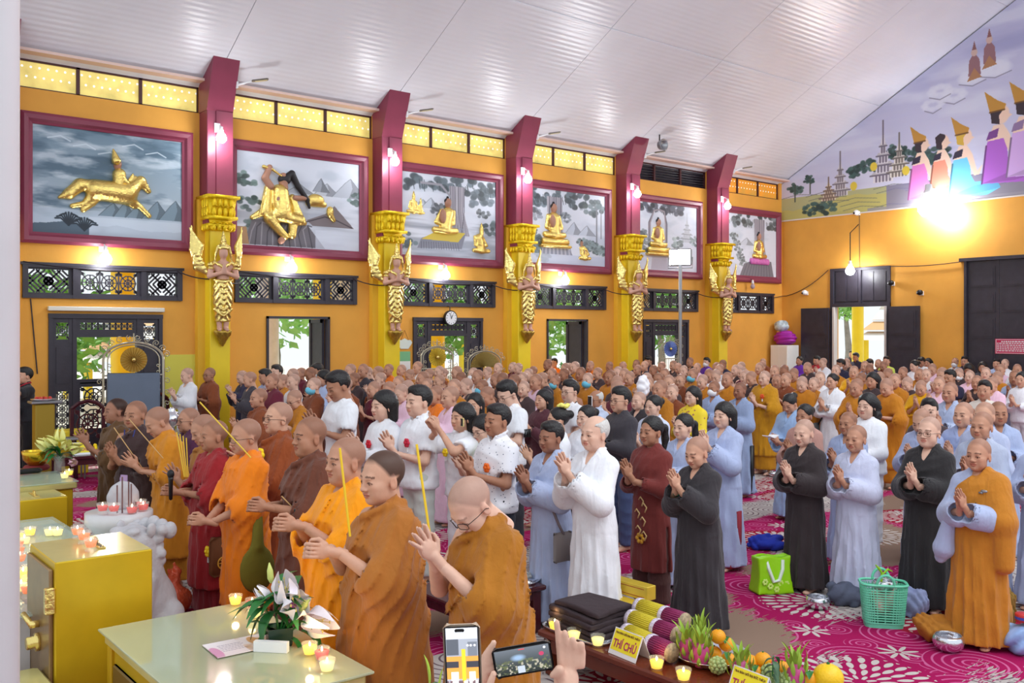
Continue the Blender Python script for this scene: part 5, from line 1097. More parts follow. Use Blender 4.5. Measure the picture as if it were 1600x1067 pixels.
def mask_np(h):
    if h not in _mk:
        v = Vol((-.03, -.11, -.13), (.15, .11, .04), h); v.ell((.032, 0, -.045), (.088, .074, .062), .01).ell((.1, 0, -.03), (.026, .03, .035), .02)
        v.put(lambda x, y, z: x-.02+.25*np.abs(z+.045)+0*y, (-.03, -.11, -.13), (.15, .11, .04), .004, 's'); v.put(lambda x, y, z: -(z-.006-.0*x)+0*x+0*y, (-.03, -.11, -.13), (.15, .11, .04), .004, 's'); _mk[h] = v.skin()
    return _mk[h]
# ================================================================== people one can tell apart
SK = {'a': S(208, 160, 134), 'b': S(192, 142, 116), 'c': S(174, 124, 98), 'p': S(220, 178, 156), 'd': S(158, 110, 88)}
C_ = dict(ochre=S(184, 118, 28), orange=S(238, 128, 14), rust=S(136, 66, 30), brown=S(98, 56, 42), dark=S(64, 46, 40), maroon=S(108, 30, 46), red=S(150, 28, 34), grey=S(70, 66, 72), white=S(236, 238, 244), blue=S(172, 184, 216), pink=S(232, 196, 214), navy=S(46, 42, 66), gold=S(232, 158, 16), brownk=S(58, 50, 54), tan=S(172, 106, 42), lav=S(198, 203, 228))
R1, R2, R3 = (.0048, .0050, .014, .0132), (.0065, .0072, .023, .0205), (.0085, .0092, .027, .025)
def cc(c, **k): d = {'*': C_[c] if isinstance(c, str) else c}; d.update({a: (C_[b] if isinstance(b, str) else b) for a, b in k.items()}); return d
MP = make_person; M_gl = mat('glasses_metal', S(40, 36, 38), .3, metal=.4)
GM = 'monks facing the altar'
p1 = MP('dark-brown-robed monk at the far end of the line, yellow flower by his hands', 'monk', cc(S(92, 62, 32), under_robe='dark'), SK['d'], 'pray', 'nd', px=(184, 622), H=1.64, f=.35, fan=.012, res=R3, seed=1, hs=1.08, group=GM, pitch=-.05); p1.flower((250, 214, 20), .05, 1.18, .20, .035)
p2 = MP('monk in dark plum robe wearing a lanyard card, behind the clasped dark brown monk', 'monk', cc(S(66, 46, 46), under_robe='dark'), SK['c'], 'pray', 'n', px=(213, 626), H=1.66, res=R3, seed=2, rz=PI+.55, hs=1.08, group=GM, f=.1)
p2.part(MB().tube([(.075, .06, 1.40), (.12, .03, 1.2), (.14, 0, 1.0)], .006, 5).tube([(.075, -.06, 1.40), (.12, -.03, 1.2), (.14, 0, 1.0)], .006, 5), 'lanyard', mat('lanyard_blue', S(50, 60, 130), .6)); p2.part(MB().bbox(.15, .158, -.045, .045, .86, .99, .003), 'name_card', mat('card_lilac', S(196, 160, 206), .5))
p3 = MP('grey-cropped monk in orange-ochre robe bowing over raised hands with incense', 'monk', cc(S(204, 130, 28), under_robe='ochre'), SK['b'], 'pray', 'no', px=(238, 638), H=1.66, lean=.16, pitch=.3, f=.1, fan=.006, res=R2, seed=3, hs=1.08, group=GM, w=1.05, fat=1.1)
p4 = MP('bespectacled monk in dark purple, mostly hidden behind the ochre-brown monk', 'monk2', cc(S(78, 36, 66), under_robe=S(60, 30, 60)), SK['b'], 'pray', 'n', px=(296, 637), H=1.56, res=R3, seed=4, hs=1.08, glasses=M_gl, group=GM)
p5 = MP('grey-headed monk in ochre-brown robe looking down, between purple and red monks', 'monk', cc(S(160, 104, 46), under_robe=S(146, 90, 44)), SK['b'], 'pray', 'no', px=(312, 649), H=1.62, pitch=.3, lean=.06, res=R2, seed=5, hs=1.08, f=-.1, fan=.01, group=GM)
p6 = MP('elderly monk in deep red robe holding incense and a microphone', 'monk2', cc('red', under_robe=S(120, 26, 34)), SK['c'], 'hold', 'no', px=(336, 656), H=1.60, res=R2, seed=6, hs=1.08, f=-.3, group=GM, fat=1.1); p6.flower((250, 214, 20), .2, .62, .12, .035)
p6.part(MB().tube([(.02, .22, 1.0), (.03, .27, .75)], .012, 6).bbox(-.08, .14, .24, .285, .42, .74, .03), 'cloth_bag', mat('brown_bag_cloth', S(112, 66, 34), .8)); p6.part(MB().tube([(.03+.05*math.cos(a), .292, .53+.05*math.sin(a)) for a in [k*PI/8 for k in range(16)]], .006, 5, True).tube([(-.02, .292, .53), (.08, .292, .53)], .004, 4).tube([(.03, .292, .48), (.03, .292, .58)], .004, 4).tube([(-.005, .292, .495), (.065, .292, .565)], .004, 4).tube([(.065, .292, .495), (-.005, .292, .565)], .004, 4), 'wheel_emblem', mat('emblem_gold', S(226, 170, 60), .5))
p7 = MP('monk in vivid orange robe and glasses with an olive shoulder bag', 'monk2', cc('orange', under_robe=S(226, 112, 14)), SK['b'], 'hold', 'no', px=(384, 654), H=1.67, res=R2, seed=7, hs=1.08, f=-.9, pitch=.08, glasses=M_gl, group=GM)
v = Vol((-.2, .1, .4), (.25, .5, 1.45), .016); v.ell((.05, .30, .62), (.13, .05, .17), .02).cap((.05, .30, .78), (.03, .27, 1.0), .045, .03, .03).path([(.03, .27, 1.0), (.04, .22, 1.2), (0, .1, 1.40)], .022, .02); P, Q = v.skin(); link('shoulder_bag', mesh_np('shoulder_bag', P, Q, mat('olive_cloth', S(112, 104, 26), .85, bump=.3, bscale=20)), p7.r)
p8 = MP('tall monk in rust robe and glasses with a yellow flower, incense in his palms', 'monk', cc(S(142, 68, 28), under_robe=S(126, 62, 30)), SK['a'], 'pray', 'n', px=(438, 628), H=1.74, res=R1, seed=8, hs=1.05, f=.3, fan=.014, pitch=-.06, glasses=M_gl, group=GM, fat=1.2); p8.flower((250, 214, 20), .07, 1.27, .16, .04)
p9 = MP('stocky monk in dark brown robe with clasped hands, between rust and orange monks', 'monk', cc(S(104, 58, 42), under_robe=S(92, 52, 42)), SK['c'], 'hold', 'nb', px=(486, 651), H=1.72, res=R1, seed=9, hs=1.08, f=-.3, group=GM, fat=1.22)
p10 = MP('monk in bright saffron robe holding a thin yellow candle upright', 'monk2', cc(S(246, 154, 8), under_robe=S(240, 140, 10)), SK['b'], 'hold', 'nb', px=(543, 683), H=1.70, res=R1, seed=10, hs=1.08, f=.15, group=GM, fat=1.25)
p11 = MP('young monk with dark cropped hair in tan robe holding a yellow candle', 'monk', cc(S(172, 106, 40), under_robe=S(160, 96, 42)), SK['a'], 'hold', 'd', px=(598, 704), H=1.70, res=R1, seed=11, hs=1.10, f=.15, group=GM, pitch=.08, fat=1.3)
p12 = MP('bald old monk in brown-ochre robe bowing low over joined hands, nearest', 'monk', cc(S(168, 106, 26), under_robe=S(160, 104, 32)), SK['p'], 'high', 'no', px=(714, 766), zz=4.35, H=1.68, lean=.10, pitch=.66, res=R1, seed=12, hs=1.08, f=.22, fan=.008, group=GM, glasses=M_gl, fat=1.2)
for o in (p12,): pass
YC = mat('yellow_wax', S(238, 200, 40), .5)
p11.stick_px('thin yellow candle held upright by the young dark-haired monk', (547, 838), (531, 700), YC, .0062, 'taper_candle')
p12.stick_px('yellow candle rising from the bowing old monk\'s hands', (673, 845), (651, 694), YC, .0062, 'taper_candle')
IS = mat('incense_pale', S(206, 166, 110), .7)
p8.stick_px('pale incense stick slanting down from the tall rust-robed monk\'s palms', (392, 728), (453, 790), IS); p8.stick_px('yellow incense stick crossing the tall rust-robed monk\'s fingers', (413, 766), (370, 664))
p7.stick_px('long yellow incense stick slanting up to the white-robed man', (392, 715), (312, 628), None, .005, dz=-.1)
for k in range(4): p6.stick_px('yellow incense stick of the sheaf before the red-robed monk, '+['leftmost', 'second', 'third', 'rightmost'][k], (288+2*k, 745), (276+5*k, 675+3*k), None, .0045, dz=.02*k)['group'] = 'bundle of incense sticks'
p3.stick_px('pale incense stick slanting up from the bowing ochre monk\'s hands', (232, 745), (178, 668), IS); p2.stick_px('pale incense stick slanting above the bowing ochre monk\'s hands', (255, 716), (202, 655), IS, dz=-.4)
p9.stick_px('dark incense stick across the stocky brown monk\'s wrists', (470, 806), (440, 775), IS)
mic = p6.W((.40, .12, 1.22)); r = empty('microphone', mic, 'black hand microphone at the red-robed monk\'s chest', 'microphone'); MB().lathe([(.001, -.16), (.014, -.15), (.018, 0), (.022, .02)], 12).build('handle', M_black, r, True); MB().ball((0, 0, .045), (.028, .028, .034), 12, 8).build('mesh_head', mat('mic_mesh', S(40, 42, 46), .5, metal=.5), r, True)
# the lay people and nuns of the front rows
MP('tall man in a white round-neck shirt, head bowed, behind the brown-robed monks', 'tee', cc('white', trousers=S(210, 210, 214)), SK['c'], 'pray', '', 'men', px=(523, 579), H=1.90, zz=10.0, pitch=.35, res=R3, seed=21, hs=1.12, fan=.01, f=.1)
q = MP('woman with a black bob and white blouse wearing a red flower', 'blouse', cc('white', trousers='white'), SK['p'], 'pray', 'f', 'bob', px=(601, 611), H=1.74, res=R3, seed=22, hs=1.1, f=.1); q.flower((206, 30, 50), .0, 1.2, .15, .03)
q = MP('tall man in white polo and pale trousers wearing a red flower', 'shirt', cc('white', trousers=S(206, 214, 208)), SK['p'], 'pray', '', 'men', px=(656, 603), H=1.80, res=R2, seed=23, hs=1.1, fat=1.12, f=.05, fan=.006); q.flower((206, 40, 70), .07, 1.2, .16, .03)
MP('woman with black hair in white, raising a phone before her face', 'tee', cc('white', trousers='white'), SK['a'], 'holdup', 'f', 'bob', px=(724, 630), H=1.66, res=R2, seed=24, hs=1.05).flower((248, 214, 30), -.02, 1.22, .17, .03)
MP('woman with very long black hair behind the one raising a phone', 'tee', cc('white', trousers=S(200, 150, 170)), SK['a'], 'pray', 'f', 'long', px=(742, 615), H=1.66, res=R3, seed=25, rz=PI+.5)
MP('woman in glasses and pale green shirt with jeans, head bowed', 'shirt', cc(S(184, 196, 150), trousers=S(46, 62, 110)), SK['p'], 'pray', 'f', 'bob', px=(751, 650), H=1.57, pitch=.3, res=R2, seed=26, hs=1.05, glasses=M_gl, f=.1)
MD = mat('dotted_shirt', S(238, 238, 244), .8); Nd.nt = MD.node_tree; tc = Nd.nt.nodes.new('ShaderNodeTexCoord'); vo = Nd.nt.nodes.new('ShaderNodeTexVoronoi'); vo.inputs['Scale'].default_value = 34; Nd.nt.links.new(tc.outputs['Object'], vo.inputs['Vector']); Nd.nt.links.new(mixc(Nd(vo.outputs['Distance']).lt(.16), S(238, 238, 244), S(96, 104, 130)), Nd.nt.nodes['Principled BSDF'].inputs['Base Color'])
q = MP('sturdy man in a white dotted shirt and dark trousers, hands joined', 'shirt', cc('white', trousers=S(42, 46, 58)), SK['c'], 'pray', '', 'men', px=(779, 632), H=1.70, res=R1, seed=27, hs=1.08, mats={'shirt': MD}, fat=1.05, f=.05, fan=.004); q.flower((236, 110, 30), .06, 1.17, .15, .03)
q.part(MB().tube([q.arms[0][1][2]+np.array([.02*math.cos(a)*.6-.03, .032*math.sin(a), .032*math.cos(a)-.02]) for a in [k*PI/5 for k in range(10)]], .006, 6, True).ball(q.arms[0][1][2]+np.array([-.03, .035, -.02]), (.016, .008, .016), 8, 5), 'wrist_watch', mat('watch_silver', S(214, 214, 206), .3, metal=.8))
MP('tall young man in glasses and white tee with three dark sleeve stripes, head down', 'tee', cc('white', trousers=S(60, 60, 66)), SK['p'], 'pray', '', 'top', px=(788, 596), H=1.80, pitch=.4, res=R2, seed=28, hs=1.08, glasses=M_gl).part(MB().box(-.02, .01, .255, .27, 1.1, 1.18).box(-.045, -.03, .255, .27, 1.1, 1.18).box(.02, .035, .25, .268, 1.1, 1.18), 'sleeve_stripes', M_black)
MP('woman with shoulder-length hair in a maroon jacket, hands raised', 'blouse', cc(S(82, 40, 50), trousers='grey'), SK['a'], 'high', 'f', 'bob', px=(851, 609), H=1.64, res=R3, seed=29, pitch=-.08)
q = MP('woman seen from behind with a yellow flower in her black hair', 'tee', cc('white', trousers='white'), SK['a'], 'pray', 'f', 'bun', px=(873, 637), H=1.60, res=R2, seed=30, rz=PI-.5)
P = q.hx([(-.06, .0, .15)])[0]; mb = MB(); [mb.ball((P[0]+.04*math.cos(k), P[1]+.05*math.sin(k), P[2]+.01*(k % 2)), (.03, .03, .022), 6, 4) for k in range(7)]; q.part(mb, 'hair_flower', mat('pale_yellow_petal', S(240, 232, 120), .6))
MP('young man in glasses and white tee with a black neck strap', 'tee', cc('white', trousers='grey'), SK['p'], 'low', '', 'top', px=(892, 594), H=1.72, res=R3, seed=31, hs=1.08, glasses=M_gl).part(MB().tube([(-.04, .07, 1.42), (.06, .09, 1.36), (.13, .03, 1.15), (.15, 0, 1.0)], .006, 5), 'neck_strap', M_black)
q = MP('short-haired woman in a light blue robe with a dark strap bag, beside the old man', 'robe', cc('blue'), SK['d'], 'pray', 'f', 'men', px=(862, 659), H=1.60, res=R1, seed=32, hs=1.05, f=.15, pitch=.05)
q.part(MB().tube([(-.06, -.12, 1.37), (.08, -.02, 1.32), (.15, .10, 1.1), (.12, .22, .86), (.10, .26, .78)], .012, 6), 'bag_strap', mat('taupe_strap', S(110, 96, 100), .7)); q.part(MB().bbox(.0, .2, .225, .265, .56, .80, .02), 'shoulder_bag', mat('taupe_bag', S(120, 110, 108), .7))
MP('white-haired old man in a long white robe, hands joined at his chin', 'robe', cc('white'), SK['p'], 'high', 'o', 'bald', M_hairw, px=(931, 650), H=1.68, res=R1, seed=33, hs=1.06, f=.0, fan=.004)
MP('woman with a high bun between the old man and the girl with a neck strap', 'blouse', cc('white', trousers='white'), SK['p'], 'pray', 'f', 'bun', px=(917, 634), H=1.60, res=R2, seed=34)
MP('tall woman with cropped hair and glasses in a charcoal dress', 'blouse', cc(S(62, 58, 64), trousers=S(70, 84, 120)), SK['a'], 'pray', 'f', 'top', px=(971, 605), H=1.72, res=R2, seed=35, hs=1.08, glasses=M_gl, rz=PI-.1)
MP('grey-haired man in pale blue and glasses holding up a white phone', 'shirt', cc(S(190, 202, 226), trousers='grey'), SK['c'], 'holdup', 'o', 'bald', M_hairw, px=(932, 610), H=1.57, res=R3, seed=36, glasses=M_gl)
q = MP('bald pale nun in black with an orange flower, behind the charcoal dress woman', 'robe', cc(S(48, 42, 46)), SK['p'], 'pray', 'nf', px=(999, 612), H=1.58, res=R3, seed=37); q.flower((236, 100, 40), .03, 1.2, .15, .03)
MP('older woman with tied hair and closed eyes in a pale grey robe', 'robe', cc(S(206, 214, 236)), SK['p'], 'pray', 'fo', 'bun', px=(1022, 618), H=1.62, res=R3, seed=38)
MDR = mat('embroidered_maroon', S(122, 48, 42), .8)
q = MP('thin woman with a ponytail in a maroon tunic embroidered with gold flowers', 'dress', cc(S(116, 46, 42), trousers=S(84, 52, 48)), SK['c'], 'pray', 'f', 'tail', px=(1019, 651), H=1.60, res=R1, seed=39, hs=1.05, f=.1)
gm = mat('gold_thread', S(224, 190, 130), .5); ym = mat('gold_flower_thread', S(206, 150, 40), .5)
for k, (y, z) in enumerate(((.02, .95), (.06, .9), (-.02, .84), (.05, .78), (.0, .70), (.07, .66))): q.part(MB().tube([(.148+.004*k, y-.03, z), (.160+.003*k, y, z+.03), (.155+.003*k, y+.03, z-.005), (.156+.003*k, y+.01, z-.05)], .006, 5), 'embroidered_spray', gm)
mb = MB(); [mb.ball((.165, .02+.035*math.cos(a), .62+.03*math.sin(a)), (.01, .02, .02), 6, 4) for a in [k*PI/3 for k in range(6)]]; q.part(mb, 'embroidered_flower', ym); q.part(MB().tube([(-.03, .06, 1.41), (.06, .05, 1.36), (.10, 0, 1.24), (.06, -.05, 1.36), (-.03, -.06, 1.41)], .003, 5), 'necklace', mat('silver_chain', S(206, 200, 190), .3, metal=.8))
q = MP('shaven nun in a black robe with a jade bracelet and ring, eyes lowered', 'robe', cc(S(54, 50, 54)), SK['a'], 'high', 'nf', px=(1086, 683), H=1.51, pitch=.28, res=R1, seed=40, hs=1.08, rz=PI-.02, f=-.05, fat=1.1)
q.part(MB().tube([q.arms[0][-1][2]+np.array([.034*math.cos(a)-.02, 0-.002, .034*math.sin(a)-.01]) for a in [k*PI/6 for k in range(12)]], .007, 6, True), 'jade_bracelet', mat('jade', S(60, 130, 100), .25)); q.part(MB().tube([(.16+.02*0+.002, .02*1.2, 1.0)]*2, .001, 4), 'ring', M_steel) if False else None
MP('young woman with a ponytail in a light blue robe behind the black-robed nun', 'robe', cc('blue'), SK['p'], 'pray', 'f', 'tail', px=(1069, 647), H=1.58, res=R2, seed=41)
MFL = mat('yellow_flowered_silk', S(236, 208, 40), .6); Nd.nt = MFL.node_tree; tc = Nd.nt.nodes.new('ShaderNodeTexCoord'); vo = Nd.nt.nodes.new('ShaderNodeTexVoronoi'); vo.inputs['Scale'].default_value = 16; Nd.nt.links.new(tc.outputs['Object'], vo.inputs['Vector']); Nd.nt.links.new(mixc(Nd(vo.outputs['Distance']).lt(.24), S(236, 208, 40), S(176, 120, 70)), Nd.nt.nodes['Principled BSDF'].inputs['Base Color'])
MP('woman with long dark hair in a yellow flowered silk tunic', 'dress', cc(S(236, 208, 40), trousers='white'), SK['p'], 'pray', 'f', 'long', px=(1083, 604), H=1.64, res=R3, seed=42, mats={'tunic': MFL})
q = MP('woman with a chin-length black bob in a light blue robe, eyes closed', 'robe', cc(S(172, 184, 218)), SK['p'], 'high', 'f', 'bob', px=(1132, 629), H=1.62, res=R1, seed=43, hs=1.06, f=-.04)
q.part(MB().box(-.02, .05, .185, .206, .06, .60).box(-.10, .12, -.16, .18, .035, .075), 'red_lining', mat('red_lining', S(140, 34, 50), .8))
MP('elderly shaven nun in a black-brown robe with a long stick behind the green bag', 'robe', cc(S(54, 46, 48)), SK['p'], 'pray', 'nfo', px=(1256, 655), H=1.53, res=R1, seed=44, hs=1.08, pitch=.12, f=-.02).part(MB().tube([(.16, .06, 1.16), (.17, .16, .98)], .007, 6), 'wooden_stick', mat('stick_wood', S(150, 120, 90), .6))
MP('shaven older nun in a pale lavender robe standing behind the grey bag', 'robe', cc('lav'), SK['b'], 'pray', 'nfo', px=(1339, 664), H=1.50, res=R1, seed=45, hs=1.08, f=.08, fat=1.05)
MP('shaven nun in a black robe and black-rimmed glasses behind the mint basket', 'robe', cc(S(44, 42, 44)), SK['p'], 'pray', 'nfb', px=(1453, 651), H=1.60, res=R1, seed=46, hs=1.08, glasses=M_black, fan=.012, f=-.02, fat=1.12)
q = MP('shaven nun in an ochre wrap over a light blue robe, dark beads at her neck', 'sash', cc('blue', ochre_sash=S(190, 122, 36)), SK['b'], 'pray', 'nf', px=(1530, 685), H=1.52, res=R1, seed=47, hs=1.08, f=.0)
q.part(MB().tube([(-.05, .075, 1.42), (.03, .10, 1.38), (.12, .07, 1.25), (.16, .03, 1.12)], .008, 6), 'prayer_beads', mat('dark_beads', S(50, 36, 36), .4)); q.part(MB().ball((.15, .11, 1.27), (.01, .03, .012), 8, 4).box(.14, .155, .07, .1, 1.25, 1.262), 'silver_brooch', M_steel)
v = Vol((-.1, -.45, .55), (.35, -.1, 1.15), .014); v.cap((.14, -.17, 1.02), (.13, -.22, .76), .045, .085, .02).cap((.13, -.22, .76), (.12, -.25, .68), .085, .05, .02); P, Q = v.skin(); o = link('hanging_sleeve', mesh_np('hanging_sleeve', P, Q, M_cloth), q.r); o.color = C_['blue']
for k, (x, y, lab, H, kw) in enumerate([(1326, 643, 'old shaven nun in light blue looking left, behind the lavender nun', 1.52, dict(hk='nfo', skin='c')), (1437, 640, 'shaven nun in light blue with bowed face behind the one in black glasses', 1.56, dict(pitch=.4)), (1535, 643, 'shaven nun in lavender-blue right behind the ochre-wrapped one', 1.62, dict(hk='nfo', fat=1.1, skin='b')), (1506, 628, 'shaven nun in slate blue with hands joined, behind the black glasses nun', 1.62, dict()), (1485, 597, 'tall shaven nun in light blue at the back of the blue group', 1.68, dict(skin='b')), (1539, 628, 'shaven nun in grey blue partly hidden behind the lavender-blue one', 1.66, dict()), (1560, 627, 'shaven nun in a darker blue robe turned away, at the back of the blue group', 1.60, dict(rz=PI+.6, skin='c')), (1632, 662, 'light blue robed nun cut off at the frame edge beside the ochre wrap', 1.55, dict())]):
    kw = dict(kw); sk = SK[kw.pop('skin', 'a')]; hk = kw.pop('hk', 'nf'); MP(lab, 'robe', cc(S(160+7*(k % 3), 174+5*(k % 3), 208+5*(k % 2))), sk, 'pray', hk, px=(x, y), H=H, res=R2, seed=50+k, hs=1.06, group='nuns in light blue robes', **kw)
MP('large woman with curly dark hair in a white top with an orange flower', 'blouse', cc('white', trousers='white'), SK['p'], 'low', 'fb', 'curly', px=(1356, 615), H=1.64, res=R3, seed=70, hs=1.1, fat=1.15).flower((236, 110, 60), -.03, 1.2, .16, .03)
q = MP('woman in long white with a dark bag strap across her chest', 'robe', cc('white'), SK['a'], 'pray', 'f', 'bun', px=(1301, 584), H=1.66, res=R3, seed=71); q.part(MB().tube([(-.02, .10, 1.39), (.10, .06, 1.28), (.15, -.06, 1.0), (.14, -.16, .84)], .014, 6), 'bag_strap', M_black); q.part(MB().bbox(.06, .2, -.24, -.18, .70, .86, .015), 'shoulder_bag', mat('grey_bag', S(86, 90, 92), .6))
MP('woman in a black jacket over light blue, head bent over a booklet', 'robe', cc(S(150, 176, 214)), SK['b'], 'low', 'f', 'bun', px=(1231, 617), H=1.58, pitch=.45, res=R3, seed=72)
MP('older woman with tied dark hair in dusty pink behind the elderly black-robed nun', 'robe', cc(S(186, 140, 128)), SK['c'], 'pray', 'fo', 'bun', px=(1258, 632), H=1.56, res=R3, seed=73)
MP('standing monk in a full golden-ochre robe with a wrist band, by the white bag', 'monk2', cc(S(196, 138, 22), under_robe=S(190, 130, 24)), SK['p'], 'pray', 'n', px=(1195, 579), H=1.70, res=R3, seed=74, f=.1).flower((226, 90, 40), .08, 1.25, .16, .03)
q = MP('shaven devotee in a grey-blue robe with dark side slit, next to the golden monk', 'robe', cc(S(142, 158, 192)), SK['d'], 'pray', 'n', px=(1157, 597), H=1.62, res=R3, seed=75); q.part(MB().box(-.05, .02, .195, .215, .06, .75), 'dark_lining', M_black)
MP('devotee in a light blue robe and white mask, left of the grey-blue one', 'robe', cc(S(160, 178, 216)), SK['c'], 'pray', 'n', px=(1116, 595), H=1.60, res=R3, seed=76, mask=M_white)
# photographer by the left door, and two people below us holding up phones
q = MP('photographer in a black polo with red collar standing left of the carved door', 'shirt', cc(S(34, 34, 40), trousers=S(26, 26, 30)), SK['a'], 'holdup', '', 'top', px=(40, 573), H=1.72, zz=15.6, res=R3, seed=80, hs=1.08, rz=PI+.2)
q.part(MB().tube([(-.07, .06, 1.43), (.0, .075, 1.42), (.06, .045, 1.39), (.085, 0, 1.36), (.06, -.045, 1.39), (0, -.075, 1.42)], .014, 6), 'red_collar', mat('red_trim', S(170, 30, 44), .7)); q.part(MB().bbox(.14, .24, .02, .2, .92, 1.03, .015).lathe([(.05, 0), (.05, .1), (.045, .12)], 12, c=(.19, .11, .92), M=Matrix.Translation((0, 0, 0))), 'belt_camera', M_black); q.part(MB().tube([(.16, .02, .9), (.16, .0, .78)], .012, 6), 'red_strap', mat('red_trim', S(170, 30, 44), .7))
# ================================================================== the crowd behind: a few builds, copied one by one
LIB = {}
CN = dict(O=('ochre', S(186, 118, 26)), o=('orange', S(236, 122, 24)), b=('rust-brown', S(128, 66, 36)), d=('dark brown', S(66, 50, 52)), m=('maroon', S(104, 32, 52)), g=('charcoal', S(62, 58, 66)), W=('white', S(234, 236, 242)), L=('pale blue', S(164, 180, 214)), P=('pink', S(234, 196, 216)), k=('navy', S(46, 44, 70)), y=('golden yellow', S(226, 166, 20)), v=('violet', S(104, 44, 170)), r=('red', S(176, 36, 50)), G=('lime green', S(196, 214, 90)), t=('beige', S(214, 206, 196)))
HW = {'n': 'shaven', 'N': 'shaven elderly', 'h': 'dark-haired', 'w': 'long-haired', 'u': 'hair-bunned', 's': 'grey-cropped', 'B': 'black-hatted'}
def lib(cl, pose, hc, fem, lod, var):
    k = (cl, pose, hc, fem, lod, var)
    if k not in LIB:
        hk = {'n': 'n', 'N': 'no', 'h': '', 'w': 'f', 'u': 'f', 's': 'no', 'B': 'f'}[hc]+('f' if fem and hc in 'nN' else '')
        res = [(.009, .0100, .03, .027), (.0122, .0130, .034, .034)][lod]
        f = make_person(None, cl, {'*': (1, 1, 1, 1)}, (1, 1, 1, 1), pose, hk, {'h': 'men', 'w': 'bob', 'u': 'bun', 'B': 'top'}.get(hc), res=res, seed=90+var*7, pitch=[.0, .16, .38][var], yaw=[.12, -.2, 0][var], hs=1.1, f=[.05, .18, -.05][var], hairres=.01, fan=[0, .008, .004][var], fat=[1., 1.08, .95][var])
        LIB[k] = f.r; f.r['fresh'] = 1
    return LIB[k]
# (x, y of the crown in the picture, cloth letter, hair letter, mask/extra)
PP = """294 576 W n;327 576 b n g;381 579 k n;392 582 g n;404 609 b n;416 578 L h;425 585 m n;432 572 d h;443 586 O N;457 577 d n;470 576 m n;458 586 W N;488 574 m n;499 568 k h m;507 580 L w;490 592 b n M;464 609 O s g;
547 570 m n;567 570 g n;577 573 d n;541 591 b n;592 573 b n;607 570 o n;596 583 b n;586 597 m n;610 596 P n;622 589 W N;627 571 O n;643 577 O n;652 566 W n;640 594 P s;
672 577 d n;686 573 b n;694 576 O n;686 587 m N;667 593 b n;680 605 o n;703 606 P n;709 594 O n;715 573 d n;723 581 W s;739 576 P n m;746 579 W s;753 595 O n M;763 574 W n;778 568 d n;776 584 d n;788 582 d n;801 567 m n;811 568 m n;817 583 W n;825 577 d n;834 573 b n;818 597 d n;837 586 P n;850 582 g s;857 562 d n;867 588 O n M;885 568 d n;883 576 d n;
890 568 d n;898 566 O n;922 565 o n;918 584 O n M;954 565 b n;953 580 O n;965 574 d n;973 566 W n;975 577 P n;966 587 d s;968 595 m N;985 581 O n;994 563 d n;996 571 d n;1007 565 g n;1010 584 d n;1014 556 k h;
1022 571 b n;1035 566 b n;1038 577 g s;1028 584 d n M;1053 564 d n;1061 567 d n;1031 596 O n;1068 572 b n;1063 586 b n g;1082 577 O n M;1089 568 P n;1079 559 d n;1104 560 v B M;1109 576 L n;1121 566 d n;1124 570 W s;1131 562 k n;1120 577 W n;1136 583 O n;
1149 571 d n;1159 566 d n;1161 574 m n;1166 579 W n;1176 580 d n;1186 568 O N;1193 560 b n;1190 566 b n;1214 586 W n;1228 584 b n;1242 575 O n;1227 570 W s;1249 558 v u;
1263 566 d N;1277 557 r B;1287 560 W n;1306 571 O n;1281 582 W n;1271 591 O n;1315 562 k h m;1324 560 d n;1334 573 y n;1347 583 O n;1340 593 O n;1351 565 L n;1360 561 k h;1360 569 g N;1372 562 b N;1376 581 y n;1363 584 d w;
1385 558 G h;1382 564 b n;1389 575 m N;1388 591 O n;1412 574 d s;1430 564 W u;1441 558 W h;1450 561 P w;1458 568 P n;1436 577 O n;1447 577 W n;1440 594 y n;1474 574 P n;1451 626 d h;
1492 560 W n M;1507 558 k h;1500 575 d n M;1486 579 k h;1514 568 d w;1515 580 P n;1535 567 g w;1540 575 W n;1557 562 L h;1570 562 W n;1565 570 P n;1561 580 O n;1589 570 W N;1585 580 L n;1538 597 t h;1596 583 W u;
866 561 o h out;1330 549 g h out;1338 552 k h out;1013 590 g n;935 575 d n;907 575 O n;862 576 d n;805 586 d n;1099 586 O n;1210 572 d n;1255 588 O n;1398 585 O n;1420 589 d n;1467 590 P n;1526 588 d n;1552 590 P n;660 582 d n;555 583 d n;630 600 P n;730 592 d n;765 604 O n;1045 588 d n;1050 602 b n"""
REG = [(0, 250, 'by the left carved door'), (250, 372, 'under the first winged statue'), (372, 415, 'right of the first winged statue'), (415, 516, 'before the first open window'), (516, 580, 'right of the first open window'), (580, 640, 'below the second winged statue'), (640, 760, 'before the clock door'), (760, 845, 'below the third winged statue'), (845, 925, 'before the second open window'), (925, 1000, 'below the fourth winged statue'), (1000, 1088, 'by the floodlight mast'), (1088, 1142, 'below the fifth winged statue'), (1142, 1212, 'in the orange corner'), (1212, 1260, 'before the white cupboard'), (1260, 1300, 'by the end doorway\'s left leaf'), (1300, 1392, 'before the bright end doorway'), (1392, 1440, 'by the end doorway\'s right leaf'), (1440, 1512, 'before the bare end wall'), (1512, 1700, 'before the tall panelled doors')]
ROWS = [(0, 566, 'farthest away'), (566, 574, 'at the back'), (574, 584, 'midway'), (584, 700, 'nearer')]
rg = random.Random(11); crowd = []; placed = [(o.location.x, o.location.y) for o in list(COL.objects) if o.get('category') == 'person']
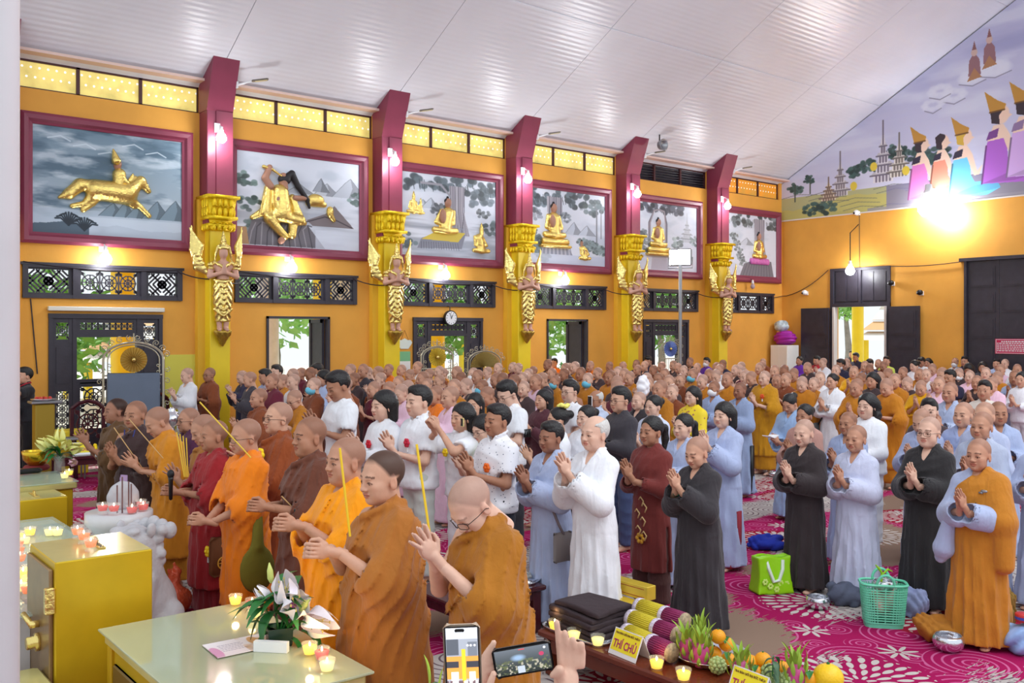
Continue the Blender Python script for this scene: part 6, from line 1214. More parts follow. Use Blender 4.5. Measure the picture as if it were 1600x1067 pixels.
for e in PP.replace('\n', '').split(';'):
    t = e.split(); x, y, c, hc = int(t[0]), int(t[1]), t[2], t[3]; ex = t[4:]
    fem = rg.random() < .3; H = rg.uniform(1.55, 1.66)
    cl = ('monk' if rg.random() < .25 and hc in 'nN' else 'monk2') if c in 'Oobmy' else 'robe'
    if hc in 'hwuB': cl = 'shirt' if hc == 'h' else 'blouse'
    if c in 'WP' and rg.random() < .35 and cl == 'robe': cl = 'robe'
    crowd.append(dict(x=x, y=y, c=c, hc=hc, ex=ex, cl=cl, fem=fem, H=H, out='out' in ex))
def solve(d):
    d['Z'] = (CH-d['H'])*FPX/(d['y']-519); q = at(d['x'], d['y'], d['Z']); d['p'] = [q.x, q.y]
def clampw(d):
    q = at(d['x'], d['y'], d['Z'])
    if not d['out']:
        for lim, v in ((16.85, q.y), (25.3, q.x)):
            if v > lim: d['Z'] *= lim/v
    else:
        m = 27.5 if d['x'] > 1250 else 19.2
        v = q.x if d['x'] > 1250 else q.y
        if v < m: d['Z'] *= m/v
    d['H'] = min(max(CH-(d['y']-519)*d['Z']/FPX, 1.38), 1.80); q = at(d['x'], d['y'], d['Z']); d['p'] = [q.x, q.y]
for d in crowd: solve(d); clampw(d); d['Z0'] = d['Z']
for it in range(90):
    for i, a in enumerate(crowd):
        for b in crowd[:i]:
            dx, dy = a['p'][0]-b['p'][0], a['p'][1]-b['p'][1]; D = math.hypot(dx, dy)
            if D < .50:
                s = .012*a['Z0']*(.50-D)/.50; f, n = (a, b) if a['Z'] >= b['Z'] else (b, a)
                f['Z'] = min(f['Z']+s, f['Z0']*1.13); n['Z'] = max(n['Z']-s, n['Z0']*.87); clampw(f); clampw(n)
        for (bx, by) in placed:
            D = math.hypot(a['p'][0]-bx, a['p'][1]-by)
            if D < .5: a['Z'] = min(max(a['Z']+(.02 if a['p'][0]*FX+a['p'][1]*FY > bx*FX+by*FY else -.02)*a['Z0'], a['Z0']*.85), a['Z0']*1.15); clampw(a)
names = {}
for d in crowd:
    reg = next(n for a, b, n in REG if a <= d['x'] < b); row = next(n for a, b, n in ROWS if a <= d['y'] < b)
    who = 'monk' if d['cl'].startswith('monk') else ('nun' if d['fem'] and d['hc'] in 'nN' else ('devotee' if d['hc'] in 'nNs' else ('man' if d['hc'] == 'h' else 'woman')))
    gar = 'robe' if d['cl'] in ('monk', 'monk2', 'robe') else 'top'; msk = ' and mask' if 'M' in d['ex'] or 'm' in d['ex'] else (' and glasses' if 'g' in d['ex'] else '')
    d['lab'] = '%s %s in %s %s%s, %s' % (HW[d['hc']], who, CN[d['c']][0], gar, msk, ('outside '+reg.replace('before ', 'beyond ')) if d['out'] else row+' '+reg); names.setdefault(d['lab'], []).append(d)
NTH = ['leftmost', 'second from left', 'third from left', 'fourth from left', 'fifth from left', 'sixth from left']
for l, ds in names.items():
    if len(ds) > 1:
        for k, d in enumerate(sorted(ds, key=lambda d: d['x'])): d['lab'] = l+', '+NTH[k]
for d in crowd:
    if len(d['lab'].split()) > 16: d['lab'] = d['lab'].replace('shaven elderly', 'elderly').replace(' from left', '')
    lod = 0 if d['Z'] < 12.5 else 1; var = rg.randrange(3) if lod == 0 else rg.choice([0, 0, 1, 2]); pose = rg.choice(['pray', 'pray', 'high'])
    src = lib(d['cl'], 'pray' if d['cl'] in ('shirt', 'blouse') else pose, d['hc'], d['fem'] and d['hc'] in 'nN', lod, var)
    if src.get('fresh'): r = src; del r['fresh']
    else: r = copy_tree(src); [bpy.data.objects.remove(ch) for ch in list(r.children) if ch.name.split('.')[0] in ('glasses', 'face_mask')]
    r.scale = (d['H']/1.65,)*3; rz = PI+rg.uniform(-.2, .25); r.rotation_euler = (0, 0, rz); r.location = (d['p'][0], d['p'][1], 0); tag(r, d['lab'], 'person', 'crowd of worshippers')
    sk = list(rg.choice([SK['a'], SK['a'], SK['b'], SK['b'], SK['p'], SK['p'], SK['c']])); col = list(CN[d['c']][1]); jit = rg.uniform(.88, 1.1)
    for ch in r.children:
        n = ch.name.split('.')[0]
        if n == 'body': ch.color = sk
        elif n == 'trousers': ch.color = S(60, 58, 66) if d['c'] != 'W' else S(214, 214, 220)
        else: ch.color = [min(1, v*jit*(.92 if n == 'under_robe' else 1)) for v in col[:3]]+[1]
    # small movable extras share the head pose of the build they sit on
    hx = lambda P, v_=var: head_xf([.0, .16, .38][v_], [.12, -.2, 0][v_], 1.1)(np.asarray(P, float))
    if 'g' in d['ex']: link('glasses', glasses_mesh(hx, M_gl), r)
    if 'M' in d['ex'] or 'm' in d['ex']: P, Q = mask_np(.01); link('face_mask', mesh_np('face_mask', hx(P), Q, mat('blue_mask', S(110, 196, 224), .7) if d['c'] in 'Ob' else M_white), r)
for k in list(LIB.values()):
    if k.get('fresh'): bpy.data.objects.remove(k)
# ================================================================== altar side: gilt tables, strongbox, candles, flowers
MGT = mat('gilt_paint', S(206, 172, 30), .34, metal=.35, noise=.12, nscale=3, bump=.08, bscale=6); MGT2 = mat('dull_gilt_top', S(206, 196, 128), .16, metal=.25, noise=.12, nscale=2.5, bump=.03, bscale=3)
M_glass = mat('clear_glass', S(244, 248, 246), .05, alpha=.13, spec=.8); M_glassg = mat('table_glass', S(206, 232, 220), .04, alpha=.35, spec=.8)
M_wood = mat('red_brown_wood', S(104, 46, 26), .22, noise=.2, nscale=5, bump=.05, bscale=18); M_dw = mat('dark_red_lacquer', S(66, 22, 30), .2, noise=.12, nscale=4)
M_marble = mat('grey_white_marble', S(206, 204, 206), .3, noise=.14, nscale=3.5, bump=.04, bscale=10); M_stone = mat('pale_carved_stone', S(182, 180, 184), .6, noise=.12, nscale=5, bump=.3, bscale=30)
M_flame = mat('candle_flame', (1, .7, .3, 1), .5, emit=((1, .80, .45, 1), 14))
M_silver = mat('polished_silver', S(222, 224, 230), .14, metal=.95, bump=.12, bscale=60); M_leaf = mat('lily_leaf', S(46, 116, 52), .35, noise=.2, nscale=9); M_bud = mat('lily_bud', S(206, 216, 120), .45)
# gilt table under a glass sheet, corners read off the picture
A_, B_, D_ = on_plane(154, 981, .78), on_plane(396, 934, .78), on_plane(565, 1046, .78); ux = (B_-A_); ux.z = 0; L1 = ux.length; ux.normalize(); vy = (D_-B_); vy.z = 0; L2 = vy.length+.03; vy.normalize()
L1, L2w = .80, 1.43
tb = empty('gilt_table', (1.40, 5.15, 0), 'low gilt altar table under a glass sheet in front of the monks', 'table')
w_, d_ = L1, -L2w
MB().bbox(.02, w_-.02, d_+.02, -.02, .70, .765, .012).build('table_top', MGT2, tb); MB().bbox(-.005, w_+.005, d_-.005, .005, .767, .78, .003).build('glass_sheet', mat('greenish_glass_sheet', S(226, 232, 196), .05, alpha=1., spec=.8, metal=.0, trans=.55), tb)
MB().bbox(.05, w_-.05, d_+.05, -.05, .0, .70, .01).build('carcass', MGT, tb)
for k in range(3): a = .09+k*(w_-.18)/3; MB().bbox(a+.02, a+(w_-.18)/3-.02, d_+.035, d_+.06, .12, .62, .01).build('front_panel', MGT, tb)
for k in range(3): b = d_+.09+k*(-d_-.18)/3; MB().bbox(.035, .06, b+.02, b+(-d_-.18)/3-.02, .12, .62, .01).build('side_panel', mat('brown_gilt', S(120, 92, 36), .4, metal=.2), tb)
for sx in (.03, w_-.09):
    for sy in (d_+.03, -.09): MB().bbox(sx, sx+.06, sy, sy+.06, 0, .7, .008).build('leg', MGT, tb)
# strongbox used as a donation box
sf = empty('strongbox', (1.245, 5.40, 0), 'gold painted steel strongbox with a slot in its top', 'safe')
MB().bbox(0, .51, 0, .58, .04, 1.1, .006).build('box_body', MGT, sf); MB().box(.006, .504, .006, .574, 1.1, 1.104).build('box_top', MGT2, sf); MB().box(.03, .48, .03, .55, 0, .04).build('plinth', M_black, sf)
o = MB().bbox(-.022, 0, .03, .55, .1, 1.06, .006).build('door', mat('worn_brass_door', S(150, 122, 84), .3, metal=.5, noise=.15), sf); kb = MB().lathe([(.05, 0), (.05, .02), (.035, .025), (.035, .06), (.03, .065)], 18, c=(0, 0, 0), M=Matrix.Translation((-.022, .26, .62)) @ Matrix.Rotation(-PI/2, 4, 'Y')); kb.build('dial', M_gold, o, True)
MB().tube([(-.022, .26, .72), (-.07, .26, .72)], .02, 10).tube([(-.06, .26, .72), (-.08, .36, .76)], .016, 8).build('handle', M_gold, o, True); MB().bbox(-.05, -.0, -.012, .03, .83, .97, .006).build('hinge', M_gold, sf)
MB().bbox(.27, .31, .17, .44, 1.104, 1.112, .003).build('slot_plate', M_gold, sf); MB().box(.285, .296, .2, .41, 1.112, 1.114).build('slot', M_black, sf); MB().tube([(.29, .3, 1.113), (.29, .28, 1.13), (.29, .32, 1.14), (.29, .33, 1.118)], .009, 6).build('padlock_ring', M_gold, sf)
# candle cups
def cup_meshes(wax, kind=0):
    g = [(.022, 0), (.030, .004), (.031, .012), (.024, .02), (.034, .055), (.036, .072), (.0335, .072), (.0315, .055), (.021, .024), (.001, .022)] if kind else [(.001, 0), (.026, .001), (.030, .02), (.036, .055), (.0335, .055), (.028, .02), (.024, .008), (.001, .008)]
    glass = MB().lathe(g, 16).mesh('glass_cup', M_glass, True)
    z0, z1, r0, r1 = (.026, .055, .022, .031) if kind else (.009, .040, .023, .031)
    w = MB().lathe([(.001, z0), (r0, z0), (r1, z1), (.001, z1)], 14).mesh('wax', wax, True); fl = MB().lathe([(.001, z1+.001), (.005, z1+.006), (.0035, z1+.013), (.001, z1+.02)], 8).mesh('flame', M_flame, True); return glass, w, fl
WX = dict(y=mat('yellow_gel_wax', S(250, 214, 60), .35, emit=(S(255, 200, 50), 1.1)), r=mat('red_gel_wax', S(196, 36, 34), .3, emit=(S(255, 60, 30), .3)), o=mat('orange_gel_wax', S(232, 110, 56), .35, emit=(S(255, 130, 50), .6)), c=mat('clear_gel_wax', S(236, 226, 150), .3, emit=(S(255, 225, 130), 1.0)))
CUPS = {(c, k): cup_meshes(WX[c], k) for c in WX for k in (0, 1)}; NL = [0]
def candle(p, c, label, kind=0, s=1., lit=True, glow=0.):
    r = empty('candle_cup', p, label, 'candle', 'small glass candle cups'); r.scale = (s,)*3; g, w, f = CUPS[c, kind]
    link('glass_cup', g, r); link('wax', w, r)
    if lit: link('flame', f, r)
    if glow: l = lamp('candle_light', 'POINT', (0, 0, 0), glow, (1, .62, .25), .02); l.parent = r; l.location = (0, 0, .1)
    return r
ZT = .781
for px, py, c, lab in ((368, 946, 'y', 'yellow candle cup at the back edge of the gilt table, left of the lilies'), (394, 952, 'r', 'red candle cup peeping from behind the lily leaves'), (398, 966, 'c', 'clear candle cup in front of the red one beside the lily leaves'), (484, 1024, 'y', 'yellow candle cup right of the lily pot'), (503, 1032, 'r', 'red candle cup behind the clear one near the table corner'), (511, 1050, 'c', 'clear cut glass candle cup nearest the table corner')):
    candle(on_plane(px, py, ZT), c, lab, 0, 1.12, glow=.5 if c != 'r' else .2)
for px, py, lab in ((121, 842, 'rearmost orange footed candle glass on the strongbox'), (131, 850, 'middle orange footed candle glass on the strongbox'), (142, 862, 'nearest orange footed candle glass on the strongbox')): candle(on_plane(px, py, 1.106), 'o', lab, 1, 1.08)
# leaflet
q0, q1, q2, q3 = [on_plane(x, y, ZT) for x, y in ((340, 1030), (441, 1008), (413, 991), (316, 1010))]
lp = Paint(160, 80, (236, 230, 232), (222, 206, 206)); lp.lay((lp.noise(3, 3, 4, 4)-.55)*4*(lp.X > .5), (196, 150, 110), .9).ell(.72, .35, .09, .3, (206, 150, 90)).poly([(.62, .7), (.7, .45), (.85, .4), (1, .75), (1, 1), (.65, 1)], (150, 110, 92)).ell(.06, .7, .09, .4, (206, 130, 170), .8)
g_ = random.Random(2)
for k in range(5):
    x = .16
    while x < .5: l = g_.uniform(.02, .05); lp.line([(x, .3+.1*k), (x+l, .3+.1*k)], .006, (130, 120, 140)); x += l+.015
o = MB().quad_uv([q0, q1, q2, q3]).build('leaflet', picture_mat('printed_leaflet', lp.a)); o.data.vertices.foreach_set('co', [c for q in (q0, q1, q2, q3) for c in (q.x, q.y, q.z+.004)]); tag(o, 'printed pale leaflet lying on the glass beside the lily pot', 'leaflet')
bm_ = o.modifiers.new('thick', 'SOLIDIFY'); bm_.thickness = .004; bm_.offset = 1
# lilies in a pot
def petal(mb, base, d, up, L, w, curl, n=7):
    d = d.normalized(); s = d.cross(up).normalized(); u = s.cross(d).normalized(); rows = []
    for i in range(n+1):
        t = i/n; c = base+d*(L*t)+u*(-curl*L*t*t*t+curl*.5*L*t*(1-t)); ww = w*math.sin(PI*min(1, t*.92+.06))**.8
        rows += [c-s*ww+u*ww*.3, c-u*ww*.12, c+s*ww+u*ww*.3]
    mb.add(rows, [(i*3+k, i*3+k+1, i*3+k+4, i*3+k+3) for i in range(n) for k in (0, 1)])
def lily(parent, base, axis, L, m1, name='lily_flower', spread=1.15):
    axis = axis.normalized(); a = axis.orthogonal().normalized(); b = axis.cross(a); mb = MB()
    for k in range(6): t = k*PI/3; out = a*math.cos(t)+b*math.sin(t); petal(mb, base, axis*1.0+out*spread, out, L, L*(.20 if k % 2 else .27), .75)
    f = mb.build(name, m1, parent, True); st = MB()
    for k in range(6): t = k*PI/3+.4; out = a*math.cos(t)+b*math.sin(t); e = base+axis*L*.8+out*L*.22; st.tube([base, base+axis*L*.5+out*L*.08, e], .002, 4).ball(e, (.005, .005, .008), 5, 4)
    st.build('stamen', mat('stamen_green', S(206, 190, 110), .5), f); MB().ball(base+axis*L*.12, L*.1, 8, 6).build('throat', mat('lily_magenta', S(206, 90, 190), .5), f); return f
def leaf_mesh(mb, base, d, L, w, droop): petal(mb, base, d, Vector((0, 0, 1)), L, w, droop)
MPW = mat('white_lily_petal', S(250, 244, 250), .45, noise=.03, nscale=30)
pb = on_plane(436, 1006, ZT); lt = empty('lily_arrangement', pb, 'white and pink lilies with green leaves in a low dark pot on the gilt table', 'flowers')
MB().lathe([(.075, 0), (.08, .01), (.085, .09), (.078, .09), (.07, .02), (.001, .02)], 4, M=Matrix.Rotation(.5, 4, 'Z')).build('pot', mat('dark_green_pot', S(28, 52, 42), .3), lt); MB().box(-.125, -.095, -.09, .08, .0, .05, Matrix.Rotation(.75, 4, 'Z')).build('white_block', M_white, lt)
cr, cu = Vector((RX, RY, 0)), Vector((0, 0, 1)); cf = Vector((FX, FY, 0)); Zp = pb.x*FX+pb.y*FY; px1 = lambda dx, dy, dz=0.: cr*((dx-436)/FPX*Zp)+cu*((1006-dy)/FPX*Zp)+cf*dz
for (bx, by, ax, L) in ((448, 935, cr*.05+cu*.9-cf*.6, .14), (458, 946, cr*.4+cu*.35-cf*.9, .155), (480, 966, cr*.8-cu*.1-cf*.5, .15), (419, 935, -cr*.6+cu*.6-cf*.1, .07)): lily(lt, px1(bx, by), ax, L, MPW)
for (bx, by, tx, ty) in ((426, 908, 424, 876), (470, 952, 487, 932)):
    a, b = px1(bx, by, -.03), px1(tx, ty, -.04); MB().tube([a, a.lerp(b, .25), a.lerp(b, .6), b], [.006, .017, .016, .003], 8).build('lily_bud', M_bud, lt, True)
gl = random.Random(5)
for k in range(30):
    bx, by = 436+gl.uniform(-16, 18), 1000-gl.uniform(0, 70); a_ = gl.uniform(-1, 1); d = cr*a_+cu*gl.uniform(-.2, .8)-cf*gl.uniform(-.5, .8); mb = MB(); leaf_mesh(mb, px1(bx, by), d, gl.uniform(.11, .17), gl.uniform(.018, .032), gl.uniform(.2, .9)); mb.build('lily_leaf', M_leaf, lt, True)
for (bx, by, d) in ((436, 985, -cu*.9+cr*.1-cf*.8), (415, 945, -cr*1.+cu*.1-cf*.3), (470, 985, cr*.9-cu*.4-cf*.2), (430, 955, -cr*.5-cu*.6-cf*.6)):
    mb = MB(); leaf_mesh(mb, px1(bx, by), d, .15, .038, .5); mb.build('lily_leaf', M_leaf, lt, True)
mb = MB()
for (bx, by) in ((448, 935), (458, 946), (480, 966), (426, 908), (470, 952)): mb.tube([Vector((0, 0, .03)), px1((bx+436)/2, (by+1000)/2), px1(bx, by)], .006, 6)
mb.build('stem', M_leaf, lt)
# marble stand with a glass edge and rows of candle cups, left
ms = empty('candle_stand', (.25, 5.86, 0), 'pale marble stand with a glass top full of lit candle cups', 'table')
MB().bbox(0, 1.75, .62, 2.9, 0, .72, .01).bbox(0, .98, .0, .62, 0, .72, .01).build('marble_block', M_marble, ms); MB().bbox(-.02, .99, -.05, .62, .722, .736, .003).bbox(-.02, 1.76, .621, 2.92, .722, .736, .003).build('glass_top', M_glassg, ms)
k = 0
POSC = [(36, 905, 'y'), (33, 925, 'c'), (45, 900, 'y'), (45, 917, 'y'), (44, 935, 'o'), (31, 884, 'o'), (29, 872, 'o'), (28, 862, 'o'), (47, 838, 'y'), (29, 845, 'y'), (78, 838, 'c'), (90, 838, 'c'), (38, 851, 'c')]
DSC = ['second row', 'front left', 'second row right', 'third row right', 'nearest the glass edge', 'half hidden by the pole, fourth back', 'half hidden by the pole, fifth back', 'half hidden by the pole, sixth back', 'rearmost bright one', 'rear, touching the pole', 'under the gold altar box corner', 'rightmost under the gold altar box', 'just before the rearmost bright one']
for (x, y, c), d in zip(POSC, DSC): candle(on_plane(x, y, .737), c, 'candle cup on the glass stand, '+d, 1 if c == 'o' else 0, 1.3, glow=.35 if c == 'y' else 0)
MB().bbox(.80, 1.22, 5.1, 5.62, 0, .5, .02).build('gilt_step', MGT2); tag(bpy.data.objects['gilt_step'], 'pale gilt step box at the foot of the strongbox', 'box')
# far-left gilt altar: cabinet, small box, singing bowl, lilies
ca = on_plane(121, 753, .9); cab = empty('gilt_cabinet', (ca.x-1.5, ca.y, 0), 'gilt altar cabinet with a glass top carrying the bowl and yellow lilies', 'cabinet')
MB().bbox(.03, 1.47, .03, .75, 0, .84, .01).build('carcass', MGT, cab); MB().bbox(0, 1.5, 0, .8, .84, .90, .01).build('table_top', MGT2, cab); MB().bbox(-.01, 1.51, -.01, .81, .902, .914, .003).build('glass_top', M_glassg, cab)
for k in range(3): MB().bbox(.08+.46*k, .5+.46*k, .015, .04, .1, .76, .01).build('door', MGT, cab)
bq = on_plane(82, 761, .86); bx = empty('donation_box', (bq.x-.75, ca.y-.47, 0), 'plain yellow gold donation box in front of the gilt cabinet', 'box'); MB().bbox(0, .75, 0, .45, .0, .85, .008).build('box_body', MGT, bx); MB().box(.01, .74, .01, .44, .85, .856).build('box_top', MGT2, bx); MB().bbox(.5, .54, .1, .36, .856, .864, .003).build('slot_plate', M_gold, bx); MB().tube([(.52, .2, .86), (.52, .2, .89), (.52, .25, .89), (.52, .25, .86)], .008, 6).build('padlock_ring', M_gold, bx)
sb = empty('singing_bowl', at(57, 727, 9.6), 'golden singing bowl on a red cushion on the gilt cabinet', 'bowl'); sb.location.z = .916; MB().lathe([(.001, .05), (.07, .05), (.125, .11), (.14, .19), (.135, .2), (.128, .19), (.11, .11), (.001, .07)], 22).build('bowl', mat('brass_bowl', S(214, 176, 50), .22, metal=.9), sb, True); MB().lathe([(.001, 0), (.11, 0), (.13, .025), (.11, .05), (.001, .052)], 18).build('cushion', mat('red_cushion', S(120, 30, 40), .7), sb, True)
MB().bbox(-.3, .05, -.04, .04, .92, .97, .02, Matrix.Translation((sb.location.x-.05, sb.location.y-.25, 0))).build('dark_mallet', M_black); tag(bpy.data.objects['dark_mallet'], 'dark padded mallet lying beside the golden bowl', 'mallet')
fq = at(93, 725, 9.5); fa = empty('yellow_lilies', (fq.x, fq.y, .916), 'pale yellow lilies in a glass vase right of the golden bowl', 'flowers'); MB().lathe([(.05, 0), (.055, .02), (.05, .12), (.06, .16), (.056, .16), (.045, .12), (.001, .02)], 14).build('vase', M_glass, fa, True)
MYP = mat('pale_yellow_lily', S(240, 238, 150), .45)
for k, (dx, dy, ax) in enumerate(((-.04, .26, cu*.6-cr*.4-cf*.6), (.06, .25, cu*.4+cr*.5-cf*.7), (.0, .30, cu+cf*.1), (.12, .22, cr*.8+cu*.2-cf*.4), (-.1, .24, -cr*.8+cu*.5-cf*.2))): lily(fa, cr*dx+cu*dy, ax, .12, MYP)
for k in range(16): mb = MB(); leaf_mesh(mb, cu*(.1+.008*k), cr*gl.uniform(-1, 1)+cu*gl.uniform(-.1, .6)-cf*gl.uniform(-.6, .8), .17, .03, .5); mb.build('lily_leaf', M_leaf, fa, True)
lily(fa, cr*.12+cu*.09, cr*.6-cf*.6+cu*.1, .09, mat('pink_lily', S(236, 190, 206), .5)); candle(at(108, 745, 9.2), 'y', 'candle cup below the yellow lilies', 0, 1.2).location.z = .916; candle(at(101, 747, 9.0), 'c', 'clear candle cup below the yellow lilies', 0, 1.2).location.z = .916
# stone lion and incense stand
li = empty('stone_lion', (2.12, 6.72, .13), 'pale stone guardian lion with bared fangs behind the strongbox', 'statue', rz=PI+.55); li.scale = (.88,)*3
v = Vol((-.4, -.32, .0), (.4, .32, 1.12), .014)
v.ell((-.06, 0, .30), (.24, .2, .26), .05).cap((-.05, 0, .35), (.08, 0, .72), .19, .17, .06).ell((.12, 0, .84), (.17, .16, .15), .05).ell((.24, 0, .88), (.11, .12, .07), .03).ell((.23, 0, .76), (.09, .10, .04), .02).ell((.335, 0, .90), (.03, .05, .03), .02)
for s in (-1, 1):
    v.cap((.1, s*.12, .55), (.2, s*.14, .1), .075, .06, .03).ell((.25, s*.14, .05), (.09, .07, .05), .02).cap((-.1, s*.18, .25), (.08, s*.2, .1), .11, .08, .04).ell((.14, s*.2, .05), (.1, .06, .05), .02).ell((.2, s*.08, .95), (.06, .05, .035), .015).ell((.245, s*.07, .925), (.022, .022, .022), .004).ell((.08, s*.15, .95), (.05, .02, .06), .01).cap((.30, s*.05, .86), (.315, s*.05, .80), .018, .004, .003).cap((.28, s*.07, .77), (.29, s*.07, .82), .014, .004, .003)
    for k in range(6): v.ell((-.02-.02*(k % 2), s*(.1+.02*(k % 3)), .62+.06*k), (.06, .05, .05), .006)
for k in range(5): v.ell((-.12, .0+.08*(k-2), .95-.02*abs(k-2)), (.06, .05, .07), .008)
v.ell((.26, 0, .82), (.12, .09, .035), .006, 's'); P, Q = v.skin(); link('carved_body', mesh_np('carved_body', P, Q, M_stone), li); MB().bbox(-.34, .36, -.27, .27, -.146, .03, .01).build('plinth', M_stone, li)
iq = at(186, 800, 7.05); st = empty('incense_stand', (iq.x, iq.y, 0), 'round pale marble incense stand with candle glasses left of the lion', 'stand')
MB().lathe([(.22, 0), (.22, .06), (.12, .12), (.1, .7), (.2, .86), (.24, .9), (.24, .98), (.001, .98)], 20).build('stand_body', M_marble, st, True); ro = empty('round_stone', (iq.x+.06, iq.y+.1, .98), 'upright rounded grey stone on the incense stand', 'stone'); v = Vol((-.14, -.1, -.02), (.14, .1, .24), .012); v.ell((0, 0, .08), (.12, .06, .13), .02); v.put(lambda x, y, z: .004*np.sin(60*x+9)*np.sin(50*z)+0*y, (-.14, -.1, -.02), (.14, .1, .24), 0, 'add'); P, Q = v.skin(); P[:, 2] = np.maximum(P[:, 2], 0.); link('boulder', mesh_np('boulder', P, Q, M_stone), ro)
for k, (dx, dy, c, kd) in enumerate(((-.14, -.08, 'r', 1), (-.08, -.15, 'r', 1), (.04, -.18, 'r', 0), (.14, -.12, 'r', 0), (.16, .0, 'r', 0))): candle((iq.x+dx, iq.y+dy, .981), c, 'red candle glass on the incense stand, '+['leftmost', 'second from the left', 'middle front', 'second from the right', 'rightmost'][k], kd, 1.25)
for k, (x, y0, y1) in enumerate(((183, 815, 758), (191, 815, 745), (201, 815, 752), (205, 812, 756), (212, 812, 784))): a, b = at(x, y0, 6.95), at(x, y1, 6.95); tag(MB().tube([(a.x, a.y, .985), b], .006, 5).build('burning_incense', mat('burnt_incense', S(120, 92, 92), .8)), 'dark incense stick standing on the incense stand, '+['leftmost', 'second from left, tallest', 'middle', 'fourth from left', 'short rightmost'][k], 'incense')
# orange carrier bag on the floor behind the strongbox
bq = on_plane(268, 958, 0); v = Vol((-.22, -.2, -.02), (.22, .2, .42), .014); v.ell((0, 0, .10), (.17, .14, .12), .03).cap((0, 0, .16), (.02, 0, .27), .10, .04, .05).path([(.02, 0, .27), (.05, .03, .33), (.03, .02, .40)], [.045, .035, .012], .02).cap((.02, 0, .27), (-.03, -.02, .37), .04, .012, .02)
v.put(lambda x, y, z: .012*np.sin(22*np.arctan2(y, x)+18*z)*np.sin(40*z+6*x)*np.clip(z*5, 0, 1), (-.22, -.2, -.02), (.22, .2, .42), 0, 'add'); v.half((0, 0, -1), -.002); P, Q = v.skin(); o = link('carrier_bag', mesh_np('carrier_bag', P, Q, mat('thin_orange_plastic', S(226, 96, 60), .3, bump=.5, bscale=24)), None, bq); tag(o, 'crumpled orange plastic carrier bag on the floor beside the stone lion', 'bag')
# ------------------------------------------------------------------ white pole at the left edge
pp = at(2, 533, 1.75); pc = struct(empty('pillar', (pp.x, pp.y, 0))); MB().lathe([(.031, 0), (.031, 14.4)], 28).build('pillar_shaft', mat('white_painted_pole', S(246, 250, 252), .35, noise=.03, nscale=7), pc, True)
# ------------------------------------------------------------------ low wooden table on the right with offerings
lw = empty('low_table', (4.16, 2.2, 0), 'long low red-brown wooden table with offerings', 'table'); HT = .30
MB().bbox(0, .62, .0, 2.66, HT-.05, HT, .012).build('table_top', M_wood, lw); MB().box(.03, .59, .04, 2.62, HT-.14, HT-.05).build('apron', M_wood, lw)
for sx in (.03, .52):
    for sy in (.04, 2.54): MB().bbox(sx, sx+.07, sy, sy+.07, 0, HT-.05, .008).build('leg', M_wood, lw)
def tray(cx, cy, w, d, rz, label, z=HT):
    r = empty('steel_tray', (cx, cy, z+.001), label, 'tray', rz=rz); n = 28; pts = [(w*math.copysign(abs(math.cos(a))**.35, math.cos(a)), d*math.copysign(abs(math.sin(a))**.35, math.sin(a))) for a in [2*PI*k/n for k in range(n)]]
    vs = [(x*.93, y*.93, 0) for x, y in pts]+[(x*.93, y*.93, .003) for x, y in pts]+[(x, y, .022) for x, y in pts]+[(x*1.02, y*1.02, .022) for x, y in pts]+[(x*.95, y*.95, 0) for x, y in pts]
    fs = [tuple(range(n, 2*n))]
    for a, b in ((1, 2), (2, 3), (3, 4)): fs += [(a*n+k, a*n+(k+1) % n, b*n+(k+1) % n, b*n+k) for k in range(n)]
    MB().add(vs, fs).build('tray_shell', M_silver, r, True); return r
c0 = on_plane(925, 985, HT); tray(c0.x, c0.y, .24, .30, 0, 'steel tray under the folded dark brown cloths')
g_ = random.Random(3)
for k in range(5):
    zc = HT+.014+.036*k; r = tag(MB().v and None or link('folded_cloth', None) if False else empty('folded_cloth', (c0.x+g_.uniform(-.015, .015), c0.y+g_.uniform(-.02, .02), zc), 'folded dark brown robe cloth, %s of the stack on the tray' % ['lowest', 'second from the bottom', 'middle one', 'second from the top', 'topmost'][k], 'cloth', 'stack of folded robes', rz=g_.uniform(-.12, .12)), None, None)
    v = Vol((-.24, -.28, -.005), (.24, .28, .05), .011); A = .19-.006*k; B = .235-.008*k
    v.put(lambda x, y, z: np.maximum(np.maximum(np.abs(x)-A, np.abs(y)-B), np.abs(z-.018-.010*np.sin(11*x+3+k)*np.sin(9*y+k)+.012*np.clip(np.abs(x)/A+np.abs(y)/B-1.3, 0, 1))-.0145)*.8-.005, (-.24, -.28, -.005), (.24, .28, .05), .004); P, Q = v.skin(); link('fold_layer', mesh_np('fold_layer', P, Q, mat('dark_brown_linen', S(58, 46, 50), .9, bump=.35, bscale=26)), r)
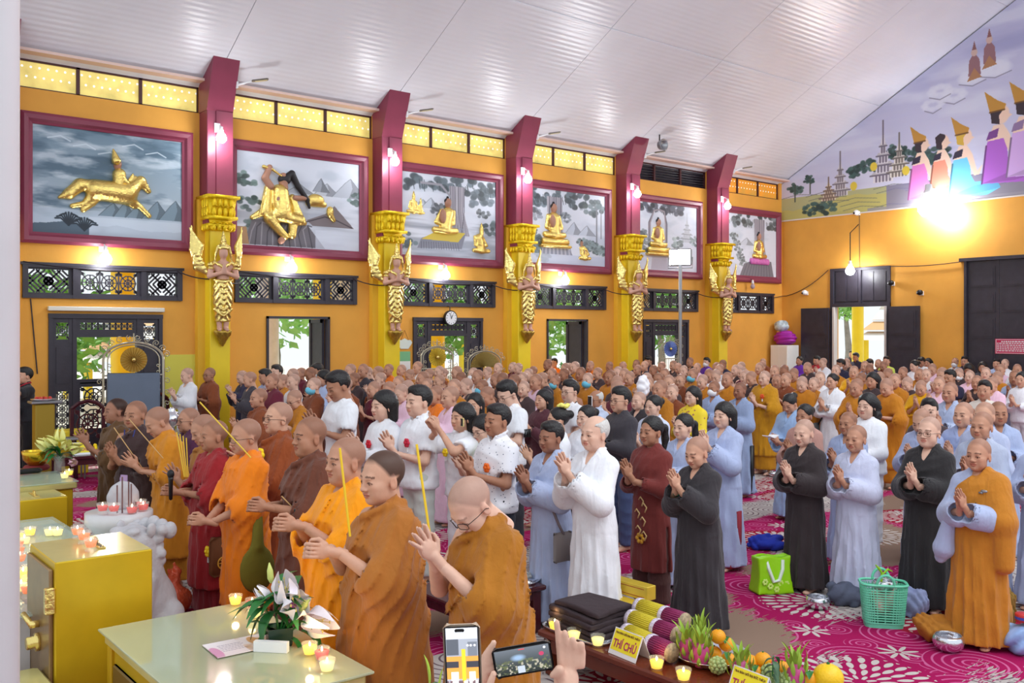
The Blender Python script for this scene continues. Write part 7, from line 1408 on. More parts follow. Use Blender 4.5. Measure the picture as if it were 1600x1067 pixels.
# incense bundles
BUN = [((997, 948), (1070, 972)), ((985, 966), (1058, 993)), ((978, 988), (1050, 1020))]
tq = on_plane(1020, 1003, HT); tray(tq.x, tq.y, .17, .26, .0, 'steel tray under the three incense bundles')
Mys = mat('yellow_incense_sticks', S(206, 188, 44), .6, bump=.4, bscale=50); Mms = mat('magenta_stick_ends', S(138, 36, 88), .6, bump=.4, bscale=50); Mband = mat('printed_band', S(206, 196, 214), .45, noise=.35, nscale=60)
for k, (a, b) in enumerate(BUN):
    z = HT+.075+(.10, .055, 0)[k]; a, b = on_plane(*a, z), on_plane(*b, z); d = (b-a); Lb = d.length; d.normalize()
    r = empty('incense_bundle', a, ['topmost', 'middle', 'lowest'][k]+' round bundle of yellow incense with magenta ends on the tray', 'incense', 'incense bundles'); r.rotation_euler = d.to_track_quat('Z', 'Y').to_euler(); Lb = max(Lb, .30)
    def rods(rad, z0, z1, n, name, m): 
        mb = MB()
        for i in range(n): q = 2*PI*i/n; mb.tube([(rad*math.cos(q), rad*math.sin(q), z0), (rad*math.cos(q), rad*math.sin(q), z1)], rad*PI/n*1.1, 5)
        mb.lathe([(rad*.97, z0+.002), (rad*.97, z1-.002)], 20); o = mb.build(name, m, r, True); o['kind'] = 'stuff'
    rods(.056, .015, Lb*.56, 30, 'yellow_sticks', Mys); rods(.054, Lb*.6, Lb, 26, 'magenta_ends', Mms)
    MB().lathe([(.062, 0), (.064, .03), (.06, .035)], 20).build('end_band', Mband, r, True); MB().lathe([(.062, Lb*.55), (.064, Lb*.57), (.064, Lb*.61), (.061, Lb*.625)], 20).build('paper_band', Mband, r, True); MB().lathe([(.055, Lb-.01), (.060, Lb-.005), (.060, Lb+.004), (.001, Lb+.004)], 20).build('end_cap', mat('printed_cap', S(170, 150, 120), .5, noise=.4, nscale=50), r, True)
# long gold boxes
for k, (p0, p1, lab) in enumerate((((935, 925), (1018, 952), 'upper long gold cardboard incense box behind the cloth stack'), ((932, 938), (1012, 958), 'lower long gold cardboard incense box behind the cloth stack'))):
    z = .0; Zb = 7.35-.12*k; a, b = at(*p0, Zb), at(*p1, Zb-.42); d = b-a; L = math.hypot(d.x, d.y); r = empty('incense_box', (a.x, a.y, HT if False else .34-.11*k), lab, 'box', rz=math.atan2(d.y, d.x)); MB().bbox(0, L, -.05, .05, 0, .105, .004).build('carton', mat('gold_carton', S(214, 184, 60), .35, metal=.2, noise=.1), r); MB().box(.03, L-.03, -.052, -.05, .08, .084).box(.03, L-.03, -.052, -.05, .02, .024).build('red_line', mat('carton_red', S(160, 50, 30), .6), r)
    if k == 1:
        c = bpy.data.curves.new('script', 'FONT'); c.body = 'Cvan'; c.size = .07; c.extrude = .0006; o = bpy.data.objects.new('script_tmp', c); COL.objects.link(o); me = bpy.data.meshes.new_from_object(o.evaluated_get(bpy.context.evaluated_depsgraph_get())); bpy.data.objects.remove(o); me.materials.clear(); me.materials.append(mat('carton_red', S(160, 50, 30), .6)); me.transform(Matrix.Translation((L*.45, -.0525, .03)) @ Matrix.Rotation(PI/2, 4, 'X')); link('script_lettering', me, r)
bb = bpy.data.objects['incense_box.001']; st2 = empty('wooden_crate', (bb.location.x-.05, bb.location.y-.02, 0), 'low dark crate holding up the gold incense boxes', 'crate', rz=bb.rotation_euler.z); MB().bbox(.05, .55, -.06, .10, 0, .228, .01).build('crate_body', M_dw, st2)
# tent signs
FONT = None
def text_mesh(body, size, m, ex=.0008):
    c = bpy.data.curves.new('writing', 'FONT'); c.body = body; c.size = size; c.extrude = ex; c.align_x = 'CENTER'; c.offset = size*.018; o = bpy.data.objects.new('writing_tmp', c); COL.objects.link(o); me = bpy.data.meshes.new_from_object(o.evaluated_get(bpy.context.evaluated_depsgraph_get())); bpy.data.objects.remove(o); me.materials.clear(); me.materials.append(m); return me
Myel = mat('sign_yellow', S(246, 230, 48), .6); Mmag = mat('sign_magenta', S(176, 40, 100), .6)
def tent_sign(p, rz, w, h, top, big, label, lean=.42):
    r = empty('tent_sign', p, label, 'sign', rz=rz)     # face looks along local -y
    M = Matrix.Rotation(-lean, 4, 'X'); M2 = Matrix.Translation((0, 2*h*math.sin(lean), 0)) @ Matrix.Rotation(lean, 4, 'X')
    MB().box(-w/2, w/2, 0, .003, 0, h, M).build('front_card', M_white, r); MB().box(-w/2, w/2, -.003, 0, 0, h, M2).build('back_card', M_white, r)
    f = MB().box(-w*.47, w*.47, -.001, .0, h*.17, h*.96, M).build('yellow_face', Myel, r)
    for body, size, y, m in ((top, h*.105, h*.80, mat('sign_brown', S(120, 80, 40), .6)), (big, h*.42, h*.30, Mmag)):
        me = text_mesh(body, size, m); wd = 2*max(v.co.x for v in me.vertices); k = w*(.80 if body == big else .86)/wd
        me.transform(M @ Matrix.Translation((0, -.0022, y)) @ Matrix.Rotation(PI/2, 4, 'X') @ Matrix.Diagonal((k if body == big or k < 1 else 1, 1, 1, 1))); link('lettering', me, f)
    return r
a, b = on_plane(944, 1017, HT), on_plane(999, 1040, HT); dd = b-a; tent_sign(((a.x+b.x)/2, (a.y+b.y)/2, HT+.002), math.atan2(dd.y, dd.x), .25, .165, 'TRAI ĐÀN GIỚI ĐẠI ĐỨC THÍCH', 'THÍ CHỦ', 'yellow tent sign lettered in magenta before the incense bundles')
a, b = on_plane(1132, 1083, HT), on_plane(1192, 1108, HT); dd = b-a; tent_sign(((a.x+b.x)/2, (a.y+b.y)/2, HT+.002), math.atan2(dd.y, dd.x), .25, .165, 'TRAI ĐÀN GIỚI ĐẠI ĐỨC THÍCH', 'THÍ CHỦ', 'second yellow tent sign leaning before the fruit tray at the frame bottom')
for px, py, lab, lit in ((867, 985, 'lit candle cup at the far corner of the low table', 1), (897, 1000, 'cut glass candle cup between the corner one and the tray', 0), (934, 1010, 'cut glass candle cup left of the tent sign', 0), (1026, 1046, 'candle cup right of the tent sign', 1), (1068, 1064, 'lit candle cup in front of the fruit tray', 1)): candle(on_plane(px, py, HT+.001), 'y' if lit else 'c', lab, 0, 1.35, bool(lit), glow=.25 if lit else 0)
# fruit
M_or = mat('orange_peel', S(240, 160, 16), .4, bump=.25, bscale=160); M_dfp = mat('dragon_fruit_skin', S(196, 70, 130), .4, noise=.12, nscale=10); M_dfl = mat('dragon_fruit_scale', S(150, 180, 60), .5); M_ca = mat('custard_apple_skin', S(170, 186, 120), .6, noise=.12, nscale=20)
def orange(p, label, s=1., leaf=False):
    r = empty('orange', p, label, 'orange', 'oranges'); r.scale = (s,)*3; v = MB().ball((0, 0, .043), (.045, .045, .042), 20, 14); v.build('peel', M_or, r, True); MB().lathe([(.001, .083), (.005, .084), (.004, .09), (.001, .091)], 6).build('stem', M_leaf, r)
    if leaf: mb = MB(); leaf_mesh(mb, Vector((0, 0, .086)), Vector((-.8, -.5, .15)), .07, .02, .4); mb.build('leaf', M_leaf, r, True)
    return r
def custard(p, label, s=1.):
    r = empty('custard_apple', p, label, 'custard apple', 'custard apples'); r.scale = (s,)*3; mb = MB().ball((0, 0, .042), .036, 12, 8)
    for i in range(6):
        la = -1.2+.46*i; n = max(3, int(11*math.cos(la)))
        for k in range(n): a = 2*PI*(k+.5*(i % 2))/n; mb.ball((.036*math.cos(la)*math.cos(a), .036*math.cos(la)*math.sin(a), .042+.036*math.sin(la)), .0125, 6, 4)
    o = mb.build('knobbly_skin', M_ca, r, True); o['kind'] = 'stuff'; return r
def dragon(p, label, s=1., tilt=.3, rz=0.):
    r = empty('dragon_fruit', p, label, 'dragon fruit', 'dragon fruits'); r.scale = (s,)*3; r.rotation_euler = (0, tilt, rz); MB().lathe([(.001, 0), (.03, .006), (.05, .04), (.052, .07), (.042, .11), (.022, .135), (.001, .14)], 16).build('skin', M_dfp, r, True)
    for i in range(4):
        for k in range(5): a = 2*PI*(k+.5*(i % 2))/5; z = .02+.032*i; rr = (.042, .053, .048, .034)[i]; mb = MB(); leaf_mesh(mb, Vector((rr*math.cos(a), rr*math.sin(a), z)), Vector((math.cos(a)*.55, math.sin(a)*.55, 1)), .055+.012*i, .012, -.3); mb.build('scale_leaf', M_dfl, r, True)
    for k in range(7): a = 2*PI*k/7; mb = MB(); leaf_mesh(mb, Vector((.012*math.cos(a), .012*math.sin(a), .13)), Vector((math.cos(a)*.35, math.sin(a)*.35, 1)), .10+.02*(k % 3), .011, .15); mb.build('crown_leaf', M_dfl, r, True)
    return r
def fruit_tray(px, py, label):
    c = on_plane(px, py, HT); r = empty('fruit_bowl', (c.x, c.y, HT+.001), label, 'bowl'); MB().lathe([(.001, 0), (.17, 0), (.21, .02), (.235, .05), (.24, .052), (.236, .046), (.20, .016), (.16, .006), (.001, .006)], 32).build('bowl', M_silver, r, True); return c
F1 = fruit_tray(1112, 1032, 'wide steel dish heaped with fruit, the one nearer the incense')
def fr(px, py, z): return on_plane(px, py, z)
zf = HT+.012
# positions are where the fruit sits in the heap: lower ring first, upper ones rest on it
for px, py, dz, lab, lf in ((1138, 1043, 0, 'orange low at the right of the nearer dish', True), (1116, 1032, 0, 'orange low in the middle of the nearer dish', False), (1135, 1018, .06, 'orange in the second layer of the nearer dish', True), (1122, 1006, .115, 'topmost orange of the nearer dish', False)): orange(fr(px, py, zf+dz), lab, 1.05, lf)
custard(fr(1121, 1052, zf), 'custard apple at the front rim of the nearer dish', 1.15); custard(fr(1102, 1012, zf+.05), 'custard apple behind the dragon fruits of the nearer dish', 1.05)
dragon(fr(1075, 1030, zf), 'dragon fruit leaning out at the left of the nearer dish', 1.05, -.25, .4); dragon(fr(1093, 1042, zf), 'bright pink dragon fruit in front of the nearer dish', 1.1, -.12, 1.2); dragon(fr(1098, 1018, zf+.02), 'dragon fruit standing at the back of the nearer dish', 1.0, .1, 2.)
F2 = fruit_tray(1215, 1082, 'wide steel dish heaped with fruit, the one at the frame bottom')
for px, py, dz, lab, lf in ((1180, 1065, 0, 'orange at the front of the far right heap', True), (1172, 1048, .04, 'orange at the left of the far right heap', False), (1192, 1044, .06, 'topmost orange of the far right heap', False), (1222, 1058, .02, 'orange at the right of the far right heap', False), (1265, 1075, .02, 'small orange by the pomelo', True)): orange(fr(px, py, zf+dz), lab, 1.1, lf)
custard(fr(1203, 1068, zf), 'custard apple in the front of the far right heap', 1.3); custard(fr(1190, 1085, zf), 'custard apple low at the frame bottom', 1.2); custard(fr(1232, 1078, zf), 'pale custard apple right of the far right heap', 1.2)
dragon(fr(1158, 1070, zf), 'dragon fruit left of the far right heap', 1.1, -.2, .5); dragon(fr(1245, 1080, zf), 'dragon fruit with tall leaves at the right end', 1.1, .1, 1.)
pm = orange(fr(1294, 1082, zf), 'large yellow pomelo at the right end of the fruit', 1.9); pm.children[0].data = pm.children[0].data.copy(); pm.children[0].data.materials[0] = mat('pomelo_peel', S(244, 196, 26), .4, bump=.2, bscale=120); del pm['group']; pm['category'] = 'pomelo'; pm.name = 'pomelo'
lf = empty('leaf_sprig', fr(1208, 1040, HT+.16), 'dark green leafy sprig on top of the far right heap', 'leaves')
for k in range(9): mb = MB(); leaf_mesh(mb, Vector((0, 0, .05-.012*k)), Vector((math.cos(k*2.1), math.sin(k*2.1), -.35)), .07, .017, .5); mb.build('leaf', mat('dull_leaf', S(74, 106, 74), .5), lf, True)
MB().tube([(0, 0, .05), (0, .005, -.06)], .004, 5).build('stem', M_leaf, lf)
# small lacquer table behind the bowing monk
la = empty('lacquer_table', (3.9, 5.46, 0), 'small dark red lacquer table behind the bowing monk', 'table'); MB().bbox(0, .88, 0, .62, .33, .37, .01).build('table_top', M_dw, la); MB().box(.04, .84, .04, .58, .26, .33).build('apron', M_dw, la)
for sx in (.03, .77):
    for sy in (.03, .51): MB().bbox(sx, sx+.08, sy, sy+.08, 0, .33, .008).build('leg', M_dw, la)
tq = on_plane(812, 902, .37); tray(tq.x-.05, tq.y, .17, .22, .5, 'silver foil tray on the small lacquer table', .37)
fd = empty('foil_parcel', (tq.x-.05, tq.y, .38), 'crumpled clear wrapped parcel on the silver tray', 'parcel'); v = Vol((-.14, -.17, -.01), (.14, .17, .07), .011); v.ell((0, 0, .02), (.12, .15, .03), .01); v.put(lambda x, y, z: .007*np.sin(60*x+20*y)*np.sin(50*y-14*x)+0*z, (-.14, -.17, -.01), (.14, .17, .07), 0, 'add'); P, Q = v.skin(); P[:, 2] = np.maximum(P[:, 2], .002); link('wrapping', mesh_np('wrapping', P, Q, mat('foil', S(206, 204, 190), .2, metal=.6, noise=.3, nscale=30), None, False), fd)
# ------------------------------------------------------------------ things on the carpet
def alms_bowl(px, py, r_, label): r = empty('alms_bowl', on_plane(px, py), label, 'bowl', 'polished alms bowls'); r.scale = (r_/.1,)*3; MB().lathe([(.001, 0), (.05, 0), (.088, .03), (.1, .065), (.092, .098), (.082, .108), (.078, .106), (.088, .09), (.094, .065), (.08, .03), (.001, .012)], 26).build('bowl', M_silver, r, True); return r
alms_bowl(1278, 951, .1, 'polished steel alms bowl on the carpet before the lavender nun'); alms_bowl(1482, 1017, .112, 'polished steel alms bowl in front of the ochre bundle'); alms_bowl(1208, 745, .08, 'small steel bowl by the white bag near the golden monk')
gb = on_plane(1205, 925); r = empty('shopping_bag', gb, 'lime green shopping bag with white handles and pale flowers', 'bag', rz=TH-PI/2+.25)
v = Vol((-.2, -.12, -.01), (.2, .12, .4), .012); v.put(lambda x, y, z: np.maximum(np.maximum(np.abs(x)-.165+.02*np.sin(9*z), np.abs(y+.012*np.sin(14*x+9*z))-.055-.03*np.clip(1-z/.3, 0, 1)), np.abs(z-.16)-.16+.012*np.sin(20*x))*.75-.008, (-.2, -.12, -.01), (.2, .12, .4), .01); v.ell((0, 0, .36), (.15, .045, .2), .01, 's'); v.half((0, 0, -1), -.002); P, Q = v.skin(); link('bag_body', mesh_np('bag_body', P, Q, mat('lime_plastic', S(150, 214, 16), .4, bump=.35, bscale=12)), r)
for s in (-1, 1): MB().tube([(-.08, s*.062, .30), (-.075, s*.085, .24), (-.03, s*.10, .14+.02*s), (.02, s*.10, .13), (.06, s*.09, .22), (.075, s*.066, .30)], .016, 6).build('handle', mat('pale_strap', S(226, 240, 226), .6), r)
for k, (x, z) in enumerate(((-.06, .08), (.04, .1), (.1, .09), (-.11, .12), (.0, .05))): mb = MB(); [mb.ball((x+.018*math.cos(a), -.098+.012*abs(x)*5, z+.018*math.sin(a)), (.012, .004, .012), 6, 4) for a in [i*PI/3 for i in range(6)]]; mb.build('printed_flower', mat('pale_green_print', S(206, 240, 120), .5), r)
bk = on_plane(1380, 977); r = empty('plastic_basket', bk, 'mint green perforated plastic basket with two ring handles', 'basket', rz=TH-PI/2-.2); MMi = mat('mint_plastic', S(110, 214, 176), .35)
mb = MB(); W0, W1, D0, D1, HB = .145, .175, .085, .11, .34
def bpt(a, z):
    t = z/HB; w, d = W0+(W1-W0)*t, D0+(D1-D0)*t; return Vector((w*math.copysign(abs(math.cos(a))**.5, math.cos(a)), d*math.copysign(abs(math.sin(a))**.5, math.sin(a)), z))
for k in range(44): a = 2*PI*k/44; mb.tube([bpt(a, .03), bpt(a, HB-.02)], .0052, 4)
for k in range(14): z = .04+.02*k; mb.tube([bpt(2*PI*j/36, z) for j in range(36)], .0056, 4, closed=True)
o = mb.build('mesh_side', MMi, r); o['kind'] = 'stuff'
MB().tube([bpt(2*PI*j/36, HB) for j in range(36)], .011, 6, closed=True).build('rim', MMi, r); mb = MB(); ring = [bpt(2*PI*j/36, .0) for j in range(36)]; ring2 = [bpt(2*PI*j/36, .035) for j in range(36)]; mb.add(ring+ring2, [tuple(range(35, -1, -1))]+[(j, (j+1) % 36, 36+(j+1) % 36, 36+j) for j in range(36)]); mb.build('base', MMi, r)
for s in (-1, 1): MB().tube([Vector((.065*math.cos(t)+.0, s*(D1-.005)+s*.012*math.sin(t), HB+.085*math.sin(t))) for t in [PI*k/12 for k in range(13)]], .011, 8).build('handle', MMi, r)
ab = alms_bowl(1386, 925, .085, 'steel bowl sitting in the mint basket'); ab.location = (bk.x, bk.y, .27)
v = Vol((-.14, -.1, 0), (.14, .1, .3), .014); v.ell((.07, 0, .26), (.06, .05, .04), .02).ell((-.08, .02, .24), (.05, .05, .05), .02).ell((0, 0, .18), (.12, .07, .09), .04); P, Q = v.skin(); o = link('cloth_bundle', mesh_np('cloth_bundle', P, Q, mat('taupe_cloth', S(176, 160, 144), .85, bump=.3)), None, (bk.x, bk.y, 0)); tag(o, 'taupe cloth bundle filling the mint basket under the bowl', 'cloth')
sp_ = empty('green_sprig', (bk.x-.03, bk.y-.0, .4), 'bright green plastic tie sticking up from the mint basket', 'tie'); MB().tube([(0, 0, -.06), (.01, .0, .02), (-.02, .01, .06), (-.05, .02, .09)], [.008, .01, .012, .004], 6).tube([(.0, 0, .0), (.05, -.03, .05), (.08, -.05, .03)], [.006, .009, .003], 6).build('strap', mat('lime_tie', S(150, 206, 40), .4), sp_)
def lump(px, py, size, m, label, name, cat, seed, h=.5, hole=False, amp=.02):
    w, d, hh = size; v = Vol((-w*1.2, -d*1.2, -.01), (w*1.2, d*1.2, hh*1.3), .015); g = np.random.default_rng(seed); v.ell((0, 0, hh*.36), (w*.74, d*.74, hh*.5), .02)
    for k in range(7): a = g.random()*6.28; v.ell((w*.5*math.cos(a), d*.5*math.sin(a), hh*(.3+.4*g.random())), (w*.42, d*.42, hh*.32), .03)
    p1, p2 = g.random(2)*6; v.put(lambda x, y, z: amp*.55*(1-2*np.abs(np.sin(20*x+9*y+26*z+4*np.sin(12*x+p2)+p1)))+amp*.35*np.sin(44*y-30*x+38*z+p2), (-w*1.2, -d*1.2, -.01), (w*1.2, d*1.2, hh*1.3), 0, 'add'); v.half((0, 0, -1), -.002); P, Q = v.skin(); o = link(name, mesh_np(name, P, Q, m), None, on_plane(px, py), TH-PI/2); tag(o, label, cat); return o
cl = lambda n, c: mat(n, S(*c), .88, bump=.35, bscale=22)
lump(1200, 858, (.24, .14, .15), cl('blue_mesh_cloth', (34, 56, 170)), 'crumpled royal blue bag on the carpet behind the lime bag', 'blue_bag', 'bag', 1); gbag = lump(1322, 944, (.18, .14, .2), cl('slate_cloth', (86, 92, 112)), 'slate grey cloth bag on the carpet beside the alms bowl', 'cloth_bag', 'bag', 2); lump(1428, 962, (.14, .12, .26), cl('lavender_cloth', (150, 160, 200)), 'lavender cloth bag between the mint basket and the black robe', 'cloth_bag', 'bag', 3)
lump(1476, 1000, (.25, .17, .2), cl('ochre_heap', (170, 110, 34)), 'heap of folded ochre cloth behind the front alms bowl', 'cloth_heap', 'cloth', 4); ob = lump(1560, 988, (.15, .13, .34), cl('olive_heap', (126, 96, 34)), 'olive brown cloth bag with a white tag behind the ochre robe', 'cloth_bag', 'bag', 5); lump(1600, 1020, (.16, .14, .26), mat('blue_white_plastic', S(150, 184, 236), .35, noise=.3, nscale=7), 'blue and white plastic bag at the frame edge', 'plastic_bag', 'bag', 6); lump(1535, 997, (.16, .1, .07), cl('grey_mat', (128, 112, 100)), 'flat grey-brown cloth under the hem of the ochre robe', 'cloth_mat', 'cloth', 7)
lump(1190, 738, (.16, .12, .5), cl('white_bag', (226, 224, 226)), 'upright white bag on the carpet beside the golden monk', 'white_bag', 'bag', 8, amp=.008)
tn = empty('red_tin', on_plane(1600, 1022)+Vector((0, 0, .24)), 'red and blue round tin on the blue plastic bag', 'tin'); MB().lathe([(.001, 0), (.06, 0), (.06, .05), (.055, .055), (.001, .055)], 18).build('tin', mat('red_tin_paint', S(190, 50, 50), .35), tn, True); MB().lathe([(.0605, .015), (.0605, .035)], 18).build('blue_band', mat('blue_band', S(60, 80, 170), .4), tn)
# ------------------------------------------------------------------ two people below the platform holding up phones, plant tips
def phone(c, w, h, rot, label, screen, case, portrait):
    r = empty('mobile_phone', c, label, 'phone'); r.rotation_mode = 'QUATERNION'
    y = cf.copy(); q = Matrix((cr, y, cu)).transposed().to_quaternion(); r.rotation_quaternion = q @ Euler((0, rot, 0)).to_quaternion()
    MB().bbox(-w/2, w/2, -.004, .006, -h/2, h/2, .008).build('case', case, r); MB().box(-w/2+.003, w/2-.003, -.0048, -.004, -h/2+.003, h/2-.003).build('bezel', M_black, r)
    a, b = w/2-.006, h/2-.006; o = MB().quad_uv([(-a, -.0052, -b), (a, -.0052, -b), (a, -.0052, b), (-a, -.0052, b)]).build('screen', picture_mat('phone_picture', screen, .2, 1.), r)
    if portrait: MB().bbox(-.014, .006, -.0058, -.005, h/2-.014, h/2-.008, .002).build('notch', M_black, r)
    return r
s1 = Paint(90, 170, (196, 200, 206), (150, 150, 160)); s1.lay((s1.Y > .16)*(s1.Y < .42)*1., (150, 156, 166)).lay((s1.Y > .40)*(s1.Y < .72)*1., (222, 150, 70)).lay((s1.Y > .47)*(s1.Y < .56)*(np.abs(s1.X-.5) > .12)*1., (60, 62, 70)).lay((s1.Y > .62)*(np.abs(s1.X-.25) < .12)*1., (250, 246, 230)).lay((s1.Y > .62)*(np.abs(s1.X-.8) < .1)*1., (250, 246, 230)).lay((np.abs(s1.X-.54) < .06)*(s1.Y > .3)*1., (236, 190, 50)).lay((s1.Y > .16)*(s1.Y < .38)*(np.abs(s1.X-.2) < .19)*1., (84, 90, 98)).lay((s1.Y > .2)*(s1.Y < .4)*(np.abs(s1.X-.83) < .15)*1., (110, 116, 126)); n = s1.noise(14, 12, 2, 3); s1.lay((s1.Y > .74)*(n > .5), (236, 226, 226)).lay((s1.Y > .74)*(n < .42), (110, 90, 96)); s1.ell(.3, .95, .14, .06, (246, 170, 30))
for x in (.68, .78, .9): s1.ell(x, .25, .04, .015, (255, 255, 255))
s2 = Paint(170, 84, (96, 104, 112), (40, 46, 44)); s2.lay((s2.noise(20, 14, 3, 2)-.5)*6*(s2.Y > .45), (96, 104, 70), .8).ell(.42, .38, .16, .16, (150, 180, 214), .8, .9).ell(.85, .35, .05, .09, (170, 60, 90)).ell(.92, .12, .025, .05, (236, 236, 240)).line([(.45, .06), (.55, .06)], .01, (226, 60, 60)); n = s2.noise(24, 10, 2, 5); s2.lay((s2.Y > .55)*(n > .62), (176, 170, 150), .8); s2.lay((s2.Y > .72)*(np.abs(s2.X-.45) < .07)*1., (170, 180, 190))
c1 = at(723, 1035, 1.95); phone(c1, .078, .160, -.04, 'phone in a clear bumper held upright, showing the orange hall', s1.a, mat('clear_bumper', S(190, 170, 150), .2), True)
c2 = at(817, 1030, 2.35); phone(c2, .150, .074, -.17, 'dark phone held sideways, filming the crowd', s2.a, M_black, False)
def holder(c, label, sk, top, H, seed, spread, portrait):
    # arms reach up to both ends of the phone; fingers are modelled at the real place
    back = -cf*.42; hd = c+back; hd.z = 0; r = empty('person', hd, label, 'person', 'people below holding up phones', rz=TH); k = H/1.65; r.scale = (1, 1, 1)
    bfm = body('down', 'f', .008, .016, .008, hs=1.0, hands_on=False)
    V, Q, C = joinvq(bfm); V = V*k
    inv = lambda p: (lambda q: np.array([q.x*FX+q.y*FY, q.x*(-FY)+q.y*FX, p.z]))(p-hd)
    v = Vol((-.3, -.5, .8), (.75, .5, 1.85), .0065)
    for s in (-1, 1):       # s=+1 is the local left (picture left)
        e = c-cr*s*spread-cu*(.15 if portrait else (.06 if s == 1 else 0)); sh = np.array([0, s*.16*k, 1.31*k]); wr = inv(e+Vector((0, 0, -.13))-cr*s*.02-cf*.03); el = (sh+wr)/2+np.array([-.02, s*.14, -.16])
        v.cap(sh, el, .046, .036, .02).cap(el, wr, .036, .026, .012)
        pal = inv(e+Vector((0, 0, -.055))-cr*s*.025+cf*.015); v.cap(wr, pal, .026, .030, .012).ell(pal, (.018, .028, .042), .012)
        if portrait: F = [((-.02, .03+.018*i), (-.004, .045+.016*i)) for i in range(4)]
        for i in range(4):  # fingers wrap behind the phone, tips show past its edge
            b0 = inv(e+Vector((0, 0, -.03+.012*i))-cr*s*(.03-.006*i)+cf*.02); m0 = inv(e+Vector((0, 0, .012+.016*i))-cr*s*(.022-.004*i)+cf*.026); t0 = inv(e+Vector((0, 0, .03+.022*i))+cr*s*(.012)+cf*.018)
            if s == -1 and not portrait: b0 = inv(e+Vector((0, 0, -.02))-cr*s*(.012+.017*i)+cf*.012); m0 = inv(e+Vector((0, 0, .03-.006*i))-cr*s*(.008+.019*i)+cf*.012); t0 = inv(e+Vector((0, 0, .092-.03*i+.004*i*i))-cr*s*(.000+.021*i)+cf*.004)
            v.cap(b0, m0, .0105, .0096, .003).cap(m0, t0, .0096, .0080, .002)
        th = [inv(e+Vector((0, 0, -.05))-cr*s*.012-cf*.006), inv(e+Vector((0, 0, -.02))-cr*s*.006-cf*.018), inv(e+Vector((0, 0, .03 if s == 1 else -.035))+cr*s*.012-cf*.016)]; v.path(th, [.013, .0115, .0085], .006)
    P, Q2 = v.skin(); keep = V[:, 2] < 9; V2, Qa, Ca = joinvq([(V, Q, C), (P, Q2, None)]); b = link('body', mesh_np('body', V2, Qa, M_skin, Ca), r); b.color = sk
    for nm, Pq, Qq in cloth('tee', 'down', .018, seed): o = link(nm, mesh_np(nm, Pq*k, Qq, M_cloth), r); o.color = top
    Pq, Qq, _ = hair('bob', .009); link('hair', mesh_np('hair', head_xf(0, 0)(Pq)*k, Qq, M_hair), r)
holder(c1, 'person just below the frame holding the upright phone', SK['p'], S(120, 120, 130), 1.42, 5, .045, True); holder(c2, 'person just below the frame holding the sideways phone', SK['p'], S(180, 180, 190), 1.36, 6, .085, False)
pl = empty('potted_plant', (at(680, 1060, 2.35).x, at(680, 1060, 2.35).y, 0), 'plant with pale green upright leaves left of the upright phone', 'plant'); zt = at(668, 1030, 2.35).z
MB().lathe([(.09, 0), (.11, .02), (.13, .28), (.12, .28), (.1, .05), (.001, .05)], 16).build('pot', M_dw, pl, True); MB().tube([(0, 0, .05), (.0, .0, .8), (0, 0, zt-.06)], .008, 6).build('stem', M_leaf, pl)
for dx, z1, L in ((-.025, zt+.012, .09), (.018, zt-.022, .07), (.03, zt-.12, .1), (-.05, zt-.16, .1)):
    mb = MB(); leaf_mesh(mb, cr*dx*.6+cu*(z1-L), cu+cr*dx*2, L, .014, .1); mb.build('leaf', mat('pale_green_leaf', S(170, 206, 70), .4), pl, True)
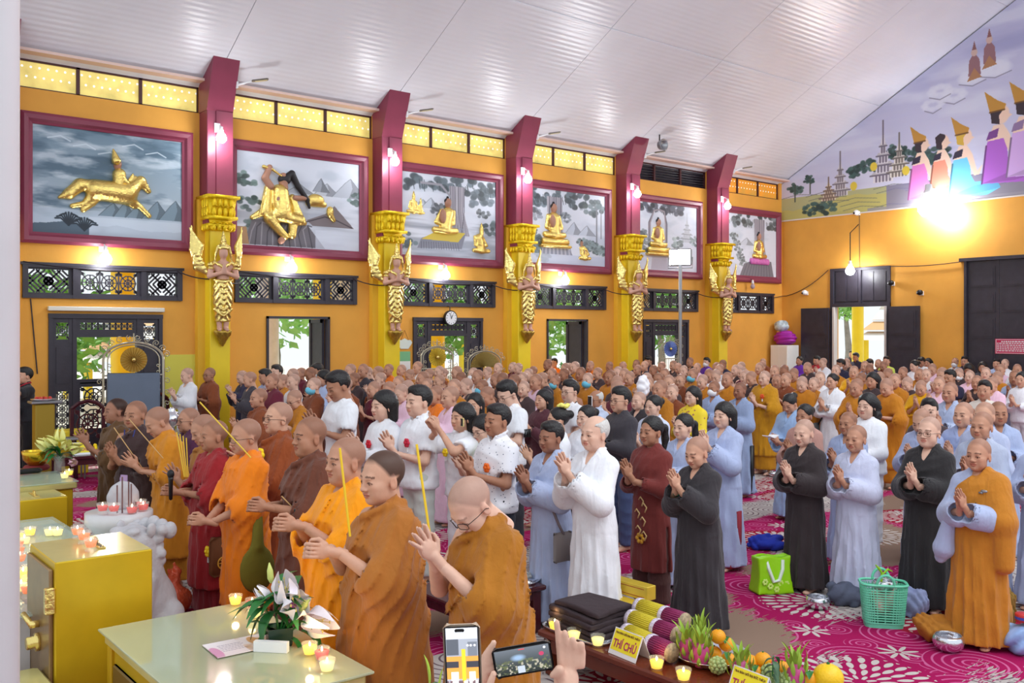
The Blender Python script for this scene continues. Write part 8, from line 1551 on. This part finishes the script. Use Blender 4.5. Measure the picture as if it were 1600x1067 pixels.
# ================================================================== chairs, cupboard, tables along the walls
M_chr = mat('silvered_iron', S(186, 180, 160), .35, metal=.6)
def spiral(c, r0, r1, a0, turns, n=14): return [(c[0]+(r0+(r1-r0)*k/n)*math.cos(a0+turns*2*PI*k/n), c[1], c[2]+(r0+(r1-r0)*k/n)*math.sin(a0+turns*2*PI*k/n)) for k in range(n+1)]
def throne(px, py, Y, label, wheel_r, arch_w, wheel_m, pad=None, wz=None, fan=False, s=1.):
    q = on_side(px, py, Y); r = empty('ornate_chair', (q.x, Y, 0), label, 'chair', rz=-.25); zc = q.z/s; r.scale = (s,)*3
    w = arch_w/2; mb = MB(); arch = [(w*math.cos(a), 0, zc+w*.62*math.sin(a)) for a in [PI*k/16 for k in range(17)]]
    mb.tube([(w, 0, 0)]+arch+[(-w, 0, 0)], .02, 6).tube([(w-.07, 0, .3)]+[(x*.86, 0, zc+(z-zc)*.86) for x, y, z in arch]+[(-w+.07, 0, .3)], .011, 5).tube([(-w, 0, zc-wheel_r-.05), (w, 0, zc-wheel_r-.05)], .014, 5).tube([(w, -.5, 0), (w, -.5, .62), (w, 0, .7)], .02, 6).tube([(-w, -.5, 0), (-w, -.5, .62), (-w, 0, .7)], .02, 6)
    mb.build('iron_frame', M_chr, r)
    sc = MB()
    for sx in (-1, 1):
        for k in range(5): a = .25+.3*k; sc.tube(spiral((sx*(w+.07)*math.cos(a), 0, zc+(w*.62+.08)*math.sin(a)), .015, .06, k, 1.3*sx, 10), .008, 4)
        for k in range(4): z = zc-.18-.2*k; sc.tube(spiral((sx*(w+.06), 0, z), .012, .055, k, 1.2*sx, 9), .008, 4)
        for k in range(5): sc.tube(spiral((sx*(w-.09), 0, zc-.1-.11*k), .01, .04, 0, 1.2*sx, 8), .007, 4)
    sc.tube([(0, 0, zc+w*.62), (0, 0, zc+w*.62+.16)], .012, 5).build('iron_scrolls', M_chr, r)
    bl = MB(); n = 30 if fan else 24
    for k in range(n):
        a0, a1 = (PI*k/n, PI*(k+1)/n) if fan else (2*PI*k/n, 2*PI*(k+1)/n); am = (a0+a1)/2
        p = lambda a, rr, y: (rr*math.cos(a), y, zc+rr*math.sin(a)-(.12 if fan else 0))
        bl.add([p(a0, .03, -.01), p(a0, wheel_r, -.01), p(am, wheel_r, -.04), p(am, .03, -.03), p(a1, wheel_r, -.01), p(a1, .03, -.01)], [(0, 1, 2, 3), (3, 2, 4, 5)])
    o = bl.build('fluted_wheel', wheel_m, r); o['kind'] = 'stuff'; MB().ball((0, -.04, zc-(.12 if fan else 0)), .04, 8, 6).build('hub', M_gold, r, True)
    MB().bbox(-w+.02, w-.02, -.52, -.0, .38, .46, .03).build('seat', mat('grey_velvet', S(96, 106, 124), .8), r)
    if pad: MB().bbox(-w+.06, w-.06, -.06, -.015, .48, pad/s, .02).build('seat_back', mat('slate_backrest', S(104, 116, 134), .8, noise=.06, nscale=4), r)
    else:
        b = MB()
        for k in range(9): x = -w+.1+(2*w-.2)*k/8; b.tube([(x, 0, .46), (x, 0, zc-wheel_r-.05)], .007, 4)
        b.build('back_bars', M_chr, r)
    return r
throne(209, 562, 16.9, 'big silvered iron chair with a gilt wheel and slate backrest before the left carved door', .22, .98, mat('gilt_wheel', S(200, 170, 96), .35, metal=.7), pad=1.62)
throne(683, 558, 16.9, 'silvered iron chair with a golden wheel under the wall clock', .2, .74, mat('yellow_wheel', S(214, 190, 80), .4, metal=.5))
throne(757, 566, 17.35, 'iron chair with a wide half-round bamboo-gold fan back right of the clock door', .36, .84, mat('bamboo_fan', S(176, 154, 92), .5, metal=.2), fan=True)
throne(1047, 545, 16.9, 'chair with a blue and silver wheel before the carved door by the floodlight mast', .21, .62, mat('blue_wheel', S(130, 150, 206), .35, metal=.4))
# white cupboard in the corner with its load
cq = on_end(1230, 545, 25.4); cu_ = empty('white_cupboard', (25.1, 17.28, 0), 'white two-door cupboard in the far corner', 'cupboard')
MB().bbox(.0, .6, -.02, .62, 0, 1.92, .01).build('carcass', mat('white_laminate', S(236, 234, 228), .5), cu_)
for k in range(2): d = MB().bbox(-.02, 0, .01+.30*k-.02, .29+.30*k, .06, 1.88, .005).build('door', mat('white_laminate', S(236, 234, 228), .5), cu_); MB().box(-.04, -.02, .25+.06*k-.01, .265+.06*k, .95, 1.1).build('handle', M_steel, d)
def fold_lump(loc, size, m, label, name, cat, amp, fr, h=.02):
    w, d, hh = size; v = Vol((-w*1.15, -d*1.15, -.01), (w*1.15, d*1.15, hh*1.25), h); v.ell((0, 0, hh*.48), (w, d, hh*.52), .02); v.put(lambda x, y, z: amp*(1-2*np.abs(np.sin(fr*z+3*x+4*y)))+amp*.4*np.sin(20*y+9*x), (-w*1.15, -d*1.15, -.01), (w*1.15, d*1.15, hh*1.25), 0, 'add'); v.half((0, 0, -1), -.003); P, Q = v.skin(); o = link(name, mesh_np(name, P, Q, m), None, loc); return tag(o, label, cat)
fold_lump((25.4, 17.55, 1.925), (.29, .36, .44), mat('purple_satin', S(166, 36, 160), .5), 'folded purple quilt on the white cupboard', 'quilt', 'quilt', .022, 26)
fold_lump((25.38, 17.68, 2.35), (.2, .24, .36), mat('mottled_plastic_bag', S(190, 206, 214), .25, noise=.45, nscale=9), 'clear plastic bag of colourful things on top of the purple quilt', 'stuffed_bag', 'bag', .012, 16)
# carved dark chairs, low tables and small things at the left
def carved_chair(loc, rz, label):
    r = empty('carved_chair', loc, label, 'chair', rz=rz); d = M_dw
    MB().bbox(-.28, .28, -.26, .26, .40, .45, .01).build('seat', d, r)
    for sx in (-1, 1):
        for sy in (-1, 1): MB().bbox(sx*.25-.03, sx*.25+.03, sy*.23-.03, sy*.23+.03, 0, .42, .006).build('leg', d, r)
        MB().tube([(sx*.26, .24, .62), (sx*.28, -.1, .64), (sx*.26, -.24, .6), (sx*.25, -.23, .43)], .022, 6).build('arm', d, r)
    b = MB().bbox(-.27, -.21, .22, .27, .42, 1.08, .006).bbox(.21, .27, .22, .27, .42, 1.08, .006).tube([(-.24, .245, 1.08), (-.14, .245, 1.16), (0, .245, 1.2), (.14, .245, 1.16), (.24, .245, 1.08)], .035, 6); fret(b, -.2, .2, .55, 1.08, 'ring', SIDE(0, .235, 0), .02); b.build('backrest', d, r); return r
a_ = at(141, 700, 15.2); carved_chair((a_.x, a_.y, 0), -.1, 'dark carved wooden armchair before the left carved door'); a_ = at(288, 640, 16.6); carved_chair((a_.x-.1, 17.5, 0), .1, 'dark bent-arm chair behind the seated white-robed man')
a_ = at(137, 708, 14.2); t3 = empty('side_table', (a_.x-.5, a_.y-.1, 0), 'low dark table with a small yellow sign and a candle by the far monks', 'table', rz=-.1); MB().bbox(0, 1.5, 0, .55, .42, .47, .01).build('table_top', M_dw, t3)
for sx in (.03, 1.39):
    for sy in (.03, .44): MB().bbox(sx, sx+.08, sy, sy+.08, 0, .42, .008).build('leg', M_dw, t3)
MB().box(.05, 1.45, .05, .5, .33, .42).build('apron', M_dw, t3)
a_ = on_plane(124, 697, .47); tent_sign((t3.location.x+.42, t3.location.y+.12, .472), -.2, .24, .2, 'TRAI ĐÀN', 'THÍ CHỦ', 'small yellow tent sign on the low dark table at the left'); candle((t3.location.x+.75, t3.location.y+.12, .471), 'y', 'candle cup beside the small yellow sign on the low dark table', 0, 1.6); candle((t3.location.x+.95, t3.location.y+.2, .471), 'c', 'unlit glass cup right of the candle on the low dark table', 0, 1.5, False)
a_ = at(68, 690, 14.6); st_ = empty('gilt_stand', (a_.x, a_.y, 0), 'yellow gold stand with a small shelf and tray beside the photographer', 'stand'); MB().bbox(-.14, .14, -.12, .12, 0, 1.22, .02).build('stand_body', mat('old_gold_stand', S(158, 132, 40), .45, metal=.3), st_); MB().bbox(.16, .62, -.15, .15, .62, .66, .01).build('side_shelf', M_steel, st_); MB()  .bbox(-.2, .24, -.16, .16, 1.22, 1.26, .01).build('stand_top', M_steel, st_); MB().tube([(.58, -.1, 0), (.58, -.1, .62)], .015, 6).tube([(.58, .1, 0), (.58, .1, .62)], .015, 6).build('shelf_leg', M_steel, st_)
fp = empty('fruit_tray', (a_.x, a_.y, 1.262), 'small tray of red fruit on the gold stand', 'tray'); MB().lathe([(.001, 0), (.16, .004), (.19, .03), (.185, .034), (.001, .01)], 18).build('tray_shell', M_silver, fp, True); mb = MB(); [mb.ball((.1*math.cos(k*1.3)*(k % 3)/2, .1*math.sin(k*1.3)*(k % 3)/2, .035), .03, 7, 5) for k in range(10)]; o = mb.build('red_fruit', mat('red_fruit_skin', S(196, 60, 50), .4), fp); o['kind'] = 'stuff'
a_ = at(103, 672, 15.4); MB().bbox(-.3, .3, -.2, .2, 0, .72, .02, Matrix.Translation((a_.x, a_.y, 0))).build('yellow_crate', M_yellow); tag(bpy.data.objects['yellow_crate'], 'yellow box by the carved armchair at the left', 'box')
gp = at(268, 650, 15.8); sv = empty('silver_urn', (gp.x, gp.y, 0), 'shiny silver urn on a railing stand left of the white-robed man', 'urn'); MB().lathe([(.09, .66), (.05, .7), (.05, .73), (.14, .80), (.16, .88), (.1, .98), (.06, 1.0), (.08, 1.03), (.001, 1.07)], 18).build('urn_body', M_silver, sv, True); mb = MB()
for k in range(8): mb.tube([(-.4+.1*k, 0, 0), (-.4+.1*k, 0, .62)], .01, 5)
mb.box(-.45, .35, -.1, .1, .62, .66).build('railing', M_chr, sv)
bt = at(404, 640, 13); cq = empty('yellow_bench', (7.2, 17.1, 0), 'yellow gold bench under the first winged statue', 'bench'); MB().bbox(0, .9, -.2, .2, .42, .52, .015).build('seat', M_yellow, cq); [MB().bbox(x, x+.08, -.18, .18, 0, .42, .01).build('leg', M_yellow, cq) for x in (.04, .78)]
wp = empty('white_fan', at(1005, 606, 12.5), 'fluffy white fan held up behind the charcoal dress woman', 'fan'); v = Vol((-.2, -.2, -.4), (.2, .2, .25), .014); v.ell((0, 0, .02), (.10, .07, .15), .02); v.put(lambda x, y, z: .012*np.sin(60*z+20*x)*np.sin(50*x+30*y), (-.2, -.2, -.4), (.2, .2, .25), 0, 'add'); P, Q = v.skin(); link('fan_blade', mesh_np('fan_blade', P, Q, mat('white_feather', S(240, 238, 244), .8)), wp); MB().tube([(0, 0, -.12), (0, 0, -.36)], .01, 6).build('handle', M_wood, wp)
for who, px, py, Z, lab in (('w', 717, 659, 8.6, 'phone in a gold patterned case raised by the woman in white'), ('m', 922, 628, 11.95, 'white phone held upright by the grey-haired man in pale blue')):
    r = empty('mobile_phone', at(px, py, Z), lab, 'phone', rz=PI/2+PI/2); MB().bbox(-.006, .006, -.08 if who == 'w' else -.04, .08 if who == 'w' else .04, -.04 if who == 'w' else -.08, .04 if who == 'w' else .08, .004).build('case', mat('gold_pattern_case', S(226, 206, 140), .35, noise=.3, nscale=60) if who == 'w' else M_white, r); MB().box(.006, .007, -.07 if who == 'w' else -.034, .07 if who == 'w' else .034, -.034 if who == 'w' else -.072, .034 if who == 'w' else .072).build('screen', M_black, r)
bk_ = empty('booklet', at(1204, 684, 11.3), 'small open pale booklet held by the woman in the black jacket', 'booklet'); MB().box(-.09, .0, -.06, .06, 0, .008, Matrix.Rotation(.3, 4, 'Y')).box(.0, .09, -.06, .06, 0, .008, Matrix.Rotation(-.3, 4, 'Y')).build('pages', M_white, bk_)
# ------------------------------------------------------------------ outside, seen through the openings
M_grnd = mat('pale_paving', S(214, 208, 196), .9, noise=.1, nscale=.6); struct(MB().box(-12, 70, YW+.25, 60, -.25, -.05).box(XE+.25, 70, -12, YW+.25, -.25, -.05).build('ground', M_grnd))
M_fol = [mat('foliage_a', S(118, 176, 84), .6, noise=.3, nscale=1.2), mat('foliage_b', S(150, 200, 112), .6, noise=.3, nscale=1.2), mat('foliage_c', S(86, 150, 96), .6, noise=.3, nscale=1.2)]; M_bark = mat('grey_bark', S(142, 138, 132), .9, noise=.25, nscale=4)
def leafy(n, c, R, seed, name, m, parent, leaf=.16):
    g = np.random.default_rng(seed); d = g.normal(size=(n, 3)); d /= np.linalg.norm(d, axis=1)[:, None]; P = np.array(c)+d*np.array(R)*(g.random((n, 1))**.45); a, b = g.normal(size=(n, 3)), g.normal(size=(n, 3)); a *= leaf/np.linalg.norm(a, axis=1)[:, None]; b *= leaf*.55/np.linalg.norm(b, axis=1)[:, None]
    V = np.stack([P-a, P+b, P+a, P-b], 1).reshape(-1, 3); o = link(name, mesh_np(name, V, np.arange(4*n).reshape(-1, 4), m, smooth=False), parent); o['kind'] = 'stuff'
for k, (x, y, h, R, n, lab) in enumerate([(5.6, 25, 2.0, 1.7, 900, 'leafy tree outside the left carved door'), (13.6, 29.5, 3.2, 2.4, 1100, 'tall tree far outside the first open window'), (11.3, 25.5, .5, .9, 420, 'low bright bush outside the first open window'), (17.6, 25.6, 2.4, 1.6, 900, 'leafy tree outside the clock door'), (23.4, 26.8, 2.8, 2.4, 1700, 'big leafy tree outside the second open window'), (21.2, 23, .5, .8, 400, 'bush low outside the second open window'), (28.4, 25.5, 2.6, 1.6, 700, 'tree outside the carved door by the mast'), (1.5, 29, 3.6, 2.4, 900, 'tree beyond the pole side of the left door'), (16.5, 37, 5, 3, 1100, 'large tree seen through the pierced transoms'), (32.5, 33, 6, 3.4, 1100, 'large tree beyond the hall corner'), (36.5, 22.1, 3.2, .5, 240, 'slim creeper-like tree beyond the end doorway')]):
    r = empty('garden_tree', (x, y, -.05), lab, 'tree', 'trees outside the hall'); MB().tube([(0, 0, 0), (.1, 0, h*.5), (0, .1, h)], [.2, .15, .08], 8).build('trunk', M_bark, r); leafy(n, (0, 0, h+R*.3), (R, R, R*.9), k, 'foliage', M_fol[k % 3], r, .2 if R > 1 else .13)
for k, (x, y, rr, m, lab) in enumerate([(11.75, 22.5, .25, M_yellow, 'yellow pillar outside the first open window'), (10.65, 23.5, .30, M_marble, 'grey stone column outside the first window, left'), (13.1, 24.0, .36, M_marble, 'broad grey column outside the first window, right'), (14.45, 21.2, .3, M_yellow, 'yellow pillar outside the clock door'), (33.0, 19.55, .22, M_yellow, 'yellow pillar beyond the bright end doorway'), (23.0, 21.5, .25, M_yellow, 'yellow pillar outside the door by the mast'), (6.2, 21, .25, M_yellow, 'yellow pillar outside the left carved door')]):
    r = empty('garden_column', (x, y, -.05), lab, 'column'); MB().lathe([(rr*1.3, 0), (rr*1.3, .2), (rr, .3), (rr, 5.2), (rr*1.25, 5.35), (rr*1.25, 5.6)], 16).build('shaft', m, r, True); MB().box(-rr*1.5, rr*1.5, -rr*1.5, rr*1.5, 5.6, 5.8).build('cap', m, r)
def shrine(x, y, w, h, rz, lab):
    r = empty('garden_shrine', (x, y, -.05), lab, 'shrine', rz=rz); mw = mat('white_render', S(236, 232, 224), .8)
    MB().box(-w/2, w/2, -w/3, w/3, 0, .5).build('plinth', mw, r)
    for sx in (-1, 1):
        for sy in (-1, 1): MB().box(sx*w*.42-.09, sx*w*.42+.09, sy*w*.27-.09, sy*w*.27+.09, .5, h*.6).build('post', M_yellow, r)
    for k in range(3): a = w*(.62-.18*k); z = h*(.6+.13*k); MB().add([(-a, -a*.7, z), (a, -a*.7, z), (a, a*.7, z), (-a, a*.7, z), (-a*.55, -a*.38, z+h*.11), (a*.55, -a*.38, z+h*.11), (a*.55, a*.38, z+h*.11), (-a*.55, a*.38, z+h*.11)], [(3, 2, 1, 0), (4, 5, 6, 7), (0, 1, 5, 4), (1, 2, 6, 5), (2, 3, 7, 6), (3, 0, 4, 7)]).build('roof_tier', mat('pale_roof', S(214, 170, 120), .7) if k % 2 else mw, r)
    MB().lathe([(w*.1, h), (w*.05, h*1.08), (.02, h*1.25), (.001, h*1.3)], 10).build('spire', mw, r, True)
shrine(7.9, 28, 2.2, 2.6, .2, 'small white and yellow shrine outside the left carved door'); shrine(39.5, 22.0, 3.2, 3.4, .5, 'pale shrine beyond the bright end doorway'); shrine(13.0, 36, 4, 3.6, .1, 'pale shrine far outside the first open window'); shrine(21.5, 32.5, 3.4, 3.2, 0, 'pale shrine outside the clock door')
